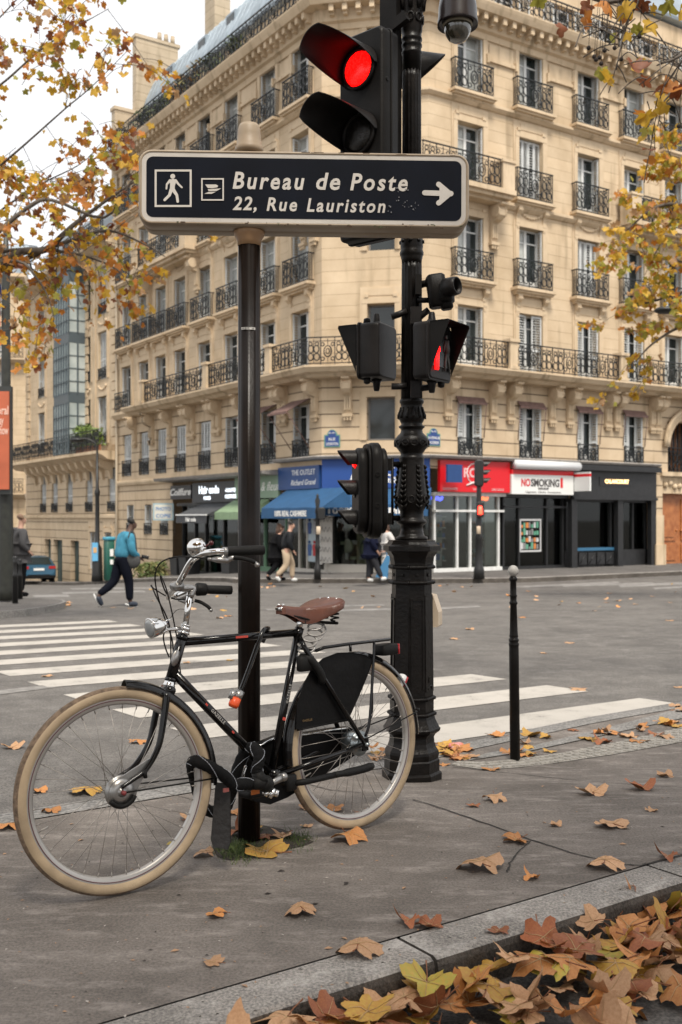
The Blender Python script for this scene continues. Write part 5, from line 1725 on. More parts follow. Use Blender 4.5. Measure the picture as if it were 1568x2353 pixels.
for k in range(8):
    a = a8 + k * pi / 4; c_ = Vector((cos(a), sin(a), 0))
    m_.ring(Vector((lb.x, LD, lz(48))) + c_ * lr(25.6), .016, .006, c_, 10, 5, ell=1.3)
    m_.tube([Vector((lb.x, LD, lz(y))) + c_ * lr(r_) for y, r_ in ((28, 26), (12, 27), (0, 30), (-8, 33))], [.012, .013, .012, .006], 5)
    m_.lathe([(.0001, 0), (.011, 0), (.008, .007), (.0001, .008)], 10, Vector((lb.x, LD, lz(557))) + c_ * lr(25.7), Matrix.Rotation(a + pi / 2, 3, 'Z') @ Matrix.Rotation(pi / 2, 3, 'X'))
m_.build('shaft_collar', M_CAST, lamp)
m_ = MB()                                                # lantern high above the frame
zt = lz(-1100)
m_.lathe([(.05, 0), (.2, .12), (.26, .6), (.3, .62), (.12, .85), (.03, 1.0), (.0001, 1.1)], 8, (lb.x, LD, zt), smooth=False)
m_.build('lantern', M_CAST, lamp)

def lp(px, py, dD=0.0): return P(px, py, LD + dD)
# ------------------------------------------------------------------ signal heads
M_REDLIT = mat('lit_red_lens', (.6, .01, .005), .25, emit=(1.0, .0025, .002), estr=2.6)
t, b = nodes_of(M_REDLIT)
tc = t.nodes.new('ShaderNodeTexCoord'); vo = t.nodes.new('ShaderNodeTexVoronoi'); vo.inputs['Scale'].default_value = 95
mr = t.nodes.new('ShaderNodeMapRange'); mr.inputs['From Max'].default_value = .65; mr.inputs['To Min'].default_value = 4.2; mr.inputs['To Max'].default_value = .9
t.links.new(tc.outputs['Object'], vo.inputs['Vector']); t.links.new(vo.outputs['Distance'], mr.inputs['Value']); t.links.new(mr.outputs[0], b.inputs['Emission Strength'])
M_LENSOFF = mat('unlit_lens', (.012, .011, .01), .15, var=.5, vscale=60, bump=.3, bscale=200)
def frame_of(nrm):
    """columns: right (seen facing the front), out (the front normal), up"""
    n = Vector(nrm).normalized(); up = Vector((0, 0, 1)); r = up.cross(n).normalized()
    return Matrix((r, n, up)).transposed()                # x right as seen by a viewer facing the lens is -r; symmetric so unimportant
def hood_mesh(mb, c, F_, r, ln, cut=.32, t=.004, half_open=52, asym=False):
    """tunnel visor: open underneath, longest at the top"""
    n = 28
    outer, inner, o2, i2 = [], [], [], []
    for k in range(n + 1):
        ad = (2 + 222 * k / n) if asym else (-half_open + (180 + 2 * half_open) * k / n)
        a = radians(ad)
        ca, sa = cos(a), sin(a)
        low = (1 - sa) / 2
        l_ = ln * (1 - .86 * low ** 1.0)
        if asym: l_ = ln * (max(.05, min(1, ad / 80)) if ad < 90 else 1.0 if ad < 172 else max(.05, 1 - (ad - 172) / 50))
        k_ = .97
        for lst, rr, oo in ((outer, r, 0), (inner, r - t, 0)):
            lst.append(c + F_ @ Vector((rr * ca, oo, rr * sa)))
        for lst, rr in ((o2, r * k_), (i2, (r - t) * k_)):
            lst.append(c + F_ @ Vector((rr * ca, l_, rr * sa - .0)))
    mid_o = [a.lerp(b_, .5) for a, b_ in zip(outer, o2)]; mid_i = [a.lerp(b_, .5) for a, b_ in zip(inner, i2)]
    mb.strip(outer, mid_o, True); mb.strip(mid_o, o2, True); mb.strip(mid_i, inner, True); mb.strip(i2, mid_i, True)
    mb.strip(o2, i2)
    mb.strip([outer[0], inner[0]], [o2[0], i2[0]]); mb.strip([outer[-1], inner[-1]], [o2[-1], i2[-1]])
def signal_head(c, nrm, w, dp, zs, rl, hl, red=0, label='', grp=None, name='traffic_signal', zpad=.15, rnd_=.03, hood_r=None, open_=52):
    F_ = frame_of(nrm)
    c = Vector(c)
    s_ = thing(name, c + Vector((0, 0, min(zs) - zpad)), label, 'traffic signal', grp)
    z0_, z1_ = min(zs) - zpad, max(zs) + zpad
    m_ = MB(); m_.rbox(c + F_ @ Vector((0, -dp / 2, (z0_ + z1_) / 2)), (w, dp, z1_ - z0_), rnd_, F_, 4, 1)
    m_.rbox(c + F_ @ Vector((0, -dp * .55, (z0_ + z1_) / 2)), (w + .012, .014, z1_ - z0_ + .012), rnd_, F_, 4, 1)
    for z in (zs[0] - .07, zs[-1] + .07):
        for sd in (-1, 1): m_.lathe([(.0001, 0), (.012, 0), (.01, .004), (.0001, .005)], 10, c + F_ @ Vector((sd * (w / 2), -dp * .3, z)), F_ @ Matrix.Rotation(sd * pi / 2, 3, 'Y'), smooth=False)
    m_.build('housing', M_SIGB, s_)
    for k, z in enumerate(zs):
        m_ = MB(); cc = c + F_ @ Vector((0, .004, z))
        prof = [(rl, 0), (rl * .96, .012), (rl * .8, .024), (rl * .5, .034), (.0001, .039)]
        Rl = F_ @ Matrix.Rotation(-pi / 2, 3, 'X')
        m_.lathe(prof, 28, cc, Rl)
        le = m_.build('lens', M_REDLIT if k == red else M_LENSOFF, s_)
        if k == red: le['label'] = 'glowing red lens'
        m_ = MB(); m_.lathe([(rl * 1.16, -.004), (rl * 1.16, .016), (rl * 1.02, .018), (rl * 1.02, -.004)], 28, cc, Rl)
        hood_mesh(m_, cc, F_, hood_r or rl * 1.32, hl, half_open=open_, asym=bool(hood_r))
        m_.build('hood', M_SIGG, s_)
    return s_, F_
ang = radians(41)
nb_ = Vector((-sin(ang), -cos(ang), 0))
LC = P(822, 158, 4.98)
zsp = 150 / FPX * 5.0
big, Fb = signal_head(LC + Vector((0.012, .01, 0)), nb_, .275, .135, [0, -zsp, -2 * zsp], .086, .315, 0, 'large traffic signal head showing red, on the tall lamp post above the sign', zpad=.185, hood_r=.113, open_=40)
m_ = MB()
m_.box(P(905, 60, LD - .06), (.17, .035, .05), Matrix.Rotation(radians(-35), 3, 'Z') @ Matrix.Rotation(radians(-22), 3, 'Y'))
m_.box(P(898, 230, LD - .02), (.1, .05, 1.05), Matrix.Rotation(radians(-35), 3, 'Z'))
m_.build('bracket', M_SIGB, big)
# the head behind the post: only its visor shows to the right
signal_head(P(925, 158, 5.5), (.97, .24, 0), .22, .11, [0], .075, .235, 5, 'traffic signal behind the lamp post, with only a visor sticking out to the right', zpad=.12)
# the small repeater head with three little visors, low on the post
rep = thing('traffic_signal', P(850, 1236, 5.15), 'slim repeater signal with three small visors pointing left, at eye height on the lamp post', 'traffic signal')
m_ = MB()
Fr = frame_of((-.985, -.17, 0))
cz_ = P(848, 1128, 5.15)
for (off, dp, w, h) in ((-.0, .05, .2, .43), (-.031, .012, .225, .47), (-.066, .056, .235, .482), (-.108, .03, .2, .43)):
    m_.rbox(cz_ + Fr @ Vector((0, off + .045, 0)), (w, dp, h), .085, Fr, 6, 1)
for z in (.08, -.075): m_.lathe([(.0001, 0), (.015, 0), (.015, .004), (.009, .005), (.008, .002), (.0001, .002)], 12, cz_ + Fr @ Vector((.117, -.02, z)), Fr @ Matrix.Rotation(pi / 2, 3, 'Y'), smooth=False)
for z in (.08, -.075): m_.lathe([(.0001, 0), (.015, 0), (.015, .004), (.009, .005), (.008, .002), (.0001, .002)], 12, cz_ + Fr @ Vector((-.117, -.02, z)), Fr @ Matrix.Rotation(-pi / 2, 3, 'Y'), smooth=False)
m_.build('housing', M_SIGB, rep)
for k, z in enumerate((.155, .005, -.145)):
    m_ = MB(); hood_mesh(m_, cz_ + Fr @ Vector((0, .07, z)), Fr, .05, .09, half_open=30)
    m_.build('hood', M_SIGG, rep)
    m_ = MB(); m_.lathe([(.042, 0), (.03, .012), (.0001, .018)], 16, cz_ + Fr @ Vector((0, .071, z)), Fr @ Matrix.Rotation(-pi / 2, 3, 'X'))
    m_.build('lens', M_REDLIT if k == 0 else M_LENSOFF, rep)
m_ = MB()
for y in (1066, 1190):
    m_.tube([P(878, y, 5.17), P(893, y, 5.2), P(916, y + 1, 5.24)], [.013, .011, .017], 8)
    m_.box(P(893, y + 2, 5.2), (.035, .05, .06))
m_.tube([P(902, 1052, 5.2), P(902, 1206, 5.2)], .007, 6)
m_.build('bracket', M_SIGB, rep)

# ------------------------------------------------------------------ pedestrian signals
def ped_signal(c, nrm, w, dp, h, label, lit):
    F_ = frame_of(nrm); c = Vector(c)
    s_ = thing('pedestrian_signal', c - Vector((0, 0, h / 2)), label, 'pedestrian signal')
    m_ = MB(); m_.rbox(c + F_ @ Vector((0, -dp / 2, 0)), (w, dp, h), .022, F_, 4, 1)
    m_.rbox(c + F_ @ Vector((0, -.012, 0)), (w + .012, .012, h + .012), .026, F_, 4, 1)
    for z in (-1, 1):
        m_.lathe([(.028, 0), (.02, z * .02), (.015, z * .055), (.012, z * .06)][::z], 12, c + F_ @ Vector((0, -dp * .5, z * h / 2)))
        m_.lathe([(.02, 0), (.016, .025), (.006, .03)], 10, c + F_ @ Vector((.06, -dp * .3, z * h / 2)), Matrix.Rotation(0 if z > 0 else pi, 3, 'X'))
    m_.build('housing', M_SIGG, s_)
    m_ = MB(); t_ = .003                                  # wedge visor: roof and two cheeks
    zt, zb = h / 2 - .006, -h / 2 + .03
    L0 = .105
    for sd in (-1, 1):
        x = sd * (w / 2 - .002)
        poly = [F_ @ Vector((x, 0, zb)), F_ @ Vector((x, L0, zt - .012)), F_ @ Vector((x, L0 - .004, zt)), F_ @ Vector((x, 0, zt))]
        o = F_ @ Vector((-sd * t_, 0, 0))
        vs = [c + p for p in poly] + [c + p + o for p in poly]
        m_.add(vs, [(0, 1, 2, 3), (7, 6, 5, 4), (0, 4, 5, 1), (1, 5, 6, 2), (2, 6, 7, 3)])
    vs = [c + F_ @ Vector((x, y, z)) for z in (zt, zt - t_) for x, y in ((-w / 2, 0), (w / 2, 0), (w / 2, L0 - .004), (-w / 2, L0 - .004))]
    m_.add(vs, [(0, 1, 2, 3), (7, 6, 5, 4), (2, 6, 7, 3), (1, 5, 6, 2), (0, 3, 7, 4)])
    m_.build('hood', M_SIGB, s_)
    m_ = MB(); m_.box(c + F_ @ Vector((0, .002, .02)), (w - .02, .004, h - .09), F_)
    m_.build('pane', mat('signal_pane', (.008, .008, .008), .25), s_)
    def man(xo, matl, nm, walk):
        m_ = MB()
        q = lambda x, z: c + F_ @ Vector((xo + x, .0065, z))
        m_.ball(q(0, .078), .011, 10, 6, (1, .35, 1), F_)
        m_.tube([q(0, .06), q(0, .03), q(0, -.005)], [.013, .014, .011], 8)
        if walk:
            m_.tube([q(.005, -.005), q(.02, -.05), q(.027, -.095)], [.008, .006, .005], 6); m_.tube([q(-.005, -.005), q(-.014, -.05), q(-.02, -.095)], [.008, .006, .005], 6)
            m_.tube([q(.01, .06), q(.026, .02), q(.022, -.01)], [.006, .005, .004], 6); m_.tube([q(-.01, .06), q(-.024, .025), q(-.028, 0)], [.006, .005, .004], 6)
        else:
            m_.tube([q(.008, -.005), q(.009, -.095)], [.0075, .006], 6); m_.tube([q(-.008, -.005), q(-.009, -.095)], [.0075, .006], 6)
            m_.tube([q(.013, .06), q(.025, -.005)], [.006, .005], 6); m_.tube([q(-.013, .06), q(-.025, -.005)], [.006, .005], 6)
        return m_.build(nm, matl, s_)
    man(-w * .23, mat('lit_red_figure', (.6, .01, .01), .4, emit=(1, .004, .004), estr=3) if lit else M_LENSOFF, 'red_figure', False)
    man(w * .23, mat('unlit_figure', (.055, .055, .052), .5), 'walking_figure', True)
    return s_
a_ = radians(56)
pr = P(1013, 808, 5.1)
p1 = ped_signal(pr, (sin(a_), -cos(a_), 0), .225, .10, .285, 'pedestrian signal with a lit red figure, on the right of the lamp post', True)
a_ = radians(118)
p2 = ped_signal(P(840, 812, 5.32), (-sin(a_), -cos(a_), 0), .22, .13, .28, 'pedestrian signal seen from behind, on the left of the lamp post', True)
for p_, pts in ((p1, [((958, 735), (975, 720), (985, 712)), ((952, 903), (965, 893), (985, 890))]), (p2, [((935, 715), (918, 722), (900, 728)), ((935, 886), (920, 888), (900, 888))])):
    m_ = MB()
    for tr_ in pts: m_.tube([P(x, y, 5.2) for x, y in tr_], .017, 8)
    for x, y in ((955, 725), (955, 895)) if p_ is p1 else (): m_.box(P(x, y, 5.14), (.05, .03, .085))
    m_.build('bracket', M_SIGG, p_)
# ------------------------------------------------------------------ detector with a round snout above
det = thing('traffic_sensor', P(1005, 716, 5.15), 'black traffic detector with a round snout, above the lit pedestrian signal', 'sensor')
Fd = frame_of((.83, -.5, -.25))
m_ = MB(); cd = P(1010, 672, 5.15)
Rz = Matrix.Rotation(radians(-8), 3, 'Y')
m_.rbox(cd + Vector((-.012, .0, .005)), (.095, .1, .165), .026, Rz, 4)
m_.rbox(cd + Vector((.03, -.02, -.01)), (.08, .09, .1), .028, Matrix.Rotation(radians(-25), 3, 'Z'), 4)
m_.rbox(cd + Vector((.035, -.015, -.06)), (.06, .07, .06), .02, Rz, 4)
m_.build('housing', M_SIGB, det)
m_ = MB()
ax = Vector((.78, -.6, .06)).normalized(); Rq = ax.to_track_quat('Z', 'Y').to_matrix()
m_.lathe([(.048, 0), (.047, .05), (.044, .07), (.038, .072), (.036, .04), (.03, .02), (.0001, .018)], 24, P(1024, 662, 5.1), Rq)
m_.build('snout', M_SIGG, det)
m_ = MB()
m_.tube([P(960, 655, 5.2), P(975, 652, 5.18), P(992, 650, 5.16)], [.022, .018, .02], 8); m_.tube([P(960, 690, 5.2), P(990, 690, 5.18)], .014, 8)
m_.box(P(962, 655, 5.16), (.03, .04, .1))
m_.build('bracket', M_SIGB, det)
# ------------------------------------------------------------------ dome camera
dc = thing('dome_camera', P(1052, 100, 5.25), 'dark dome surveillance camera hanging at the top, right of the lamp post', 'camera')
m_ = MB(); q = 1 / FPX * 5.25
zc_ = P(0, 60, 5.25).z; xc_ = P(1052, 0, 5.25).x
def dz(y): return P(0, y, 5.25).z
m_.lathe([(37 * q, dz(52)), (46.5 * q, dz(60)), (46.5 * q, dz(52)), (45 * q, dz(42)), (44 * q, dz(20)), (41 * q, dz(0)), (34 * q, dz(-18)), (22 * q, dz(-28)), (14 * q, dz(-30)), (14 * q, dz(-80))], 32, (xc_, 5.25, 0))
m_.tube([(xc_, 5.25, dz(-78)), (xc_ - .05, 5.25, dz(-95)), (lb.x, LD, dz(-96))], .025, 8)
m_.build('housing', mat('dark_plum_housing', (.018, .013, .013), .25), dc)
m_ = MB()
m_.lathe([(.0001, dz(98.5)), (10 * q, dz(97.5)), (20 * q, dz(92)), (28 * q, dz(80)), (32 * q, dz(65)), (32.5 * q, dz(55))], 28, (xc_, 5.25, 0))
m_.build('bubble', mat('smoked_bubble', (.05, .045, .03), .03, spec=.9, coat=1), dc)
m_ = MB(); m_.lathe([(32.5 * q, dz(60)), (34.5 * q, dz(58)), (34.5 * q, dz(54))], 28, (xc_, 5.25, 0)); m_.build('clear_rim', mat('clear_rim', (.35, .32, .25), .1), dc)
# ------------------------------------------------------------------ call box
m_ = MB()
cb = P(1000, 1403, 5.33)
Mx = Matrix.Translation(cb) @ Matrix.Rotation(radians(-18), 4, 'Z')
pf = [(-.035, -.082), (.022, -.082), (.028, -.074), (.028, -.005), (.0, .082), (-.035, .088)]
m_.prism(pf, .09, Mx @ Matrix(((1, 0, 0, 0), (0, 0, 1, -.045), (0, 1, 0, 0), (0, 0, 0, 1))))
one(m_, 'call_button_box', mat('beige_plastic', (.52, .42, .31), .5, var=.08), cb - Vector((0, 0, .08)), 'beige call-button box on the far side of the lamp post base', 'button box')
# ------------------------------------------------------------------ bollard
bo = GP(1184, 1748, g_side)
bol = thing('bollard', bo, 'slender black bollard with a worn white ball on top, at the crossing', 'bollard')
BD = bo.y
def bz(y): return CZ + (HY - y) / FPX * BD
bw = lambda w: w / FPX * BD
lean = Matrix.Rotation(radians(-.6), 3, 'Y')
m_ = MB()
pr_ = [(11.8, 1760), (11.2, 1490), (10.8, 1486), (12, 1482), (12, 1479), (10, 1476), (12, 1472), (11.6, 1468), (9, 1466), (10.5, 1462), (9.5, 1458), (9, 1440), (7.6, 1390), (9.6, 1387), (9.6, 1384), (7.6, 1381), (7.4, 1372), (9.2, 1369), (7.5, 1366), (7.2, 1336), (9.8, 1333), (9.8, 1329), (8, 1326), (5.5, 1324)]
m_.lathe([(bw(w), bz(y) - bo.z) for w, y in pr_], 24, bo, lean)
m_.build('shaft', M_CAST, bol)
m_ = MB(); m_.ball(bo + lean @ Vector((0, 0, bz(1312) - bo.z)), bw(12.4), 22, 14, (1, 1, 1.08))
mm = mat('worn_white_ball', (.44, .42, .39), .45, col2=(.34, .325, .3))
t, b = nodes_of(mm)
rp_ = [n for n in t.nodes if n.type == 'VALTORGB'][0]; rp_.color_ramp.elements[0].color = (.03, .026, .022, 1); rp_.color_ramp.elements[0].position = .40; rp_.color_ramp.elements[1].position = .44
[n for n in t.nodes if n.type == 'TEX_NOISE'][0].inputs['Scale'].default_value = 22
m_.build('ball', mm, bol)
# ================================================================== the bicycle
M_BPAINT = mat('gloss_black_paint', (.005, .0045, .0045), .16, coat=.15, spec=.3)
M_CHROME = mat('chrome', (.72, .71, .69), .08, 1.0)
M_ALU = mat('brushed_aluminium', (.34, .33, .315), .34, .9, var=.12, vscale=20)
M_RIM = mat('rim_aluminium', (.42, .40, .375), .38, .55, var=.1, vscale=6)
M_TYRE = mat('cream_tyre', (.40, .30, .19), .7, var=.28, vscale=7, bump=.15, bscale=160)
M_TREAD = mat('worn_tread', (.19, .13, .085), .85, var=.4, vscale=60, bump=.8, bscale=300)
M_RUBB = mat('black_rubber', (.009, .0085, .008), .55, var=.2, bump=.2, bscale=200, spec=.18)
M_LEATH = mat('brown_leather', (.105, .034, .018), .38, var=.25, vscale=14, bump=.12, bscale=180)
M_SPOKE = mat('steel_spoke', (.36, .33, .3), .4, .7)
M_VINYL = mat('black_vinyl', (.006, .0056, .0056), .45, var=.3, vscale=7, bump=.6, bscale=9, spec=.12)

cF, cR = GP(262, 2060, lambda X, Y: 0.0), GP(818, 1908, lambda X, Y: 0.0)
be = (cF - cR).normalized()                               # forward along the bicycle
bl_ = Vector((-be.y, be.x, 0))
if bl_.y > 0: bl_ = -bl_                                  # its left side, towards us
LEAN = radians(3.0)
bu = (Vector((0, 0, 1)) * cos(LEAN) - bl_ * sin(LEAN)).normalized()
bn = be.cross(bu)
if bn.y > 0: bn = -bn                                     # normal of the leaned plane, towards us
CAMP = Vector((0, 0, CZ))
def bp(x, y, w=0.0):
    """point of the bicycle's middle plane seen at (x, y), moved w towards us"""
    d = Vector(((x - CX) / FPX, 1, -(y - HY) / FPX))
    o = cR + bn * w
    k = (o - CAMP).dot(bn) / d.dot(bn)
    return CAMP + d * k
bike = thing('bicycle', cR, 'black roadster bicycle with cream tyres and brown saddle leaning by the sign post', 'bicycle')
hubR = bp(814, 1706); hubF = bp(270, 1815)
RR = (hubR - bp(818, 1908)).length * .98
RF = (hubF - bp(268, 2060)).length * .985

def wheel(hub, R_, e, n, nm):
    """e: rolling direction, n: axle direction towards us"""
    u = n.cross(e).normalized()
    if u.z < 0: u = -u
    W = Matrix((e, u, n)).transposed()
    axis_up = Matrix((e, -u if False else u, n)).transposed()
    def q(r, a, w=0.0): return hub + e * (r * cos(a)) + u * (r * sin(a)) + n * w
    N = 96
    tr_ = .0225
    def revolve(mb, prof, closed=True, fn=None):
        vs, fs = [], []; m = len(prof)
        for i in range(N):
            a = 2 * pi * i / N
            for (r, w) in prof: vs.append(q(r, a, w))
        for i in range(N):
            j = (i + 1) % N
            for k in range(m if closed else m - 1):
                k2 = (k + 1) % m
                fs.append((i * m + k, i * m + k2, j * m + k2, j * m + k))
        mb.add(vs, fs, True)
    tc = R_ - tr_
    prof = [(tc + tr_ * sin(t_), tr_ * cos(t_)) for t_ in [radians(-60 + 300 * i / 16) for i in range(17)]]
    m_ = MB(); revolve(m_, prof, False)
    m0 = len(m_.f)
    wl = tag(m_.build('wheel', [M_TYRE, M_TREAD], bike))
    me = wl.data
    # tread on the outermost third
    idx = [1 if 5 <= (k % 16) <= 10 else 0 for k in range(len(me.polygons))]
    me.polygons.foreach_set('material_index', idx)
    m_ = MB(); rr = tc - tr_ * .55
    revolve(m_, [(rr + .004, .0135), (rr - .004, .0145), (rr - .02, .0125), (rr - .026, .008), (rr - .026, -.008), (rr - .02, -.0125), (rr - .004, -.0145), (rr + .004, -.0135)])
    m_.build('rim', M_RIM, wl)
    m_ = MB(); revolve(m_, [(rr - .009, .0149), (rr - .012, .0147), (rr - .012, .0143), (rr - .009, .0144)]); m_.build('rim_line', mat('maroon_line', (.12, .045, .05), .5), wl)
    m_ = MB(); ns = 36; fr = .027 if nm == 'F' else .036
    for i in range(ns):
        a = 2 * pi * (i + .5) / ns
        sd = 1 if i % 2 == 0 else -1
        off = radians(68) * (1 if (i // 2) % 2 == 0 else -1)
        m_.tube([q(fr, a + off, sd * .03), q(rr - .024, a, sd * .002)], .00115, 5)
        m_.tube([q(rr - .04, a, sd * .0035), q(rr - .024, a, sd * .002)], .0024, 5)
    m_.tube([q(rr - .026, -.35, 0), q(rr - .062, -.35, 0)], [.003, .0035], 6)
    m_.build('spokes', M_SPOKE, wl)
    return q, rr
eF = None
# the front wheel is turned a little towards us
sa = radians(9.0)
st = Quaternion(Vector((0, 0, 1)), -sa)
eF = (st @ be).normalized(); nF = (st @ bn).normalized()
if abs((st @ be).y) > abs(be.y):
    st = Quaternion(Vector((0, 0, 1)), sa); eF = (st @ be).normalized(); nF = (st @ bn).normalized()
qR, rimR = wheel(hubR, RR, be, bn, 'R')
qF, rimF = wheel(hubF, RF, eF, nF, 'F')
uF = nF.cross(eF); uF = uF if uF.z > 0 else -uF
uR = bn.cross(be); uR = uR if uR.z > 0 else -uR
def fp(x, y, w=0.0):
    """point of the front wheel's plane seen at (x, y)"""
    d = Vector(((x - CX) / FPX, 1, -(y - HY) / FPX))
    o = hubF + nF * w
    return CAMP + d * ((o - CAMP).dot(nF) / d.dot(nF))
def smoothpts(pts, n=6):
    """Catmull-Rom through the points"""
    P_ = [Vector(p) for p in pts]; P_ = [P_[0] * 2 - P_[1]] + P_ + [P_[-1] * 2 - P_[-2]]
    out = []
    for i in range(1, len(P_) - 2):
        p0, p1, p2, p3 = P_[i - 1:i + 3]
        for k in range(n):
            t_ = k / n
            out.append(.5 * ((2 * p1) + (-p0 + p2) * t_ + (2 * p0 - 5 * p1 + 4 * p2 - p3) * t_ ** 2 + (-p0 + 3 * p1 - 3 * p2 + p3) * t_ ** 3))
    out.append(P_[-2]); return out

# frame
m_ = MB()
ht, hb = bp(421, 1458), bp(391, 1566)
m_.tube([ht, hb], .0185, 16)
m_.tube([ht.lerp(hb, .03), ht.lerp(hb, .1)], .0205, 16); m_.tube([ht.lerp(hb, .93), hb], .0205, 16)
st_, bb_ = bp(686, 1449), bp(624, 1779)
m_.tube([bp(424, 1475), bp(690, 1453)], .0148, 14)
m_.tube([bp(402, 1548), bb_], .0168, 14)
m_.tube([st_, bb_], .0152, 14)
m_.tube([bp(689, 1443), bp(683, 1464)], .018, 14)
ax_ = bb_ + bn * .0
m_.tube([bb_ - bn * .036, bb_ + bn * .036], .021, 16)
for s in (1, -1):
    dro = bp(848 - (17 if s < 0 else 0), 1700, 0) if False else hubR + bn * (.066 * s)
    m_.tube([bp(690, 1466, .02 * s), bp(700, 1487, .05 * s), dro], .0098, 10)
    m_.tube([bb_ + bn * (.03 * s) - be * .02, dro + be * .02], .0098, 10)
    m_.box(dro, (.03, .008, .05), Matrix((be, bn, uR)).transposed())
m_.build('frame', M_BPAINT, bike)
# lettering on the tubes
m_ = MB()
dtA, dtB = bp(402, 1548), bb_
dd_ = (dtB - dtA).normalized(); nn_ = bn - dd_ * bn.dot(dd_); nn_.normalize(); up_ = nn_.cross(dd_)
TM = Matrix((dd_, up_, nn_)).transposed().to_4x4(); TM.translation = dtA + dd_ * .2 + nn_ * .0165 - up_ * .005
text_into(m_, 'GAZELLE', .017, TM, depth=.0006, bold=.0003, spacing=1.2)
sdv = (st_ - bb_).normalized(); nn2 = (bn - sdv * bn.dot(sdv)).normalized(); up2 = nn2.cross(sdv)
TM2 = Matrix((sdv, up2, nn2)).transposed().to_4x4(); TM2.translation = bb_ + sdv * .27 + nn2 * .0148 - up2 * .004
text_into(m_, 'GAZELLE', .015, TM2, depth=.0006, spacing=1.3)
m_.build('lettering', mat('silver_decal', (.4, .38, .35), .4), bike)
m_ = MB()
for q_ in (.17, .33): m_.box(dtA + dd_ * q_ + nn_ * .0165, (.012, .007, .002), Matrix((dd_, up_, nn_)).transposed())
tt_ = (bp(690, 1453) - bp(424, 1475)).normalized()
m_.box(bp(556, 1463.5, .0143), (.055, .004, .008), Matrix((tt_, bn, tt_.cross(bn))).transposed())
m_.box(bb_ + sdv * .21 + nn2 * .015, (.012, .014, .002), Matrix((sdv, up2, nn2)).transposed())
m_.build('red_decal', mat('red_decal', (.5, .05, .03), .4), bike)
m_ = MB()
hd = (ht - hb).normalized()
m_.lathe([(.0001, .0), (.016, 0), (.015, .003), (.0001, .004)], 16, bp(403.5, 1512, .0186), Matrix((hd.cross(bn), hd * 1.9, bn)).transposed())
m_.build('head_badge', M_ALU, bike)
m_ = MB()
m_.tube([ht + hd * .012, ht + hd * .002], [.02, .0235], 16); m_.tube([ht + hd * .03, ht + hd * .014], [.016, .022], 16); m_.tube([ht + hd * .035, ht + hd * .03], .0175, 16)
m_.tube([hb - hd * .001, hb - hd * .028], [.021, .0185], 16); m_.tube([hb - hd * .012, hb - hd * .018], .0225, 16)
m_.build('headset', M_CHROME, bike)
# fork
m_ = MB()
crown = hb - hd * .03
for s in (1, -1):
    pts = [crown + nF * (.028 * s), bp(381, 1640) + nF * (.045 * s), bp(368, 1700) + nF * (.05 * s), bp(343, 1760) + nF * (.052 * s), bp(305, 1796) + nF * (.054 * s), hubF + nF * (.055 * s) + eF * 0.01]
    base_ = [crown, bp(381, 1640), bp(368, 1700), bp(343, 1760), bp(305, 1796)]
    w_ = [.028, .036, .042, .048, .052]
    pts = []
    for (xx, yy), wi in zip(((388, 1592), (379, 1650), (365, 1715), (335, 1767), (305, 1790), (278, 1808)), (.03, .037, .044, .05, .053, .055)):
        # seen positions belong to the near blade; both blades share the middle plane shifted
        p_near = fp(xx, yy, .045)
        pts.append(p_near + nF * (wi * s - .045))
    m_.tube(smoothpts(pts, 5), [.0135 - .007 * (i / 25) for i in range(26)], 12)
m_.tube([crown + nF * .035, crown - nF * .035], .0165, 12)
m_.build('fork', M_BPAINT, bike)
# front hub with roller brake
m_ = MB()
m_.tube([hubF - nF * .05, hubF + nF * .05], .016, 14)
m_.tube([hubF + nF * .026, hubF + nF * .03], .032, 18); m_.tube([hubF - nF * .026, hubF - nF * .03], .032, 18)
m_.build('front_hub', M_ALU, bike)
m_ = MB()
Rq = Matrix((eF, uF, nF)).transposed()
m_.lathe([(.056, .032), (.056, .036), (.05, .04), (.044, .042), (.044, .046), (.02, .048), (.0001, .048)], 30, hubF, Rq)
pol = []
c0 = Vector((0, 0)); tip = (fp(335, 1742) - hubF); tip = Vector((tip.dot(eF), tip.dot(uF)))
da = tip.normalized(); dn = Vector((-da.y, da.x))
arc = [c0 + (da * cos(a) + dn * sin(a)) * .046 for a in [radians(75 + 210 * i / 16) for i in range(17)]]
pol = [tip + dn * .006] + arc + [tip - dn * .006]
Mh = Rq.to_4x4(); Mh.translation = hubF + nF * .036
m_.prism([(p.x, p.y) for p in pol], .008, Mh)
br = m_.build('roller_brake', M_ALU, bike)
m_ = MB(); m_.lathe([(.0001, .052), (.008, .052), (.008, .066), (.005, .07), (.0001, .07)], 10, hubF, Rq)
m_.build('axle_nut', mat('red_nut', (.2, .03, .03), .4), br)
m_ = MB(); pts = [hubF + nF * .048 + eF * (.046 * cos(a)) + uF * (.046 * sin(a)) for a in [radians(200 + 130 * i / 10) for i in range(11)]]
m_.tube(pts, .009, 6); m_.build('brake_cover', M_RUBB, br)
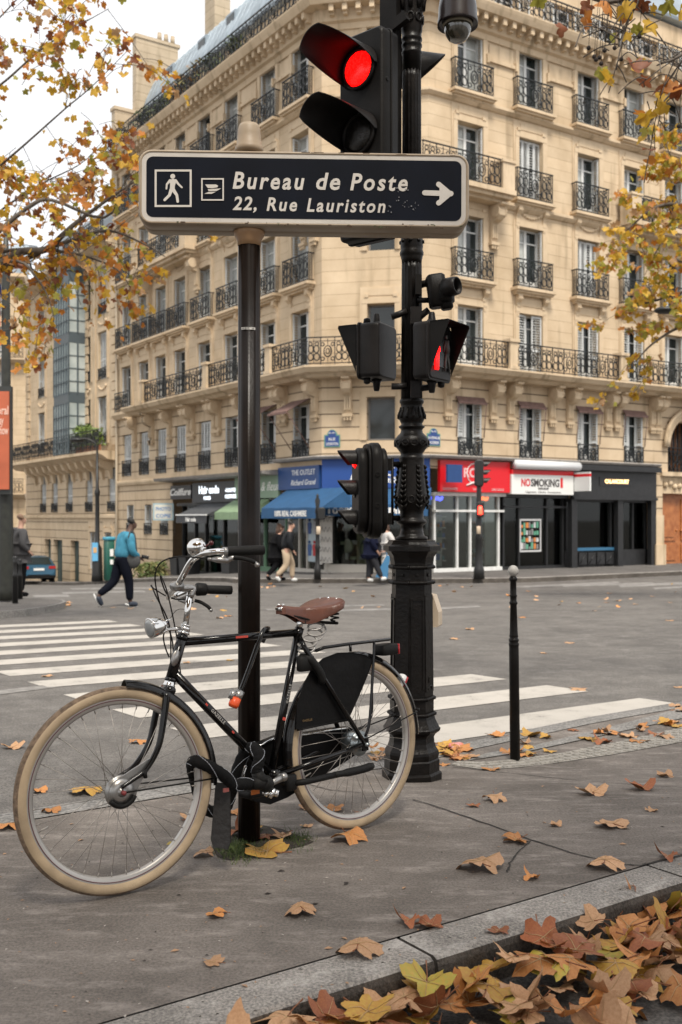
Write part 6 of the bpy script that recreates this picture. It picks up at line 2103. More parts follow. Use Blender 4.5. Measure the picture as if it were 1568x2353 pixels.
# mudguards
def guard(qf, R0, a0, a1, name, hw=.027, n=40, dirt=False):
    m_ = MB(); rows_o, rows_i = [], []
    prof = [(-1, -.012), (-.8, -.002), (-.4, .007), (0, .010), (.4, .007), (.8, -.002), (1, -.012)]
    for i in range(n + 1):
        a = radians(a0 + (a1 - a0) * i / n)
        rows_o.append([qf(R0 + r, a, w * hw) for w, r in prof]); rows_i.append([qf(R0 + r - .0025, a, w * hw * .97) for w, r in prof])
    for a, b_ in zip(rows_o, rows_o[1:]): m_.mat(0).strip(a, b_, True)
    for a, b_ in zip(rows_i, rows_i[1:]): m_.mat(1).strip(b_, a, True)
    m_.mat(0)
    for r0_, r1_ in ((rows_o[0], rows_i[0]), (rows_i[-1], rows_o[-1])): m_.strip(r0_, r1_)
    return m_.build(name, [M_BPAINT, mat('dusty_underside', (.06, .055, .05), .8, var=.5, vscale=40)], bike)
# angles measured from the forward direction, counter-clockwise seen from the left is reversed: find sense
def ang_of(qf, hub, e, u, x, y, pl):
    p = pl(x, y) - hub
    return math.degrees(atan2(p.dot(u), p.dot(e)))
aF0 = ang_of(None, hubF, eF, uF, 286, 1567, fp); aF1 = ang_of(None, hubF, eF, uF, 515, 1800, fp)
if aF1 < aF0: aF1 += 360
guard(qF, RF + .012, aF0, aF1, 'front_mudguard')
aR1 = ang_of(None, hubR, be, uR, 955, 1685, bp) % 360; aR0 = ang_of(None, hubR, be, uR, 657, 1760, bp)
guard(qR, RR + .012, aR0, aR1, 'rear_mudguard')
m_ = MB(); m_.tube([qR(RR + .01, radians(aR1 - 42 + i * 7), .0) + uR * 0 for i in range(7)], .0035, 5); m_.build('mudguard_edge', mat('worn_white_edge', (.5, .48, .45), .5), bike)
m_ = MB()
fe = qF(RF + .008, radians(aF1))
for s in (1, -1):
    m_.tube([hubF + nF * (.06 * s), qF(RF + .002, radians(aF1 - 4), .026 * s)], .0028, 6)
    m_.tube([hubR + bn * (.07 * s) + uR * .02, qR(RR + .006, radians(aR1 - 16), .03 * s)], .003, 6)
m_.tube([qR(RR + .016, radians(aR1 - 16), .032), qR(RR + .034, radians(aR1 - 16), .015), qR(RR + .034, radians(aR1 - 16), -.015), qR(RR + .016, radians(aR1 - 16), -.032)], .003, 6)
m_.build('mudguard_stay', M_RUBB, bike)
# mudflap
m_ = MB(); rows = []
for i in range(9):
    k = i / 8
    c = fp(514 - 6 * k, 1800 + 150 * k); hw = .030 + .012 * k - (.012 if i == 8 else 0)
    fw = (Vector((.9, -.42, 0))).normalized(); rows.append([c + fw * hw, c + fw * hw * .4 + (-eF) * .006, c - fw * hw * .4 + (-eF) * .006, c - fw * hw])
for a, b_ in zip(rows, rows[1:]): m_.strip(a, b_, True)
for a, b_ in zip(rows, rows[1:]): m_.strip([p + eF * .003 for p in b_], [p + eF * .003 for p in a], True)
fl_ = m_.build('mudflap', mat('grey_black_rubber_flap', (.028, .026, .025), .6, bump=.5, bscale=50), bike)
m_ = MB(); m_.box(fp(511, 1812) + nF * .03, (.022, .006, .014), Rq @ Matrix.Rotation(pi / 2, 3, 'X')); m_.build('reflector', mat('dull_red_reflector', (.25, .07, .06), .4), fl_)
# saddle post, saddle
sp0, sp1 = bp(686, 1448), bp(695, 1412)
m_ = MB(); m_.tube([sp0, sp1], .0128, 14); m_.build('seat_post', M_CHROME, bike)
sB = Matrix((be, bn, uR)).transposed()
def sad(a, w, h):                                        # a forward from the rear edge
    return bp(757, 1379) + be * a + bn * w + uR * h
m_ = MB(); Ls = (bp(641, 1384) - bp(757, 1379)).dot(be)
Ls = max(.22, min(.3, Ls * 1.0))
rows = []
for i in range(19):
    k = i / 18; a = Ls * k
    w = .098 * (1 - sst(.16, .62, k)) + .022 + .004 * sst(.8, 1, k)
    if i == 0: w *= .78
    if i == 1: w *= .94
    if i == 18: w *= .75
    top = .012 * (1 - k) ** 2 * 1.0 - .018 * sin(pi * min(1, k * 1.05)) + (-.006) * k
    skirt = .026 + .034 * exp(-((k - .52) / .22) ** 2)
    row = []
    for s in [-1, -.98, -.8, -.45, 0, .45, .8, .98, 1]:
        ww = w * s; hh_ = top - .008 * s * s
        if abs(s) == 1: hh_ -= skirt; ww *= .93 if k < .6 else 1.05
        elif abs(s) == .98: hh_ -= .006
        row.append(sad(a, ww, hh_))
    rows.append(row)
for a, b_ in zip(rows, rows[1:]): m_.strip(a, b_, True)
m_.strip([p for p in rows[0]], [p - uR * .014 for p in rows[0]], True); m_.add(rows[-1], [tuple(range(9))])
sdl = m_.build('saddle', M_LEATH, bike)
m_ = MB()
for (a, w, h) in ((.004, .05, .004), (.004, -.05, .004), (.004, 0, .008), (Ls - .01, .014, -.006), (Ls - .01, -.014, -.006)):
    m_.ball(sad(a, w, h), .0065, 8, 6)
m_.tube([sad(Ls - .004, .018, -.02), sad(Ls - .004, -.018, -.02)], .009, 8)
m_.build('rivet', M_CHROME, sdl)
m_ = MB()
for s in (1, -1):
    pts = [sad(.035 + .017 * cos(t_ * .9), s * .07 + .017 * sin(t_ * .9), -.015 - .0022 * t_) for t_ in range(0, 30)]
    m_.tube(pts, .0034, 5)
    m_.tube([sad(.04, s * .066, -.085), sad(.1, s * .035, -.078), sad(.2, s * .02, -.05), sad(Ls - .01, s * .01, -.03)], .004, 6)
m_.tube([sad(.03, .08, -.088), sad(.03, -.08, -.088)], .006, 6)
m_.box(sad(.125, 0, -.07), (.05, .05, .03), sB); m_.box(sad(.07, 0, -.06), (.04, .1, .02), sB)
m_.build('spring', M_RUBB, sdl)
# stem and handlebar
m_ = MB()
q0 = ht + hd * .03; q1 = bp(437, 1362)
m_.tube([q0, q1], .0112, 14); m_.build('stem_quill', M_CHROME, bike)
clampD = (q1 - CAMP).length
Dst = q1.y
cl = P(407, 1347, Dst - .035)
m_ = MB(); m_.tube(smoothpts([bp(436, 1372), bp(443, 1352), cl.lerp(q1, .5) + Vector((0, 0, .004)), cl], 4), [.0135] * 4 + [.0135] * 4 + [.013] * 4 + [.015], 12)
latF = nF
m_.tube([cl + latF * .024, cl - latF * .024], .0185, 14)
m_.build('stem', M_ALU, bike)
gN0, gN1 = P(522, 1267, Dst - .16), P(606, 1264, Dst - .10)
gF0, gF1 = P(452, 1354, Dst + .27), P(532, 1356, Dst + .33)
m_ = MB()
barN = smoothpts([cl, P(420, 1325, Dst - .07), P(440, 1290, Dst - .115), P(462, 1274, Dst - .15), P(490, 1268, Dst - .17), gN0], 5)
barF = smoothpts([cl, P(390, 1366, Dst + .05), P(388, 1375, Dst + .12), P(398, 1371, Dst + .2), P(425, 1359, Dst + .25), gF0], 5)
m_.tube(barN[::-1] + barF[1:], .0112, 12); m_.build('handlebar', M_CHROME, bike)
for (a, b_, near) in ((gN0, gN1, 1), (gF0, gF1, 0)):
    m_ = MB(); d_ = (b_ - a)
    m_.tube([a, a.lerp(b_, .04), a.lerp(b_, .5), a.lerp(b_, .93), b_, b_ + d_ * .012], [.0155, .0165, .0175, .0178, .017, .011], 14)
    if not near:
        m_.tube([a - d_ * .02, a + d_ * .02, a.lerp(b_, .25), a.lerp(b_, .3)], [.022, .026, .024, .018], 14)
    m_.build('grip', M_RUBB, bike)
    # brake lever
    o = (lambda x, y, dD=0: P(x, y, (Dst - .15 if near else Dst + .28) + dD))
    m_ = MB(); m2 = MB()
    if near:
        m_.tube([a - d_ * .1, a - d_ * .0], .0155, 12)
        m_.tube(smoothpts([o(516, 1268), o(515, 1278, -.01), o(508, 1287, -.02)], 4), [.011] * 8 + [.009], 8, flat=.6)
        m_.tube([o(486, 1285, -.02), o(500, 1286, -.02), o(526, 1288, -.02)], [.006, .011, .010], 10)
        m_.tube([o(478, 1284.5, -.02), o(488, 1285, -.02)], .006, 8)
        m_.tube(smoothpts([o(518, 1291, -.02), o(536, 1282, -.02), o(556, 1284, -.01), o(576, 1289, 0), o(590, 1296, .01)], 5), [.009] * 6 + [.0075] * 14 + [.007], 10, flat=.7)
        m_.ball(o(591, 1298, .01), .009, 8, 6)
        m2.tube(smoothpts([o(536, 1281, -.022), o(556, 1283, -.012), o(576, 1288.5, -.002), o(585, 1292, .006)], 5), .0084, 8)
    else:
        m_.tube([a - d_ * .16, a - d_ * .0], .0155, 12)
        m_.tube(smoothpts([o(443, 1358), o(436, 1367), o(424, 1372), o(408, 1376)], 4), [.009] * 12 + [.006], 8)
        m_.tube([o(410, 1378), o(432, 1384), o(444, 1381)], [.006, .011, .009], 8)
        m2.tube(smoothpts([o(448, 1380), o(462, 1384), o(477, 1393), o(484, 1400)], 5), .007, 8)
        m_.ball(o(485, 1402), .008, 8, 6)
    lv = m_.build('brake_lever', M_ALU, bike)
    m2.build('lever_pad', M_RUBB, lv)
# bell
bc_ = P(453, 1259, Dst - .13)
axb = Vector((-.35, -.3, .88)).normalized(); Rb = axb.to_track_quat('Z', 'Y').to_matrix()
m_ = MB(); rb_ = .0335
m_.lathe([(rb_ * .3, -.026), (rb_ * .75, -.022), (rb_ * .98, -.008), (rb_, -.002), (rb_ * .97, .0005), (rb_, .003), (rb_ * .97, .012), (rb_ * .8, .023), (rb_ * .45, .031), (.0001, .034)], 28, bc_, Rb)
bell = m_.build('bell', M_CHROME, bike)
m_ = MB(); m_.tube([bc_ + Vector((.028, -.01, .003)), P(482, 1249, Dst - .14)], .003, 6); m_.ball(P(486, 1248, Dst - .14), .0088, 10, 8); m_.tube([bc_ - axb * .025, P(459, 1279, Dst - .14)], .007, 8); m_.build('bell_lever', mat('dark_red_knob', (.06, .006, .006), .25), bell)
# headlight
hc = fp(362, 1436, 0.0); tipv = (fp(334, 1438) - hc)
axl = (eF * .97 + nF * .16 - uF * .18).normalized(); Rl = axl.to_track_quat('Z', 'Y').to_matrix()
m_ = MB(); h0 = fp(384, 1433)
m_.lathe([(.0001, -.002), (.008, 0), (.02, .014), (.03, .034), (.0345, .055), (.0355, .066), (.036, .07), (.0335, .071)], 26, h0, Rl)
hl = m_.build('headlight', M_CHROME, bike)
m_ = MB(); m_.lathe([(.0335, .0695), (.022, .075), (.0001, .077)], 22, h0, Rl); m_.build('lens', mat('headlight_lens', (.25, .26, .26), .08, spec=.8), hl)
m_ = MB(); m_.tube(smoothpts([h0 + axl * .03 - uF * .028, fp(386, 1447), fp(400, 1446), fp(418, 1444)], 4), .006, 6); m_.box(fp(412, 1444), (.02, .014, .012)); m_.tube([h0 + axl * .01 + uF * .01, h0 - axl * .02 + uF * .012], .003, 6); m_.build('bracket', M_CHROME, hl)
# cables
m_ = MB()
o1 = lambda x, y, d_=0: P(x, y, Dst + d_)
for pts in ([o1(480, 1284.5, -.17), o1(440, 1280, -.17), o1(405, 1280, -.15), o1(372, 1291, -.13), o1(358, 1315, -.12), o1(359, 1350, -.1), o1(372, 1400, -.07), o1(386, 1440, -.04), o1(396, 1470, -.03), o1(399, 1510, -.03)],
            [o1(412, 1377, .26), o1(385, 1371, .15), o1(352, 1351, .02), o1(349, 1346, 0), o1(360, 1372, -.02), o1(380, 1410, -.03), o1(391, 1445, -.03), o1(393, 1500, -.03), o1(392, 1552, -.04)],
            [o1(440, 1378, .25), o1(400, 1376, .12), o1(382, 1362, .04), o1(370, 1330, -.02), o1(371, 1325, -.03), o1(383, 1355, -.05), o1(394, 1400, -.05), o1(402, 1440, -.04), o1(409, 1480, -.03), o1(413, 1530, -.03), o1(420, 1572, -.02)],
            [o1(379, 1448, -.07), o1(376, 1466, -.07), o1(381, 1490, -.06), o1(389, 1510, -.05)]):
    m_.tube(smoothpts(pts, 5), .0027, 6)
m_.tube(smoothpts([fp(388, 1600, .05), fp(378, 1680, .055), fp(355, 1740, .06), fp(334, 1780, .06)], 5), .0028, 6)
m_.tube([fp(333, 1770, .06), fp(335, 1788, .06)], .007, 6)
m_.tube(smoothpts([o1(430, 1400, 0), o1(405, 1403, 0), o1(380, 1440, -.05)], 5), .0012, 4)
m_.build('cable', M_RUBB, bike)
# rear hub, chain case, cranks
m_ = MB()
Rr = Matrix((be, uR, bn)).transposed()
m_.tube([hubR - bn * .055, hubR - bn * .03, hubR + bn * .03, hubR + bn * .05], [.03, .042, .042, .03], 22)
m_.tube([hubR + bn * .03, hubR + bn * .036], .05, 22); m_.tube([hubR + bn * .05, hubR + bn * .064], [.028, .022], 16); m_.tube([hubR + bn * .06, hubR + bn * .085], .008, 10)
m_.build('rear_hub', mat('hub_grey_steel', (.3, .33, .34), .3, .8), bike)
m_ = MB()
pol = [(600, 1706), (640, 1690), (700, 1684), (760, 1674), (800, 1670), (826, 1684), (836, 1708), (822, 1730), (790, 1752), (740, 1782), (700, 1806), (660, 1832), (620, 1848), (585, 1842), (564, 1822), (558, 1790), (566, 1752), (580, 1722)]
def plane2(x, y):
    p = bp(x, y, -.05) - (hubR - bn * .05); return (p.dot(be), p.dot(uR))
q2 = [plane2(*p) for p in pol]
ar = sum(a[0] * b_[1] - b_[0] * a[1] for a, b_ in zip(q2, q2[1:] + q2[:1]))
if ar < 0: q2 = q2[::-1]
Mc = Rr.to_4x4(); Mc.translation = hubR - bn * .075
m_.prism(q2, .03, Mc)
m_.build('chain_case', M_VINYL, bike)
m_ = MB(); m_.tube(smoothpts([bp(x, y, -.04) for x, y in ((592, 1716), (640, 1694), (700, 1688), (760, 1678), (800, 1673))], 4), .004, 6)
m_.tube(smoothpts([bp(x, y, -.035) for x, y in ((566, 1760), (560, 1785), (566, 1810))], 4), .006, 6)
m_.build('chain_case_edge', M_CHROME, bike)
m_ = MB()
cA = bb_ + bn * .075
m_.tube([bb_ + bn * .03, cA], .011, 12)
cT = P(612, 1806, cA.y - .05)
m_.tube([cA, cA.lerp(cT, .5), cT], [.0155, .012, .011], 10, flat=.8); m_.ball(cA, .0165, 12, 8, (1, 1, 1)); 
m_.build('crank', M_ALU, bike)
m_ = MB()
pd = P(622, 1823, cA.y - .1)
for (x, w_) in ((610, .013), (622, .02), (632, .013)): m_.tube([P(x, 1821, cA.y - .1), P(x + 7, 1824, cA.y - .1)], w_, 10)
m_.tube([P(604, 1820, cA.y - .1), P(640, 1826, cA.y - .1)], .008, 8)
m_.build('pedal_axle', M_CHROME, bike)
m_ = MB(); m_.rbox(P(585, 1821, cA.y - .02), (.1, .075, .026), .01, Matrix((be, bn, uR)).transposed(), 3)
pdl = m_.build('pedal', M_RUBB, bike)
m_ = MB(); m_.box(P(587, 1820, cA.y - .072), (.035, .006, .016), Matrix((be, bn, uR)).transposed()); m_.build('reflector', mat('amber_reflector', (.45, .12, .02), .35), pdl)
# kickstand
m_ = MB(); m_.tube([bp(672, 1800, .05), bp(700, 1797, .075), bp(770, 1781, .085)], .0125, 10); m_.tube(smoothpts([bp(768, 1781, .085), bp(800, 1775, .085), bp(835, 1767, .085), bp(857, 1759, .085)], 3), [.013] * 3 + [.0165] * 6 + [.012], 10)
m_.rbox(bp(668, 1798, .05), (.05, .03, .06), .012, Matrix((be, bn, uR)).transposed(), 3)
m_.tube([bp(640, 1790, .03), bp(668, 1798, .045)], .018, 8)
m_.build('kickstand', M_RUBB, bike)
# skirt guard
m_ = MB()
arcg = [qR(RR + .004, radians(a), .034) for a in [aR0 + 28 + (100 - 8) * i / 22 for i in range(23)]]
a_end = arcg[-1]
low = [bp(854, 1500, .034), bp(838, 1560, .034), bp(812, 1625, .036), bp(800, 1652, .038), bp(740, 1665, .038), bp(678, 1679, .036)]
poly = [bp(679, 1676, .036), bp(684, 1620, .036), bp(698, 1572, .036), bp(716, 1538, .036), bp(742, 1514, .036), bp(775, 1501, .036), bp(808, 1500, .036), bp(840, 1506, .036), bp(857, 1516, .036), bp(846, 1548, .037), bp(826, 1596, .038), bp(804, 1645, .04), bp(797, 1653, .04), bp(740, 1664, .04)]
cen = bp(765, 1590, .042)
n = len(poly)
m_.add(poly + [cen], [(i, (i + 1) % n, n) for i in range(n)], True)
m_.add([p - bn * .003 for p in poly] + [cen - bn * .003], [((i + 1) % n, i, n) for i in range(n)], True)
m_.tube(poly, .0022, 5, closed=True)
m_.tube([bp(684, 1688 - 10, .038), bp(740, 1666, .042), bp(798, 1655, .042)], .004, 5)
cg = m_.build('skirt_guard', M_VINYL, bike)
m_ = MB(); TM3 = Matrix((-be, uR, bn)).transposed().to_4x4(); TM3.translation = bp(696, 1659, .0415)
text_into(m_, 'GAZELLE', .012, TM3, depth=.0004); m_.build('lettering', mat('dull_gold_decal', (.16, .1, .04), .5), cg)
# frame lock
m_ = MB()
m_.rbox(bp(702, 1524, .04), (.075, .035, .06), .014, Matrix((be, bn, uR)).transposed(), 3)
m_.tube(smoothpts([bp(690, 1512, .02), bp(712, 1515, .05), bp(735, 1545, .06), bp(742, 1570, .055)], 4), [.017] * 12 + [.01], 10)
m_.build('frame_lock', M_RUBB, bike)
# luggage rack
m_ = MB()
for s in (1, -1):
    m_.tube([bp(727, 1495, .055 * s), bp(745, 1488, .06 * s), bp(800, 1480, .06 * s), bp(895, 1469, .06 * s)], .0068, 8)
    m_.tube(smoothpts([bp(859, 1474, .06 * s), bp(860, 1490, .062 * s), bp(855, 1580, .068 * s), bp(849, 1660, .07 * s), hubR + bn * (.068 * s) + uR * .03], 4), .0062, 8)
for x, y in ((735, 1492), (800, 1480), (850, 1475), (895, 1469)): m_.tube([bp(x, y, .06), bp(x, y, -.06)], .006, 8)
m_.tube([bp(805, 1482, .0), bp(806, 1497, .0)], .006, 6); m_.tube([bp(690, 1490, .0), bp(728, 1496, .04)], .005, 6)
m_.build('luggage_rack', M_BPAINT, bike)
m_ = MB(); m_.rbox(bp(886, 1492, 0.02), (.09, .075, .045), .012, Matrix((be, bn, uR)).transposed(), 3)
rl = m_.build('tail_light', M_RUBB, bike)
m_ = MB(); m_.rbox(bp(905, 1490, 0.02), (.008, .07, .042), .003, Matrix((be, bn, uR)).transposed(), 2); m_.build('red_lens', mat('red_lens_dark', (.35, .015, .02), .2), rl)
m_ = MB(); R45 = Matrix((be, bn, uR)).transposed() @ Matrix.Rotation(radians(-35), 3, 'Y')
m_.rbox(bp(921, 1564, .0), (.03, .04, .055), .012, R45, 3); m_.build('reflector', M_WHITE, bike)
m_ = MB(); m_.rbox(bp(927, 1566, .0), (.014, .036, .045), .006, R45, 3); m_.build('red_reflector', mat('red_lens_dark', (.35, .015, .02), .2), bike)

# ------------------------------------------------------------------ locks: things hung on the bicycle
lk = lambda x, y: (398.1 + .1953 * x, 1653.7 + .1953 * y)
M_CLOTH = mat('black_woven_sleeve', (.006, .0058, .006), .8, bump=.4, bscale=220, spec=.15)
lk1 = bp(*lk(600, 680), .1)
chain = thing('chain_lock', bp(520, 1830, .06), 'thick black fabric-covered chain lock looped through the front wheel and round the post', 'lock')
def lkp(x, y, w): return bp(*lk(x, y), w)
loopA = smoothpts([lkp(960, 752, .1), lkp(880, 752, .1), lkp(790, 762, .1), lkp(720, 770, .09), lkp(640, 695, .09), lkp(540, 620, .09), lkp(430, 555, .09), lkp(320, 505, .08), lkp(245, 490, .045), lkp(225, 560, .0), lkp(262, 720, -.06), lkp(305, 900, -.08), lkp(345, 1020, -.07), lkp(450, 1080, -.08), lkp(570, 1070, -.09), lkp(640, 1000, -.09), lkp(690, 840, -.07), lkp(735, 650, -.05), lkp(800, 470, -.03), lkp(880, 350, 0), lkp(950, 330, .05), lkp(1010, 400, .09), lkp(1010, 490, .1), lkp(985, 570, .1), lkp(990, 620, .1)], 6)
m_ = MB(); m_.tube(loopA, [.0215 * (1 + .05 * sin(i * 1.7)) for i in range(len(loopA))], 14); m_.build('fabric_sleeve', M_CLOTH, chain)
m_ = MB()
for ph in (0, pi):                                       # reflective zigzag thread round the sleeve
    pts = []
    for i in range(len(loopA) - 1):
        t_ = (loopA[i + 1] - loopA[i]).normalized()
        a_ = t_.orthogonal().normalized(); b_ = t_.cross(a_)
        for k in range(2):
            p = loopA[i].lerp(loopA[i + 1], k / 2); th = ph + (i + k / 2) * .17
            ref = (bn - t_ * bn.dot(t_)).normalized(); ot = t_.cross(ref)
            pts.append(p + (ref * cos(th) + ot * sin(th)) * .0222)
    for i in range(0, len(pts) - 1):
        m_.tube([pts[i], pts[i + 1]], .0008 if i % 2 else .0014, 4, caps=False)
m_.build('reflective_thread', mat('pale_thread', (.36, .38, .42), .5), chain)
m_ = MB(); m_.tube([lkp(990, 615, .1), lkp(1010, 680, .105), lkp(1065, 740, .11)], [.022, .024, .027], 12); m_.tube([lkp(930, 752, .105), lkp(1040, 745, .11), lkp(1135, 770, .11)], [.022, .025, .022], 12); m_.ball(lkp(1090, 755, .11), .031, 12, 8)
m_.build('lock_body', M_RUBB, chain)
ul = thing('bar_lock', bp(553, 1600, .05), 'black rod lock with an orange end hanging over the top tube of the bicycle', 'lock')
m_ = MB(); m_.tube(smoothpts([bp(603, 1476, -.04), bp(615, 1452, -.03), bp(617, 1444, 0), bp(608, 1447, .03), bp(598, 1466, .04), bp(575, 1530, .045), bp(551, 1594, .045)], 5), .0085, 10); m_.build('rod', M_BPAINT, ul)
m_ = MB(); m_.tube([bp(553, 1588, .045), bp(544, 1606, .045)], .017, 14); m_.tube([bp(538, 1586, .04), bp(531, 1606, .04)], .012, 8); m_.build('barrel', M_ALU, ul)
m_ = MB(); m_.tube([bp(543, 1604, .045), bp(537, 1620, .045), bp(535, 1625, .045)], [.0195, .02, .016], 14); m_.build('orange_end', mat('orange_plastic', (.72, .085, .015), .4), ul)
ck = thing('cable_lock', bp(715, 1510, .03), 'clear grey coiled cable lock dangling under the saddle', 'lock')
m_ = MB(); pts = []
for i in range(70):
    a = i * .42; k = i / 69
    c = (725 - 16 * k + 8 * sin(k * 6), 1433 + 62 * k)
    pts.append(bp(c[0] + 20 * cos(a), c[1] + 11 * sin(a), .03 + .02 * sin(a + 1)))
m_.tube(pts, .0042, 6); m_.build('coil', mat('clear_grey_coil', (.28, .265, .25), .25, spec=.7), ck)
# ================================================================== people
def skin_mesh(vr, edges, sub=2, root=0, fat=1.0):
    me = bpy.data.meshes.new("skin"); me.from_pydata([Vector(v) for v, _ in vr], edges, [])
    ob = bpy.data.objects.new("skin", me); COL.objects.link(ob)
    md = ob.modifiers.new("Skin", 'SKIN'); md.use_smooth_shade = True; md.branch_smoothing = .4
    for i, (_, r) in enumerate(vr):
        sv = me.skin_vertices[0].data[i]
        sv.radius = (r * fat, r * fat) if not isinstance(r, tuple) else (r[0] * fat, r[1] * fat)
        sv.use_root = (i == root)
    sd = ob.modifiers.new("Sub", 'SUBSURF'); sd.levels = sub; sd.render_levels = sub
    dg = bpy.context.evaluated_depsgraph_get()
    out = bpy.data.meshes.new_from_object(ob.evaluated_get(dg))
    bpy.data.objects.remove(ob); bpy.data.meshes.remove(me)
    return out
def skin_obj(vr, edges, name, matl, parent, sub=2, fat=1.22):
    me = skin_mesh(vr, edges, sub, 0, fat)
    off = parent.location
    for v in me.vertices: v.co -= off
    me.materials.clear(); me.materials.append(matl); me.name = name
    o = bpy.data.objects.new(name, me); COL.objects.link(o); o.parent = parent
    return o
M_SKIN1 = mat('dark_skin', (.075, .035, .022), .55); M_SKIN2 = mat('light_skin', (.42, .24, .17), .55)
M_HAIRD = mat('black_hair', (.012, .01, .009), .7, bump=.5, bscale=60); M_HAIRB = mat('brown_hair', (.06, .03, .018), .6, bump=.5, bscale=60)
def person(base, face, J, cloth, skin, hair, label, s=1.0, coat=None, long_hair=False, fingers=True):
    """base: ground point; face: walking direction; J: joints as (forward, right, up) in metres"""
    f = Vector((face[0], face[1], 0)).normalized(); r = Vector((f.y, -f.x, 0)); z = Vector((0, 0, 1))
    g = lambda k: base + (f * J[k][0] + r * J[k][1] + z * J[k][2]) * s
    pr = thing('person', base, label, 'person')
    root = g('pelvis'); ch = g('chest'); nk = g('neck'); hd = g('head')
    v = [(root, .1), (root.lerp(ch, .5), .1), (ch, (.15, .11)), (nk, .055), (hd - f * .0 - z * .05, .07), (hd + z * .03, .102), (hd + z * .1, .072)]
    e = [(0, 1), (1, 2), (2, 3), (3, 4), (4, 5), (5, 6)]
    v.append((hd + f * .1 - z * .02, .02)); e.append((5, len(v) - 1))
    def chain(st, pts):
        last = st
        for p, q in pts:
            v.append((p, q)); e.append((last, len(v) - 1)); last = len(v) - 1
        return last
    for sd in 'LR':
        w = chain(2, [(g('sh' + sd), .06), (g('el' + sd), .042), (g('wr' + sd), .03)])
        d = (g('wr' + sd) - g('el' + sd)).normalized(); sdv = d.cross(f); sdv = sdv.normalized() if sdv.length > .1 else r
        palm = g('wr' + sd) + d * .05 * s
        w = chain(w, [(palm, .03)])
        if fingers:
            for k in range(4):
                b0 = palm + d * .035 * s + sdv * (.028 - .019 * k); ln = (.075, .085, .08, .06)[k]
                chain(w, [(b0, .0085), (b0 + d * ln * .6 * s, .008), (b0 + d * ln * s * .9 + f * .02, .007)])
            chain(w, [(palm + f * .03 + d * .01, .01), (palm + f * .045 + d * .045, .008)])
        chain(0, [(g('hip' + sd), .09), (g('kn' + sd), .058), (g('an' + sd), .038), (g('toe' + sd), .03)])
    skin_obj(v, e, 'body', skin, pr, 1, 1.12)
    # clothes follow the body a little outside it
    tv = [(root + z * .05, .135), (root - z * .03, .13)]; te = [(0, 1)]
    for sd in 'LR':
        i0 = len(tv)
        tv += [(g('hip' + sd), .112), (g('hip' + sd).lerp(g('kn' + sd), .5), .1), (g('kn' + sd), .078), (g('kn' + sd).lerp(g('an' + sd), .5), .07), (g('an' + sd) + z * .03, .056)]
        te += [(1, i0), (i0, i0 + 1), (i0 + 1, i0 + 2), (i0 + 2, i0 + 3), (i0 + 3, i0 + 4)]
    skin_obj(tv, te, 'trousers', cloth['trousers'], pr)
    jb = root + (z * -.02 if not coat else z * .0)
    jv = [(jb, (.16, .15)), (root.lerp(ch, .45), (.155, .14)), (ch, (.19, .15)), (nk - z * .03, .085)]; je = [(0, 1), (1, 2), (2, 3)]
    for sd in 'LR':
        i0 = len(jv)
        jv += [(g('sh' + sd), .08), (g('sh' + sd).lerp(g('el' + sd), .5), .068), (g('el' + sd), .06), (g('wr' + sd), .046)]
        je += [(2, i0), (i0, i0 + 1), (i0 + 1, i0 + 2), (i0 + 2, i0 + 3)]
    if coat:
        jv += [(root - z * coat * .5, (.19, .17)), (root - z * coat, (.21, .18))]; je += [(0, len(jv) - 2), (len(jv) - 2, len(jv) - 1)]
    skin_obj(jv, je, 'jacket', cloth['jacket'], pr, 2, 1.36)
    for sd in 'LR':
        a, t_ = g('an' + sd), g('toe' + sd); d = (t_ - a)
        skin_obj([(a - d * .25 - z * .03, .045), (a + d * .3 - z * .02, .05), (t_ + z * .005, .042), (t_ + d * .25, .03)], [(0, 1), (1, 2), (2, 3)], 'shoe', cloth['shoe'], pr)
    hv = [(hd + z * .02 - f * .045, .082), (hd + z * .085 - f * .01, .088), (hd + z * .1 + f * .035, .06)]; he = [(0, 1), (1, 2)]
    if long_hair:
        hv += [(hd - z * .1 - f * .07, .065), (hd - z * .26 - f * .08, .05)]; he += [(0, 3), (3, 4)]
    skin_obj(hv, he, 'hair', hair, pr)
    m_ = MB()
    for s_ in (-1, 1):
        m_.ball(hd + f * .083 + r * .03 * s_ + z * .02, .011, 6, 4); 
        m_.ball(hd + r * .09 * s_ - f * .005 + z * .005, .022, 6, 4, (.7, .7, 1.3))
    m_.tube([hd + f * .085 - z * .055 + r * .02, hd + f * .085 - z * .055 - r * .02], .007, 5)
    m_.build('face', skin, pr)
    return pr, g
walk = dict(pelvis=(0, 0, .93), chest=(.07, 0, 1.32), neck=(.1, 0, 1.47), head=(.15, 0, 1.61), shL=(.07, -.19, 1.38), shR=(.07, .19, 1.38),
            elL=(-.05, -.24, 1.12), elR=(.03, .25, 1.1), wrL=(.15, -.2, .95), wrR=(.16, .2, .9),
            hipL=(0, -.1, .9), hipR=(0, .1, .9), knL=(.2, -.1, .52), knR=(-.02, .1, .48), anL=(.2, -.1, .09), anR=(-.3, .1, .17), toeL=(.32, -.1, .05), toeR=(-.22, .1, .06))
def cl(j, t_, s_): return dict(jacket=j, trousers=t_, shoe=s_)
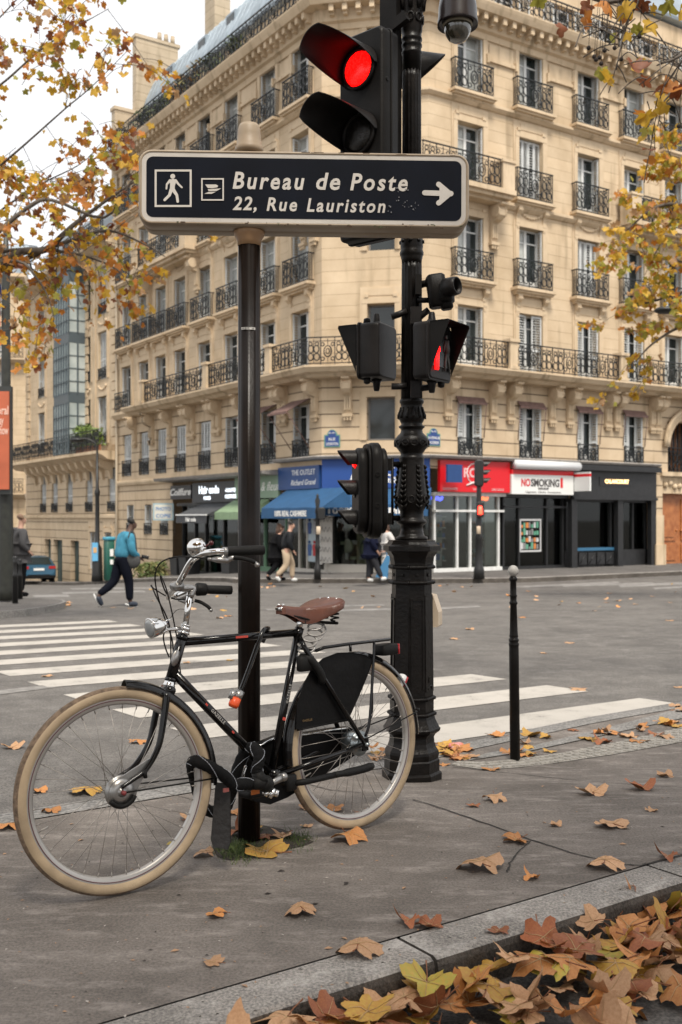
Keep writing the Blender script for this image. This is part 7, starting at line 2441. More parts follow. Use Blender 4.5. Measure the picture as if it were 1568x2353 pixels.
# the man in turquoise striding over the road
A = GP(283, 1394)
J = dict(walk); J.update(head=(.19, 0, 1.6), neck=(.12, 0, 1.47), chest=(.06, 0, 1.3), pelvis=(-.03, 0, .92), hipL=(-.03, -.1, .9), hipR=(-.03, .1, .9), knR=(.08, .1, .5), anR=(.1, .1, .09), toeR=(.23, .1, .04), knL=(-.13, -.1, .5), anL=(-.47, -.1, .22), toeL=(-.41, -.1, .07), elR=(.07, .25, 1.08), wrR=(.27, .14, .97), elL=(.06, -.24, 1.08), wrL=(.26, -.14, .98))
M_NAVY = mat('navy_cloth', (.005, .006, .011), .8, spec=.08, bump=.2, bscale=20)
pA, gA = person(A, (.80, .60), J, cl(mat('turquoise_cloth', (.05, .20, .29), .85, spec=.15, var=.2, vscale=8, bump=.4, bscale=12), M_NAVY, mat('navy_shoe', (.02, .028, .045), .6)), M_SKIN1, M_HAIRD, 'man in turquoise shirt and dark trousers striding across the road with a grey shoulder bag', 1.02)
m_ = MB()
for sd in 'LR':
    a, t_ = gA('an' + sd), gA('toe' + sd); d = (t_ - a).normalized(); dn = d.cross(Vector((.36, -.93, 0))).normalized()
    if dn.z > 0: dn = -dn
    m_.tube([a - d * .08 + dn * .065, a + d * .05 + dn * .06, t_ + d * .06 + dn * .035], [.014, .015, .012], 6)
m_.build('shoe_sole', M_WHITE, pA)
bagc = gA('wrR') + Vector((-.13, -.1, -.06))
m_ = MB(); m_.ball(bagc, .2, 14, 10, (.95, .42, .82), Matrix.Rotation(radians(25), 3, 'Y'))
bag = thing('shoulder_bag', bagc - Vector((0, 0, .17)), 'slouchy dark grey shoulder bag carried by the man in turquoise', 'bag')
m_.build('pouch', mat('dark_grey_canvas', (.05, .05, .05), .85, bump=.5, bscale=14), bag)
m_ = MB(); sR = gA('shR')
m_.tube(smoothpts([bagc + Vector((-.1, 0, .14)), bagc + Vector((-.08, -.06, .32)), sR + Vector((-.02, -.07, .0)), sR + Vector((.0, -.0, .09)), sR + Vector((.06, .05, .02)), bagc + Vector((.1, .0, .14))], 4), .014, 5, flat=2); m_.build('strap', mat('dark_grey_canvas', (.05, .05, .05)), bag)
m_ = MB(); ph = gA('wrR') + Vector((.13, -.02, .0)); m_.rbox(ph, (.15, .02, .075), .01, Matrix.Rotation(radians(10), 3, 'Y'), 2)
one(m_, 'smartphone', mat('black_phone', (.01, .01, .01), .2), ph, 'black phone held by the man in turquoise', 'phone')
M_BLACKC = mat('black_cloth', (.007, .007, .008), .85, spec=.08, bump=.3, bscale=14)
M_DGREY = mat('dark_grey_cloth', (.03, .03, .034), .85, spec=.1)
M_WSHOE = mat('white_shoe', (.55, .55, .53), .6)
sidef = lambda X, Y: g_road(X, Y) + .12
stand = dict(walk); stand.update(pelvis=(0, 0, .95), chest=(0, 0, 1.36), neck=(.01, 0, 1.52), head=(.04, 0, 1.66), shL=(0, -.2, 1.43), shR=(0, .2, 1.43), elL=(-.07, -.26, 1.14), elR=(-.07, .26, 1.14), wrL=(.1, -.2, 1.0), wrR=(.1, .2, 1.0), hipL=(0, -.1, .92), hipR=(0, .1, .92), knL=(.02, -.11, .5), knR=(.0, .11, .5), anL=(0, -.12, .09), anR=(-.03, .12, .09), toeL=(.13, -.13, .04), toeR=(.1, .14, .04))
B_ = P(46, 1368, 22.5); B_.z = g_road(B_.x, B_.y) + .13
person(B_, (.75, .66), stand, cl(mat('grey_wool', (.085, .083, .085), .9, spec=.1, bump=.3, bscale=30), M_BLACKC, M_BLACKC), M_SKIN2, mat('short_fair_hair', (.2, .12, .075), .7), 'balding man in a grey jacket waiting behind the left mast', 1.0, coat=.05)
G_ = P(-6, 1368, 22.0); G_.z = g_road(G_.x, G_.y) + .13
person(G_, (.3, .95), stand, cl(mat('denim_blue', (.03, .06, .12), .85), M_DGREY, M_BLACKC), M_SKIN2, M_NAVY, 'person in blue partly hidden at the left picture edge', .98)
def on_side(px, D):
    p = P(px, HY, D); p.z = g_road(p.x, p.y) + .13
    return p
person(on_side(658, 29.3), (.96, .28), walk, cl(mat('black_puffer', (.01, .011, .013), .55, spec=.15, bump=.7, bscale=9), mat('beige_chino', (.38, .29, .20), .85, bump=.4, bscale=8), M_WSHOE), M_SKIN2, M_HAIRD, 'man in black puffer jacket and beige trousers walking past the blue shop', 1.0)
person(on_side(634, 30.0), (.93, .36), walk, cl(M_BLACKC, M_BLACKC, M_BLACKC), M_SKIN2, M_HAIRB, 'person in a long black coat walking just behind the beige trousers', .95, coat=.4, long_hair=True)
w2 = dict(walk); w2.update(knL=(.02, -.1, .5), anL=(-.02, -.1, .09), toeL=(.1, -.1, .04), knR=(.16, .1, .5), anR=(.32, .1, .12), toeR=(.44, .1, .1))
person(on_side(850, 28.6), (.95, .2), w2, cl(mat('dark_navy_coat', (.009, .011, .026), .85, spec=.08), M_DGREY, M_WSHOE), M_SKIN2, M_HAIRD, 'person in dark navy coat and white shoes behind the small repeater signal', .98, coat=.3)
person(on_side(868, 30.4), (-.9, .1), walk, cl(M_DGREY, M_BLACKC, M_BLACKC), M_SKIN2, M_HAIRB, 'person in charcoal coat between the navy coat and the white jacket', .95, coat=.25)
pw, gw = person(on_side(896, 29.6), (-.9, -.25), walk, cl(mat('white_fleece', (.5, .48, .46), .9), mat('cream_trousers', (.5, .46, .4), .85), M_BLACKC), M_SKIN2, M_HAIRB, 'long-haired woman in a white jacket half hidden by the lamp post', .96, coat=.2, long_hair=True)
bg = gw('wrL') + Vector((-.12, -.2, -.5))
m_ = MB(); m_.prism([(-.22, -.3), (.12, -.34), (.2, .3), (.1, .32)], .12, Matrix.Translation(bg) @ Matrix(((1, 0, 0, 0), (0, 0, 1, 0), (0, 1, 0, 0), (0, 0, 0, 1)))); m_.tube(smoothpts([bg + Vector((.1, .05, .3)), bg + Vector((.13, .05, .5)), bg + Vector((.19, .05, .3))], 4), .012, 5)
one(m_, 'tote_bag', mat('blue_tote', (.05, .18, .34), .8), bg - Vector((0, 0, .33)), 'blue tote bag carried by the woman in white', 'bag')

# ================================================================== the car
ca = radians(-56 + 180 - 90)
car_p = P(90, HY, 52.0); car_p.z = g_road(car_p.x, car_p.y)
cfw = Vector((-.42, .907, 0)).normalized(); crt = Vector((cfw.y, -cfw.x, 0))
slope = -.07
car = thing('parked_car', car_p, 'blue hatchback car seen from behind at the left, down the side street', 'car')
cp = lambda x, y, z: car_p + crt * x * .95 + cfw * y + Vector((0, 0, z + slope * y))
M_CARB = mat('metallic_blue_paint', (.025, .10, .17), .28, .5, coat=.6)
m_ = MB()
secs = [(.0, .34, .62, .5, .86, .78), (.06, .3, .95, .93, .9, .86), (.16, .28, 1.0, 1.02, .9, .78), (.55, .26, .98, 1.42, .9, .66), (.95, .25, .97, 1.52, .9, .62), (1.9, .25, .95, 1.55, .9, .63), (2.6, .25, .93, 1.45, .9, .62), (3.2, .26, .92, 1.0, .89, .7), (4.0, .3, .8, .82, .84, .7), (4.25, .36, .6, .62, .76, .66)]
rows = []
for (y, zl, zb, zr_, wb, wr) in secs:
    half = [(wb * .92, zl), (wb, zl + .12), (wb, (zl + zb) / 2 + .1), (wb * .97, zb), (wr + .02, max(zb + .01, zr_ - .06)), (wr * .8, zr_), (0, zr_ + .015)]
    rows.append([cp(-x, y, z) for x, z in half] + [cp(x, y, z) for x, z in half[::-1][1:]])
for a, b_ in zip(rows, rows[1:]): m_.strip(b_, a, True)
m_.add(rows[0], [tuple(range(len(rows[0])))]); m_.add(rows[-1], [tuple(range(len(rows[0]) - 1, -1, -1))])
m_.build('body', M_CARB, car)
m_ = MB(); m_.add([cp(-.7, .14, 1.03), cp(.7, .14, 1.03), cp(.58, .5, 1.42), cp(-.58, .5, 1.42)], [(0, 1, 2, 3)])
for s_ in (-1, 1): m_.add([cp(s_ * .885, .75, 1.0), cp(s_ * .885, 2.9, .97), cp(s_ * .66, 2.5, 1.42), cp(s_ * .67, .95, 1.47)], [(0, 1, 2, 3) if s_ > 0 else (3, 2, 1, 0)])
m_.build('window', M_GLASS, car)
for s_ in (-1, 1):
    m_ = MB(); m_.box(cp(s_ * .7, .05, .88), (.34, .1, .14), Matrix((crt, cfw, Vector((0, 0, 1)))).transposed()); m_.build('tail_light', mat('car_red_lamp', (.35, .02, .02), .2), car)
    for y in (.75, 3.45):
        m_ = MB(); m_.lathe([(.22, -.1), (.31, -.1), (.32, -.05), (.32, .06), (.3, .1), (.22, .1), (.2, .06), (.0001, .06)], 20, cp(s_ * .8, y, .31), Matrix((cfw, Vector((0, 0, 1)), crt * s_)).transposed())
        m_.build('wheel', M_RUBB, car)
m_ = MB(); m_.box(cp(0, .0, .78), (.52, .03, .12), Matrix((crt, cfw, Vector((0, 0, 1)))).transposed()); m_.build('number_plate', M_WHITE, car)
m_ = MB(); m_.box(cp(0, -.02, .4), (1.6, .1, .14), Matrix((crt, cfw, Vector((0, 0, 1)))).transposed()); m_.box(cp(0, -.04, .5), (1.1, .06, .03), Matrix((crt, cfw, Vector((0, 0, 1)))).transposed()); m_.build('bumper', M_RUBB, car)

# ================================================================== far street furniture
M_FARBLK = mat('far_black_iron', (.012, .012, .012), .45)
# left island of pavement
isl = []
for (x, y) in ((-420, 1398), (0, 1405), (60, 1400), (110, 1393), (140, 1387), (152, 1382), (146, 1378), (100, 1374), (0, 1371), (-420, 1366)):
    isl.append(GP(x, y, lambda X, Y: g_road(X, Y) + .12))
m_ = MB(); n = len(isl)
cen = sum(isl, Vector()) / n
inn = [p.lerp(cen, .035) for p in isl]
m_.mat(0).add([p + Vector((0, 0, .0)) for p in inn], [tuple(range(n))])
m_.mat(1); m_.strip(isl + [isl[0]], inn + [inn[0]]); m_.strip([p - Vector((0, 0, .2)) for p in isl] + [isl[0] - Vector((0, 0, .2))], isl + [isl[0]])
tag(m_.build('corner_pavement', [M_FARSIDE, M_PALE]), kind='structure')
fi = lambda X, Y: g_road(X, Y) + .12
pm_ = GP(14, 1380, fi); D_ = pm_.y
mast = thing('street_mast', pm_, 'dark green-black mast at the left edge carrying an orange poster panel', 'mast')
q_ = D_ / FPX
m_ = MB(); zT_ = CZ + (HY - 535) * q_
m_.lathe([(17 * q_, pm_.z), (17 * q_, pm_.z + .2), (15.5 * q_, CZ + (HY - 1120) * q_), (11 * q_, CZ + (HY - 905) * q_), (9 * q_, CZ + (HY - 640) * q_), (5 * q_, zT_), (.001, zT_ + .03)], 18, (pm_.x, pm_.y, 0))
m_.build('pole', mat('green_black_mast', (.022, .023, .018), .5, var=.3), mast)
pan = thing('poster_panel', P(8, 1125, D_ - .2), 'orange poster panel hung on the mast at the left edge', 'poster')
m_ = MB(); m_.box(P(-60, 1012, D_ - .2), (175 * q_, .1, 245 * q_)); m_.build('frame', mat('panel_frame', (.03, .032, .03), .4), pan)
m_ = MB(); m_.box(P(-62, 1012, D_ - .27), (165 * q_, .04, 222 * q_)); m_.build('poster', mat('orange_poster', (.45, .11, .05), .5, var=.12, vscale=3), pan)
m_ = MB()
for s_, x, y in (('oral', -6, 952), ('ay', -2, 975), ('Show', -6, 998)):
    M_ = Matrix.Translation(P(x, y, D_ - .295)) @ Matrix.Rotation(pi / 2, 4, 'X')
    text_into(m_, s_, .24, M_, depth=.003, bold=.004, fit=.22 if s_ != 'ay' else .09)
m_.build('lettering', mat('pale_orange_letter', (.75, .5, .4), .5), pan)
m_ = MB(); rows = []
for i in range(7):
    rows.append([P(2 - 9 * j / 5 + 2 * sin(i + j), 650 + 95 * i / 6 + j * 2, D_ + .1 * sin(j * 1.4 + i * .5)) for j in range(6)])
for k, (a, b_) in enumerate(zip(rows, rows[1:])): m_.mat(0 if k < 2 else 1 if k < 4 else 2).strip(b_, a, True)
one(m_, 'flag', [mat('flag_blue', (.02, .03, .2), .8), mat('flag_white', (.55, .55, .55), .8), mat('flag_red', (.5, .02, .02), .8)], P(2, 745, D_), 'tricolour flag hanging furled from the mast at the left edge', 'flag')
for px, py, tp, lab in ((35.5, 1386, 1277, 'black far bollard left of its twin beside the left mast'), (46.5, 1376, 1284, 'black far bollard right of its twin beside the left mast')):
    p = GP(px, py, fi); q2_ = p.y / FPX; H_ = (py - tp) * q2_
    m_ = MB(); m_.lathe([(.055, 0), (.05, H_ * .55), (.06, H_ * .56), (.04, H_ * .62), (.034, H_ * .85), (.05, H_ * .88), (.03, H_ * .9), (.05, H_ * .95), (.035, H_ * .99), (.001, H_)], 14, p)
    one(m_, 'bollard', M_FARBLK, p, lab, 'bollard', 'far bollards by the left mast')
# street lamp, notice and green parking meter on the far pavement
p = L.p(L.at(224, -2.5), -2.5, 0); p.z = g_road(p.x, p.y) + .13; q2_ = p.y / FPX
sl_ = thing('street_lamp', p, 'slender black street lamp with a curved arm beside the far left house', 'street lamp')
zz_ = lambda y: CZ + (HY - y) * q2_
m_ = MB(); m_.lathe([(.26, p.z), (.24, p.z + .3), (.2, zz_(1260)), (.1, zz_(1250)), (.09, zz_(1140)), (.12, zz_(1136)), (.12, zz_(1128)), (.07, zz_(1122)), (.05, zz_(1040))], 14, (p.x, p.y, 0))
m_.build('pole', M_FARBLK, sl_)
m_ = MB(); m_.tube(smoothpts([Vector((p.x, p.y, zz_(1042))), P(221, 1022, p.y), P(205, 1010, p.y), P(185, 1008, p.y)], 5), .045, 6); m_.build('arm', M_FARBLK, sl_)
m_ = MB(); m_.ball(P(178, 1011, p.y), .28, 10, 6, (1.2, 1, .35)); m_.build('lamp_head', M_FARBLK, sl_)
m_ = MB(); m_.mat(0).box(P(219, 1268, p.y - .24), (13 * q2_, .05, 42 * q2_)); m_.mat(1).box(P(219, 1264, p.y - .27), (8 * q2_, .03, 12 * q2_))
one(m_, 'notice_board', [mat('notice_blue', (.12, .38, .62), .5), mat('notice_orange', (.6, .35, .15), .5)], P(219, 1289, p.y - .2), 'pale blue notice strapped to the slender street lamp', 'sign')
p = L.p(L.at(251, -2.2), -2.2, 0); p.z = g_road(p.x, p.y) + .13; q2_ = p.y / FPX
m_ = MB(); hM = 1.75; m_.mat(0).rbox(p + Vector((0, 0, hM / 2)), (.42, .36, hM), .05, L.R, 3); m_.mat(1).rbox(p + Vector((0, 0, hM + .05)), (.5, .42, .14), .05, L.R, 3)
m_.mat(2).box(p + Vector((.16, -.16, 1.2)), (.14, .12, .3)); m_.box(p + Vector((.16, -.16, .8)), (.12, .12, .2))
one(m_, 'parking_meter', [mat('meter_green', (.012, .09, .065), .45), mat('meter_blue', (.06, .3, .42), .45), M_WHITE], p, 'dark green parking meter right of the slender street lamp', 'parking meter')
# dark awning-like canopy lamp over a far doorway and a hedge strip
p = L.p(L.at(352, -.5), -.5, 0); p.z = g_road(p.x, p.y) + .13
m_ = MB(); rh = random.Random(8)
for i in range(420):
    c = L.p(L.at(rh.uniform(325, 372), -.6), -.6 + rh.uniform(-.35, .3), 0); c.z = g_road(c.x, c.y) + .13 + rh.uniform(0, .62)
    d = Vector((rh.uniform(-1, 1), rh.uniform(-1, 1), rh.uniform(-.2, 1))).normalized() * .14; e_ = d.orthogonal().normalized() * .05
    m_.mat(rh.randrange(2)).add([c - d + e_, c + d, c - d - e_], [(0, 1, 2)])
one(m_, 'hedge', [mat('hedge_green', (.09, .12, .035), .8), mat('hedge_olive', (.16, .15, .05), .8)], p, 'low green hedge strip against the left front, behind the man in turquoise', 'hedge')
# far signal posts on the corner pavement
p = Rf.p(Rf.at(1101, -3.2), -3.2, 0); p.z = g_road(p.x, p.y) + .13; q2_ = p.y / FPX; zz_ = lambda y: CZ + (HY - y) * q2_
fs = thing('traffic_signal', p, 'far signal post with a small red light in front of the red shop', 'traffic signal')
m_ = MB(); m_.lathe([(.17, p.z), (.15, p.z + .3), (.11, p.z + .4), (.1, zz_(1240)), (.13, zz_(1236)), (.09, zz_(1228)), (.07, zz_(1130)), (.06, zz_(1062))], 12, (p.x, p.y, 0)); m_.build('pole', M_FARBLK, fs)
m_ = MB(); m_.rbox(P(1101, 1087, p.y - .05), (20 * q2_, .2, 62 * q2_), .08, None, 3, 1); m_.build('housing', M_FARBLK, fs)
for y in (1068, 1087, 1106):
    m_ = MB(); hood_mesh(m_, P(1112, y, p.y), frame_of((1, -.15, 0)), .1, .22, half_open=30); m_.build('hood', M_FARBLK, fs)
m_ = MB(); m_.rbox(P(1104, 1171, p.y - .15), (17 * q2_, .15, 36 * q2_), .05, None, 3, 1); m_.build('housing', M_FARBLK, fs)
m_ = MB(); m_.tube([P(1104, 1163, p.y - .25), P(1104, 1182, p.y - .25)], [.055, .07], 8); m_.build('red_light', mat('far_red_light', (.6, .02, .01), .3, emit=(1, .03, .015), estr=6), fs)
m_ = MB(); m_.rbox(P(1100, 1218, p.y - .14), (9 * q2_, .1, 18 * q2_), .03, None, 2); m_.build('button_box', mat('beige_plastic', (.52, .42, .31), .5), fs)
p = on_side(730, 30.6); q2_ = p.y / FPX; zz_ = lambda y: CZ + (HY - y) * q2_
fs = thing('traffic_signal', p, 'short dark signal post with a finial in front of the blue shop corner', 'traffic signal')
m_ = MB(); m_.lathe([(.11, p.z), (.1, p.z + .35), (.07, p.z + .4), (.065, zz_(1262)), (.09, zz_(1258)), (.06, zz_(1252)), (.055, zz_(1180)), (.08, zz_(1178)), (.05, zz_(1165)), (.08, zz_(1150)), (.03, zz_(1142)), (.05, zz_(1139)), (.001, zz_(1134))], 12, (p.x, p.y, 0)); m_.build('pole', M_FARBLK, fs)
m_ = MB(); m_.rbox(P(739, 1180, p.y - .02), (.22, .2, .36), .05, None, 3, 1); m_.tube([P(745, 1186, p.y), P(768, 1187, p.y)], .025, 5); m_.build('housing', M_FARBLK, fs)
m_ = MB(); m_.rbox(P(732, 1219, p.y - .09), (.13, .1, .24), .03, None, 2); m_.build('button_box', mat('beige_plastic', (.52, .42, .31), .5), fs)
# lamp head peeping in at the right edge
p = P(1640, HY, 24.0); p.z = g_road(p.x, p.y) + .12
rl_ = thing('street_lamp', p, 'street lamp whose dark flat head pokes in at the right edge', 'street lamp')
m_ = MB(); zc2 = P(0, 716, 24).z; m_.lathe([(.12, p.z), (.07, p.z + 1.2), (.05, zc2)], 10, (p.x, p.y, 0)); m_.tube([Vector((p.x, 24, zc2)), P(1560, 712, 24), P(1530, 713, 24)], .035, 6); m_.build('pole', M_FARBLK, rl_)
m_ = MB(); m_.ball(P(1530, 713, 24), .24, 14, 8, (1.15, .9, .36)); m_.build('lamp_head', M_FARBLK, rl_)
# plants on the upper balconies
rp2 = random.Random(21)
def balcony_plant(F, x, y, z, h, w, cols_, label):
    m_ = MB(); mt = [mat('leaf_%d_%d_%d' % tuple(int(c_ * 999) for c_ in c), c, .75) for c in cols_]
    base_ = F.p(x, y, z)
    for i in range(150):
        t_ = rp2.random(); c = base_ + F.d * rp2.gauss(0, w * .35) + F.i * rp2.gauss(0, .14) + Vector((0, 0, .3 + h * t_ * .75))
        d = Vector((rp2.uniform(-1, 1), rp2.uniform(-1, 1), rp2.uniform(-.3, 1))).normalized() * rp2.uniform(.1, .2); e_ = d.orthogonal().normalized() * .05
        m_.mat(rp2.randrange(len(mt))).add([c - d + e_, c + d, c - d - e_], [(0, 1, 2)])
    pl = thing('potted_plant', base_, label, 'plant'); m_.build('foliage', mt, pl)
    m_ = MB(); m_.box(base_ + Vector((0, 0, .17)), (w, .25, .32), F.R); m_.build('pot', mat('terracotta_pot', (.25, .1, .05), .8), pl)
gr = [(.07, .1, .03), (.12, .13, .05), (.05, .075, .03)]; ol = [(.2, .17, .06), (.12, .12, .05), (.25, .14, .06)]
for k, (px, cc, h, w) in enumerate(((335, gr, .9, .8), (372, gr, .7, .9), (415, ol, 1.1, 1.0), (447, ol, 1.2, 1.1), (487, gr, .9, .8), (545, gr, .8, .6))):
    balcony_plant(L, L.at(px, -.3), -.3, Z6 + .02, h, w, cc, ['bushy green plant at the far left end of the top balcony', 'low green plant second from the left on the top balcony', 'olive shrub in the middle of the top balcony', 'largest olive shrub on the top balcony', 'green plant right of the olive shrubs on the top balcony', 'small green plant nearest the corner on the top balcony'][k])
for k, px in enumerate((185, 200, 222)):
    balcony_plant(L, L.at(px, -.5), -.5, 3.24, 1.5 if k < 2 else 1.1, .6, [(.14, .2, .04), (.1, .15, .04)], ['spiky light green plant beside the glazed bay', 'second light green plant right of the glazed bay', 'lower leafy plant at the right on the neighbour house balcony'][k])
# ================================================================== fallen plane leaves
LM = [mat('leaf_tan', (.40, .215, .105), .62, col2=(.50, .30, .165), vscale=14, obj_rand=.18), mat('leaf_orange', (.42, .155, .04), .6, col2=(.50, .23, .07), vscale=14, obj_rand=.18),
      mat('leaf_yellow', (.46, .29, .045), .58, col2=(.42, .20, .04), vscale=9, obj_rand=.15), mat('leaf_rust', (.22, .06, .022), .6, col2=(.30, .105, .035), vscale=16, obj_rand=.2),
      mat('leaf_green_gold', (.33, .30, .045), .58, col2=(.45, .28, .04), vscale=8, obj_rand=.12)]
M_VEIN = mat('leaf_vein', (.46, .30, .15), .6)
M_STALK = mat('leaf_stalk', (.22, .08, .03), .6)
def plane_outline(rnd_, n=60, lob=1.0):
    """five broad pointed lobes with toothed edges, tip towards +y, stalk at the origin side -y"""
    pts = []
    key = [(-90, .16), (-66, .40), (-40, .66), (-16, .50), (8, .82), (22, .92), (36, .86), (58, .54), (76, .86), (90, 1.02)]
    key = [(a, r * (1 + rnd_.uniform(-.06, .06))) for a, r in key]
    full = key + [(180 - a, r * (1 + rnd_.uniform(-.09, .09))) for a, r in key[::-1][1:]]
    for i in range(n):
        a = -90 + 360.0 * i / n
        for (a0, r0), (a1, r1) in zip(full, full[1:]):
            if a0 <= a <= a1:
                u = (a - a0) / (a1 - a0); r = r0 + (r1 - r0) * u; break
        r *= 1 + (.055 if i % 3 == 0 else -.03) * rnd_.uniform(.2, 1.3)
        pts.append((r * cos(radians(a)), r * sin(radians(a)) - .12))
    return pts
def leaf_geo(rnd_, curl=.3, fold=.2, twist=0.0, stalk=True, rings=(.0, .35, .7, 1.0)):
    out = plane_outline(rnd_)
    n = len(out); vs = [(0, 0, 0)]; fs = []
    ph, ph2 = rnd_.uniform(0, 6.3), rnd_.uniform(0, 6.3)
    cdir = rnd_.uniform(-1, 1)
    def z(x, y):
        r = sqrt(x * x + y * y); a = atan2(y, x)
        return (curl * r * r * (.55 + .45 * cos(2 * a + ph)) + fold * abs(x) ** 1.3 * (1 + .3 * cdir) + .05 * sin(7 * a + ph2) * r * r + .10 * curl * sin(5 * x + ph) * r + twist * x * y + .07 * sin(3.1 * x + 2.3 * y + ph) + .05 * sin(6.2 * y - 4 * x + ph2))
    for k in rings[1:]:
        for (x, y) in out: vs.append((x * k, y * k, z(x * k, y * k)))
    for i in range(n): fs.append((0, 1 + i, 1 + (i + 1) % n))
    for k in range(len(rings) - 2):
        for i in range(n):
            a, b_ = 1 + k * n, 1 + (k + 1) * n
            fs.append((a + i, b_ + i, b_ + (i + 1) % n, a + (i + 1) % n))
    return vs, fs
rl_ = random.Random(77)
KINDS_ = [(-.35, .1, 0), (-.6, -.1, .2), (.25, .5, 0), (.6, .1, .4), (-.3, .4, -.4), (-.8, .3, .3), (.2, .15, .2), (1.0, -.2, .3), (-.16, .1, .1), (.4, 1.0, 0)]
leaf_meshes = {}
def leaf_mesh(kind, m_i):
    if (kind, m_i) in leaf_meshes: return leaf_meshes[(kind, m_i)]
    c_, f_, t_ = KINDS_[kind]
    vs, fs = leaf_geo(rl_, c_, f_, t_)
    mb = MB(); mb.sm = True; mb.mat(0).add(vs, fs)
    # raised veins and the stalk
    mb.mat(2)
    n_ = (len(vs) - 1) // 3
    out_i = list(range(1 + 2 * n_, 1 + 3 * n_))
    ang_ = lambda i: math.degrees(atan2(vs[i][1], vs[i][0]))
    for c in (90, 30, 150, -30, 210):
        i = min(out_i, key=lambda q: abs((ang_(q) - c + 180) % 360 - 180)); k = i - 1 - 2 * n_
        line = [Vector(vs[0]), Vector(vs[1 + k]), Vector(vs[1 + n_ + k]), Vector(vs[i])]
        for sg_ in (1, -1):
            mb.tube([p_ + Vector((0, 0, .012 * sg_)) for p_ in line], [.016, .013, .009, .004], 3, caps=False)
    mb.mat(1)
    st = [Vector((0, -.05, .0)), Vector((.03, -.4, .03)), Vector((rl_.uniform(-.15, .15), -.85, .1))]
    mb.tube(smoothpts(st, 3), [.028, .024, .02, .018, .018, .02, .03], 5)
    # rim vertices down to zero height
    zs = sorted(v[2] for v in mb.v[:len(vs)])
    z0_ = zs[int(len(zs) * .06)]
    mb.v = [(x, y, z - z0_) for x, y, z in mb.v]
    me = bpy.data.meshes.new('leaf'); me.from_pydata(mb.v, [], mb.f)
    me.materials.append(LM[m_i]); me.materials.append(M_STALK); me.materials.append(M_VEIN)
    me.polygons.foreach_set('material_index', mb.m); me.polygons.foreach_set('use_smooth', [True] * len(mb.f)); me.update()
    leaf_meshes[(kind, m_i)] = me
    return me
def put_leaf(pos, size, kind, m_i, rz, tilt=(0, 0), label=None, group=None, flat=1.0):
    o = bpy.data.objects.new('fallen_leaf', leaf_mesh(kind, m_i)); COL.objects.link(o)
    o.location = pos; o.scale = (size, size, size * flat)
    o.rotation_euler = Euler((tilt[0], tilt[1], rz))
    tag(o, label, 'leaf', group)
    return o
side0 = g_side
def leaf_at(x, y, wpx, kind, m_i, rz, label, fn=g_side, group=None, flat=1.0, tilt=(0, 0)):
    p = GP(x, y + wpx * .05, fn, .003)
    put_leaf(p, wpx / FPX * p.y / 1.75, kind, m_i, radians(rz), tilt, label, group, flat)
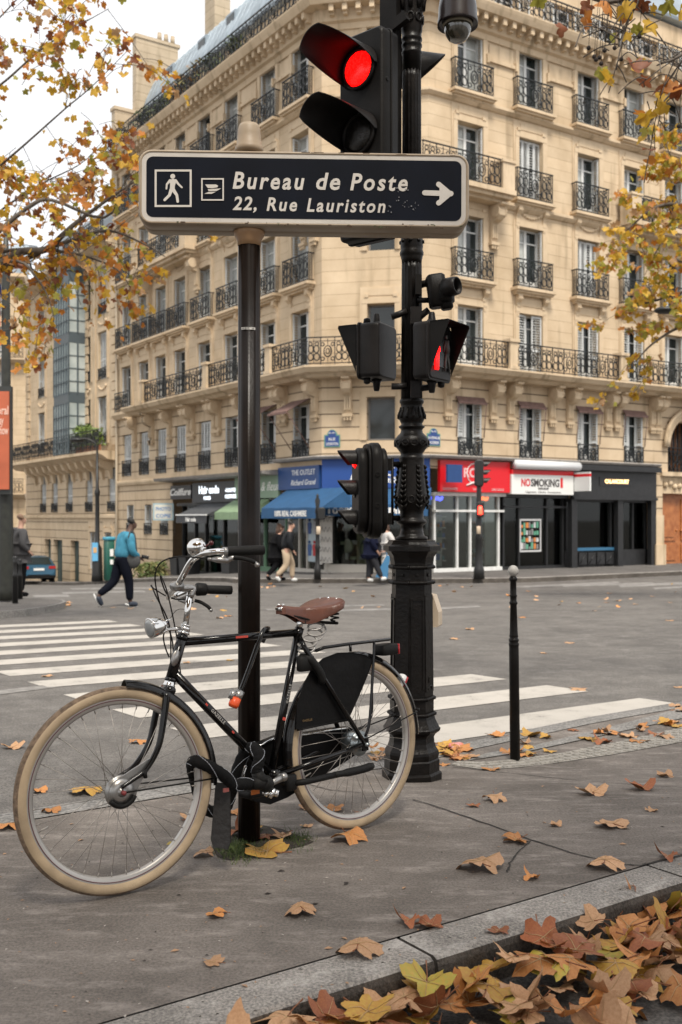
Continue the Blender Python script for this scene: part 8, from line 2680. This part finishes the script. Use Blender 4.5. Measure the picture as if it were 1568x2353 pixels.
named = [
    (615, 1950, 128, 4, 2, 60, 'largest yellow leaf, standing up against the foot of the sign post', .0), (500, 2098, 66, 0, 1, 80, 'lone amber leaf between front wheel and kerb', 0),
    (690, 2094, 88, 1, 0, 20, 'tan leaf doubled over with a smaller brown one on top, before the kerb', 0), (823, 2184, 122, 1, 0, -10, 'broad tan leaf lying across the kerb joint line near bottom middle', 0),
    (940, 2116, 66, 7, 3, 100, 'curled red-brown leaf with long stalk beside a flat brown one near the kerb', 0), (988, 2124, 76, 6, 3, 30, 'flat brown leaf touching the kerbstone edge', 0),
    (493, 2208, 60, 4, 0, 70, 'small ragged leaf at lower left of the pavement', 0), (1105, 1990, 116, 5, 0, 5, 'arched tan leaf bridging over its own shadow mid-pavement', 0),
    (1223, 2016, 44, 7, 1, 40, 'small curled leaf right of the arched tan leaf', 0), (1390, 1988, 96, 1, 0, -20, 'wide tan leaf lying just before the kerb at right', 0),
    (1535, 1968, 56, 7, 3, 90, 'rolled leaf at the right edge by the kerb corner', 0), (1187, 1927, 76, 4, 1, 120, 'torn orange leaf lying on the long pavement crack', 0),
    (1408, 1893, 90, 8, 0, 15, 'flat pale leaf with stalks both ways at right middle', 0), (1362, 1820, 78, 6, 0, -5, 'flat tan leaf below the tactile paving', 0),
    (1475, 1810, 74, 2, 3, 10, 'dark folded brown leaf at the right side of the pavement', 0), (1530, 1782, 48, 6, 0, 30, 'narrow tan leaf near the right picture edge', 0),
    (1137, 1835, 58, 5, 0, 170, 'humped tan leaf right of the lamp post base', 0), (1498, 1860, 34, 3, 0, 0, 'small tan leaf at right beyond the crack', 0),
    (1278, 1895, 36, 6, 0, 20, 'thin pale leaf scrap just above the crack', 0), (1088, 1850, 36, 8, 3, 10, 'thin brown leaf strip right of the rear wheel', 0),
    (800, 1925, 92, 5, 1, 200, 'crumpled orange leaf under the rear wheel', 0), (832, 1868, 46, 3, 3, 60, 'red-brown leaf seen through the rear wheel', 0),
    (765, 1857, 60, 6, 1, 10, 'orange leaf seen through the spokes at left of the rear wheel', 0), (702, 1856, 40, 6, 0, -30, 'tan leaf between sign post and rear wheel', 0),
    (118, 1864, 48, 5, 1, 20, 'arched orange leaf seen through the front wheel at left', 0), (20, 1898, 70, 1, 1, 20, 'orange leaf at the left edge beside the front tyre', 0),
    (405, 1942, 48, 4, 4, 150, 'green-yellow leaf seen through the lower right of the front wheel', 0), (470, 1962, 56, 5, 0, 40, 'tan leaf peeping from behind the front tyre', 0),
    (440, 1880, 66, 6, 0, -20, 'pale leaf behind the front wheel near the chain lock', 0), (540, 1866, 44, 3, 1, 60, 'orange leaf between mudflap and sign post', 0),
    (555, 1915, 60, 7, 3, 20, 'rust leaf at the left foot of the sign post', 0), (610, 1922, 55, 1, 3, 70, 'dark rust leaf behind the large yellow leaf', 0), (650, 1918, 60, 6, 0, 140, 'brownish pink leaf behind the large yellow leaf at right', 0),
    (1145, 2138, 62, 8, 3, 20, 'thin flat brown leaf lying on the granite kerbstone', 0), (705, 1897, 32, 8, 0, 10, 'tiny leaf scrap near the grass tuft', 0),
    (583, 1905, 45, 5, 2, 10, 'upright yellow leaf touching the right of the sign post', 0)]
for (x, y, w_, k, m_i, rz, lab, _) in named:
    leaf_at(x, y, w_, k, m_i, rz, lab)
leaf_at(195, 1818, 84, 1, 2, 10, 'pale yellow leaf on the road seen through the front wheel', g_road)
leaf_at(90, 1818, 44, 5, 1, 30, 'orange leaf on the road at far left of the front wheel', g_road)
leaf_at(318, 1704, 52, 1, 1, -10, 'orange leaf on the dark road above the front hub', g_road)
leaf_at(30, 1716, 56, 6, 0, 5, 'flat tan leaf on the road at the left edge', g_road)
# scatter on the crossing-side kerb, the far road and in the gutter heap
for i in range(40):
    t_ = rl_.random()
    x = 1005 + 590 * t_; y = 1738 - 78 * t_ + rl_.gauss(0, 16 + 10 * t_)
    leaf_at(x, max(1620, y), rl_.uniform(26, 58), rl_.randrange(10), rl_.choice([0, 0, 1, 1, 3, 2]), rl_.uniform(0, 360), 'autumn leaf in the band of leaves along the dropped kerb by the bollard', g_side, 'leaves along the dropped kerb', .8)
for i in range(12):
    leaf_at(rl_.uniform(1005, 1060), rl_.uniform(1712, 1742), rl_.uniform(36, 60), rl_.randrange(10), rl_.choice([1, 1, 3, 2]), rl_.uniform(0, 360), 'orange leaf in the small drift right of the lamp post base', g_side, 'leaves drifted by the lamp post')
for i in range(6):
    leaf_at(rl_.uniform(848, 890), rl_.uniform(1715, 1760), rl_.uniform(26, 44), rl_.randrange(10), rl_.choice([1, 2, 0]), rl_.uniform(0, 360), 'leaf seen past the rear wheel left of the lamp post base', g_side, 'leaves left of the lamp post')
far_pts_ = [(1045, 1467), (1310, 1476), (1200, 1418), (1330, 1583), (1560, 1578), (1540, 1425), (1420, 1380), (1215, 1358), (1290, 1382), (1330, 1385), (1395, 1384), (1460, 1388), (1500, 1370), (1540, 1384), (430, 1522), (530, 1516), (110, 1552), (730, 1395), (660, 1395), (755, 1403), (525, 1415), (505, 1420), (380, 1438), (920, 1392), (1000, 1398), (960, 1375), (260, 1395), (300, 1398), (1080, 1445), (1250, 1500)]
for (x, y) in far_pts_:
    D_ = GP(x, y).y
    leaf_at(x, y, .14 / D_ * FPX * rl_.uniform(.7, 1.3), rl_.randrange(10), rl_.choice([0, 0, 1, 2]), rl_.uniform(0, 360), 'pale autumn leaf lying out on the open road', g_road, 'leaves out on the road', .45)
mbs = MB(); rows_ = [(rl_.uniform(60, 165), rl_.uniform(1384, 1397)) for _ in range(60)] + [(rl_.uniform(300, 1560), rl_.uniform(1342, 1405)) for _ in range(50)] + [(rl_.uniform(560, 640), rl_.uniform(1340, 1350)) for _ in range(14)]
for (x, y) in rows_:
    p = GP(x, y, g_road, .01); s_ = rl_.uniform(.05, .1); R_ = Euler((rl_.gauss(0, .3), rl_.gauss(0, .3), rl_.uniform(0, 6.3))).to_matrix()
    vs, fs = leaf_geo(rl_, rl_.uniform(-.3, .4), .2, 0, rings=(0, .6, 1))
    mbs.mat(rl_.choice([0, 0, 1, 2])).add([p + R_ @ (Vector((v[0], v[1], v[2] * .4)) * s_) for v in vs], fs, True)
tag(mbs.build('scattered_leaves', LM), 'tiny distant fallen leaves scattered over the far road', 'leaves', None, 'stuff')
def gutter_leaf(t_, s_, h, size, k, m_i, tilt=.35):
    p = KO + KT * t_ + KN * s_
    put_leaf(Vector((p.x, p.y, -.115 + h)), size, k, m_i, rl_.uniform(0, 6.28), (rl_.gauss(0, tilt), rl_.gauss(0, tilt)), 'autumn plane leaf in the thick heap of leaves in the gutter below the kerb', 'leaves heaped in the gutter')
for i in range(172):
    t_ = -.3 + 2.5 * ((i * .618034) % 1.0) if i < 146 else rl_.uniform(-.6, 3.2)
    s_ = .03 + (.46 if t_ < .9 else .38) * rl_.random() ** 1.1
    h = max(0, .075 * (1 - s_ / .5)) * rl_.uniform(.1, 1.3) + rl_.uniform(0, .03)
    gutter_leaf(t_, s_, h, rl_.uniform(.062, .11), rl_.randrange(10), rl_.choice([0, 0, 0, 1, 1, 1, 2, 2, 3, 4]), .24)
for (x, y, w_, k, m_i, rz, lab, hh) in ((1285, 2230, 170, 1, 4, 30, 'big green-gold leaf on top of the gutter heap', .06), (1120, 2275, 150, 0, 2, -20, 'big amber leaf in the middle of the gutter heap', .055), (930, 2315, 140, 1, 0, 10, 'pale tan leaf at the left front of the gutter heap', .05), (1445, 2190, 105, 5, 0, 40, 'crumpled tan leaf at the right end of the gutter heap', .03),
                                  (1500, 2090, 120, 7, 1, 60, 'upturned orange leaf leaning on the kerb at the right edge', .05), (1400, 2110, 90, 4, 3, 20, 'dark rust leaf standing against the kerb face', .05), (1180, 2335, 120, 4, 4, 80, 'green-gold leaf at the bottom edge of the heap', .03), (800, 2330, 110, 5, 1, 0, 'orange leaf at the far left tip of the gutter heap', .02)):
    p = GP(x, y, lambda X, Y: -.115 + hh)
    put_leaf(p, w_ / FPX * p.y / 1.75, k, m_i, radians(rz), (rl_.uniform(-.3, .1), rl_.uniform(-.2, .2)), lab)
# crumbs of leaf and grit
m_ = MB()
for i in range(420):
    x, y = rl_.uniform(0, 1568), rl_.uniform(1790, 2340)
    p = GP(x, y, g_side)
    d = p - KO
    if d.dot(KN) > -.01 or -d.dot(KN) > 2.2: continue
    p = Vector((p.x, p.y, g_side(p.x, p.y) + .002)); r_ = rl_.uniform(.0015, .005) * (2.4 if rl_.random() < .12 else 1)
    a = rl_.uniform(0, 6.3); e_ = Vector((cos(a), sin(a), 0)); f_ = Vector((-sin(a), cos(a), 0))
    m_.mat(rl_.choice([0, 0, 1, 2])).add([p - e_ * r_ * 1.6, p + f_ * r_ * .7 + Vector((0, 0, r_ * .4)), p + e_ * r_ * 1.5, p - f_ * r_ * .8 + Vector((0, 0, r_ * .2))], [(0, 1, 2, 3)])
tag(m_.build('leaf_litter', [mat('litter_tan', (.36, .22, .13), .8), mat('litter_dark', (.03, .022, .018), .8), mat('litter_pale', (.4, .36, .32), .8)]), 'fine crumbs of leaf and grit strewn over the pavement', 'litter', None, 'stuff')
m_ = MB(); c = GP(1050, 1722, g_side)
m_.rbox(c + Vector((0, 0, .015)), (.09, .06, .03), .012, Matrix.Rotation(.5, 3, 'Z') @ Matrix.Rotation(.3, 3, 'X'), 2)
one(m_, 'crumpled_wrapper', mat('red_white_wrapper', (.6, .04, .03), .4, col2=(.6, .55, .52), vscale=9), c, 'crumpled red and white wrapper among the leaves right of the lamp post', 'litter')
# the little square of earth and grass round the post
m_ = MB()
er = [GP(x, y, g_side, .003) for x, y in ((488, 1945), (520, 1900), (600, 1895), (650, 1905), (722, 1934), (690, 1945), (600, 1962), (530, 1976), (500, 1968))]
m_.add(er, [tuple(range(len(er)))])
tag(m_.build('earth_patch', mat('dark_earth', (.03, .022, .016), .9, var=.5, vscale=40, bump=.6)), kind='structure')
m_ = MB()
for i in range(1500):
    if rl_.random() < .72: x, y = rl_.gauss(545, 24), rl_.gauss(1955, 12)
    elif rl_.random() < .6: x, y = rl_.gauss(690, 16), rl_.gauss(1930, 7)
    else: x, y = rl_.uniform(498, 720), rl_.uniform(1900, 1962)
    p = GP(x, y, g_side); h = rl_.uniform(.008, .028); a = rl_.uniform(0, 6.3); w_ = .0012
    e_ = Vector((cos(a), sin(a), 0)); tip = Vector((rl_.gauss(0, .012), rl_.gauss(0, .012), h))
    m_.mat(rl_.choice([0, 0, 1])).add([p - e_ * w_, p + e_ * w_, p + tip * .6 + e_ * w_ * .7, p + tip], [(0, 1, 2, 3)])
tag(m_.build('grass', [mat('grass_green', (.05, .085, .018), .7), mat('grass_light', (.11, .14, .035), .7)]), 'tufts of short green grass round the foot of the sign post', 'grass', None, 'stuff')

# ================================================================== trees
M_BARK = mat('plane_bark', (.055, .042, .033), .85, col2=(.12, .10, .08), vscale=9, bump=.5, bscale=30)
def tleaf_mats():
    return [mat('crown_gold', (.58, .35, .035), .6, var=.2), mat('crown_orange', (.46, .17, .025), .6, var=.2), mat('crown_rust', (.20, .065, .025), .6, var=.2), mat('crown_olive', (.34, .31, .05), .6, var=.2), mat('crown_tan', (.42, .25, .12), .6, var=.2)]
TM_ = tleaf_mats()
for mm in TM_:
    t, b = nodes_of(mm)
    b.inputs['Subsurface Weight'].default_value = 0
    # thin leaves let light through
    o_ = [n for n in t.nodes if n.type == 'OUTPUT_MATERIAL'][0]
    tl = t.nodes.new('ShaderNodeBsdfTranslucent'); ms = t.nodes.new('ShaderNodeMixShader'); ms.inputs[0].default_value = .38
    src = b.inputs['Base Color'].links[0].from_socket
    t.links.new(src, tl.inputs['Color']); t.links.new(b.outputs[0], ms.inputs[1]); t.links.new(tl.outputs[0], ms.inputs[2]); t.links.new(ms.outputs[0], o_.inputs[0])
small_leaf = []
rt = random.Random(31)
for k in range(6):
    o8 = plane_outline(rt, 20)
    c_ = rt.uniform(-.4, .5); ph = rt.uniform(0, 6)
    small_leaf.append(([(0, 0, 0)] + [(x, y - .0, c_ * (x * x + y * y) + .35 * abs(x) * rt.uniform(.2, 1) + .1 * sin(3 * x + ph)) for x, y in o8], [(0, 1 + i, 1 + (i + 1) % 20) for i in range(20)]))
def add_leaf(mb, p, size, mi):
    vs, fs = small_leaf[rt.randrange(6)]
    # hangs down by its stalk, turned at random
    Rq = Euler((radians(rt.gauss(-75, 38)), radians(rt.gauss(0, 30)), rt.uniform(0, 6.3)), 'XYZ').to_matrix()
    k = Vector((0, .1, 0))
    mb.mat(mi).add([p + Rq @ (Vector(v) * size * .62) for v in vs], fs, True)
def tree(name, base, trunk_top, limbs, label, leaf_size, per_tip, cols_, twig=.9, group=None, spread=.35, depth=2, trunk_r=.19):
    """limbs: lists of points (with start radius) from the trunk; twigs and leaves grow along them"""
    tr = thing(name, base, label, 'tree', group)
    wb, lf = MB(), MB()
    wb.tube(smoothpts([base - Vector((0, 0, .2)), base.lerp(trunk_top, .35) + Vector((.06, .03, 0)), base.lerp(trunk_top, .7) - Vector((.05, .03, 0)), trunk_top], 4), [trunk_r * (1.25 - .055 * i) for i in range(13)], 12)
    def grow(pts, r0, lev, tl):
        sp = smoothpts(pts, 4)
        n = len(sp)
        rs = [max(.0045, r0 * (1 - .85 * i / (n - 1))) for i in range(n)]
        wb.tube(sp, rs, 7 if lev == 0 else 4)
        L_ = sum((a - b_).length for a, b_ in zip(sp, sp[1:]))
        if lev < depth:
            step = tl * (.42 if lev == 0 else .34)
            k = max(2, int(L_ / step))
            for i in range(k):
                u = (i + rt.uniform(.3, 1)) / k
                if lev == 0 and u < .12: continue
                j = min(n - 2, int(u * (n - 1)))
                p = sp[j].lerp(sp[j + 1], rt.random())
                d0 = (sp[j + 1] - sp[j]).normalized()
                d = (d0 * rt.uniform(.2, .9) + Vector((rt.gauss(0, 1), rt.gauss(0, .8), rt.gauss(.12, .75)))).normalized()
                ln = tl * rt.uniform(.5, 1.1) * (1 if lev == 0 else .6)
                e1 = p + d * ln * .5 + Vector((0, 0, rt.uniform(-.05, .1) * ln)); e2 = p + d * ln + Vector((0, 0, -rt.uniform(0, .3) * ln))
                grow([p, e1, e2], max(.005, rs[j] * .36), lev + 1, tl)
        if lev >= 1:
            for i in range((per_tip if lev == depth else per_tip // 2 + 1) if per_tip else (1 if rt.random() < .22 else 0)):
                u = rt.random() ** .6
                j = min(n - 2, int(u * (n - 1)))
                p = sp[j].lerp(sp[j + 1], rt.random()) + Vector((rt.gauss(0, .1), rt.gauss(0, .1), -rt.uniform(0, .16)))
                add_leaf(lf, p, leaf_size * rt.uniform(.6, 1.25), rt.choice(cols_))
    for pts, r0 in limbs: grow(pts, r0, 0, twig)
    wb.build('trunk', M_BARK, tr); lf.build('crown', TM_, tr)
    return tr, len(lf.f)
def PP(pts, D, dD=0.0): return [P(x, y, D + dD * i / max(1, len(pts) - 1)) for i, (x, y) in enumerate(pts)]
b0 = P(-330, HY, 15.0); b0.z = g_road(b0.x, b0.y) + .12
top = P(-300, 640, 15.0)
MIX = [0, 0, 0, 1, 1, 2, 3, 4]
_, n1 = tree('plane_tree', b0, top, [
    ([top] + PP([(-120, 660), (0, 604), (55, 578), (105, 574), (150, 535), (178, 510), (260, 450), (320, 410)], 15.0), .085),
    ([top] + PP([(-60, 640), (100, 576), (165, 552), (250, 530), (330, 560), (380, 590)], 15.0, 1.0), .05),
    ([top] + PP([(-120, 500), (-20, 400), (60, 330), (150, 250), (210, 200), (290, 120)], 15.2, -1.5), .026),
    ([top] + PP([(-160, 400), (-60, 250), (20, 180), (100, 110), (180, 60), (250, 20)], 15.0, -1.0), .028),
    ([top] + PP([(-200, 300), (-80, 120), (0, 40), (70, -30), (150, -80)], 15.5, .5), .025),
    ([top] + PP([(-100, 560), (20, 470), (100, 420), (180, 380), (240, 330)], 15.8, -.8), .025),
    ([top] + PP([(-80, 620), (40, 600), (85, 640), (110, 680), (125, 730)], 14.6), .035),
    ([top] + PP([(-120, 640), (0, 580), (110, 575), (200, 590), (270, 620), (300, 660)], 15.0, .6), .04),
    ([top] + PP([(-100, 600), (60, 480), (120, 460), (240, 500), (300, 420), (335, 370)], 14.6), .045)],
    'plane tree with thinning gold and rust leaves reaching in from the left', .135, 9, MIX, 1.0)
b0 = P(1950, HY, 21.0); b0.z = g_road(b0.x, b0.y)
top = P(1900, 650, 21.0)
_, n2 = tree('plane_tree', b0, top, [
    ([top] + PP([(1750, 560), (1650, 500), (1560, 470), (1500, 480), (1440, 530)], 21.0), .09),
    ([top] + PP([(1760, 640), (1660, 620), (1570, 600), (1500, 590), (1440, 580)], 21.0, -.6), .08),
    ([top] + PP([(1740, 760), (1650, 760), (1570, 750), (1500, 790), (1462, 830)], 21.3), .07),
    ([top] + PP([(1760, 690), (1660, 690), (1580, 670), (1510, 690), (1470, 700)], 20.5, .8), .07),
    ([top] + PP([(1740, 480), (1660, 400), (1600, 380), (1550, 370), (1530, 330)], 21.0), .06)],
    'plane tree with dense yellow-brown leaves coming in from the right edge', .16, 15, [0, 0, 0, 0, 1, 4, 3, 3], .95)
# the nearer branch at the top right, with larger leaves and seed balls
b0 = P(2350, HY, 7.5); b0.z = g_side(b0.x, b0.y)
top = P(2250, 60, 7.5)
tr3, n3 = tree('plane_tree', b0, top, [
    ([top] + PP([(1950, -80), (1700, -90), (1560, -60), (1480, -20), (1400, 5), (1330, -15)], 7.5), .05),
    ([top] + PP([(1950, 0), (1720, 60), (1620, 90), (1560, 130), (1510, 150)], 7.5, -.3), .035),
    ([top] + PP([(2000, 120), (1720, 200), (1600, 190), (1545, 215), (1520, 240)], 7.6), .03),
    ([top] + PP([(1900, -120), (1660, -80), (1500, -30), (1440, 60), (1420, 110)], 7.4), .014)],
    'nearer plane tree whose bare twigs and few large leaves hang in at the top right', .15, 0, [0, 0, 1, 2, 3], .42, spread=.2, trunk_r=.24)
m_ = MB(); lf = MB()
for (x, y) in ((1384, 68), (1353, 110), (1366, 130), (1378, 132), (1382, 146), (1390, 116), (1413, 110), (1428, 136), (1370, 137), (1560, 290), (1470, 84)):
    c = P(x, y, 7.4); m_.ball(c, .0165, 9, 6); m_.tube([c, c + Vector((.01, 0, .16)), c + Vector((.03, 0, .4))], .0022, 4)
for (x, y, mi, s_) in ((1394, 180, 0, .17), (1382, 165, 3, .12), (1484, 270, 0, .16), (1345, 45, 1, .15), (1350, 16, 2, .12), (1465, 150, 0, .13), (1533, 12, 3, .19), (1520, 245, 0, .16), (1518, 205, 2, .16), (1548, 205, 1, .17), (1290, 65, 2, .12), (1465, 65, 3, .11), (1240, 2, 3, .14), (1395, 12, 1, .16), (1475, 10, 2, .14), (1560, 210, 2, .15), (1562, 30, 0, .15)):
    add_leaf(lf, P(x, y, 7.4), s_, mi); 
    if rt.random() < .5: add_leaf(lf, P(x + rt.uniform(-8, 8), y + rt.uniform(-4, 12), 7.4), s_ * .7, mi)
m_.build('seed_ball', mat('dark_seed_ball', (.03, .022, .018), .9, bump=.8, bscale=200), tr3); lf.build('leaf_spray', TM_, tr3)
# trees on the pavement behind and beside the viewer: they throw the foreground into softer light
def shade_tree(x, y, h, r, n, label):
    b0 = Vector((x, y, 0)); top = Vector((x, y, h * .5))
    tr = thing('plane_tree', b0, label, 'tree')
    wb, lf = MB(), MB()
    wb.tube([b0 - Vector((0, 0, .2)), b0.lerp(top, .5) + Vector((.08, 0, 0)), top, top + Vector((.1, .1, h * .3))], [.28, .24, .2, .1], 12)
    for k in range(9):
        a = k * 2.4; e_ = Vector((x + r * .75 * cos(a), y + r * .75 * sin(a), h * .72 + rt.uniform(-.6, 1.5)))
        wb.tube(smoothpts([top - Vector((0, 0, .4)), top.lerp(e_, .5) + Vector((0, 0, .5)), e_], 4), [.1 - .01 * i for i in range(9)], 6)
    for i in range(n):
        d = Vector((rt.gauss(0, 1), rt.gauss(0, 1), rt.gauss(0, 1))).normalized() * r * rt.random() ** .4
        p = Vector((x, y, h * .75)) + Vector((d.x, d.y, d.z * .6))
        s_ = rt.uniform(.25, .5); Rq = Euler((rt.uniform(-1.2, 1.2), rt.uniform(-1.2, 1.2), rt.uniform(0, 6.3))).to_matrix()
        vs, fs = small_leaf[rt.randrange(6)]
        lf.mat(rt.choice(MIX)).add([p + Rq @ (Vector(v) * s_) for v in vs], fs, True)
    wb.build('trunk', M_BARK, tr); lf.build('crown', TM_, tr)
shade_tree(-3.2, -2.6, 9.5, 4.2, 1000, 'plane tree standing behind the viewer on the left')
shade_tree(4.6, -1.8, 9.5, 4.2, 1000, 'plane tree standing behind the viewer on the right')
shade_tree(.5, -8.5, 10, 5.0, 1000, 'plane tree further behind the viewer')
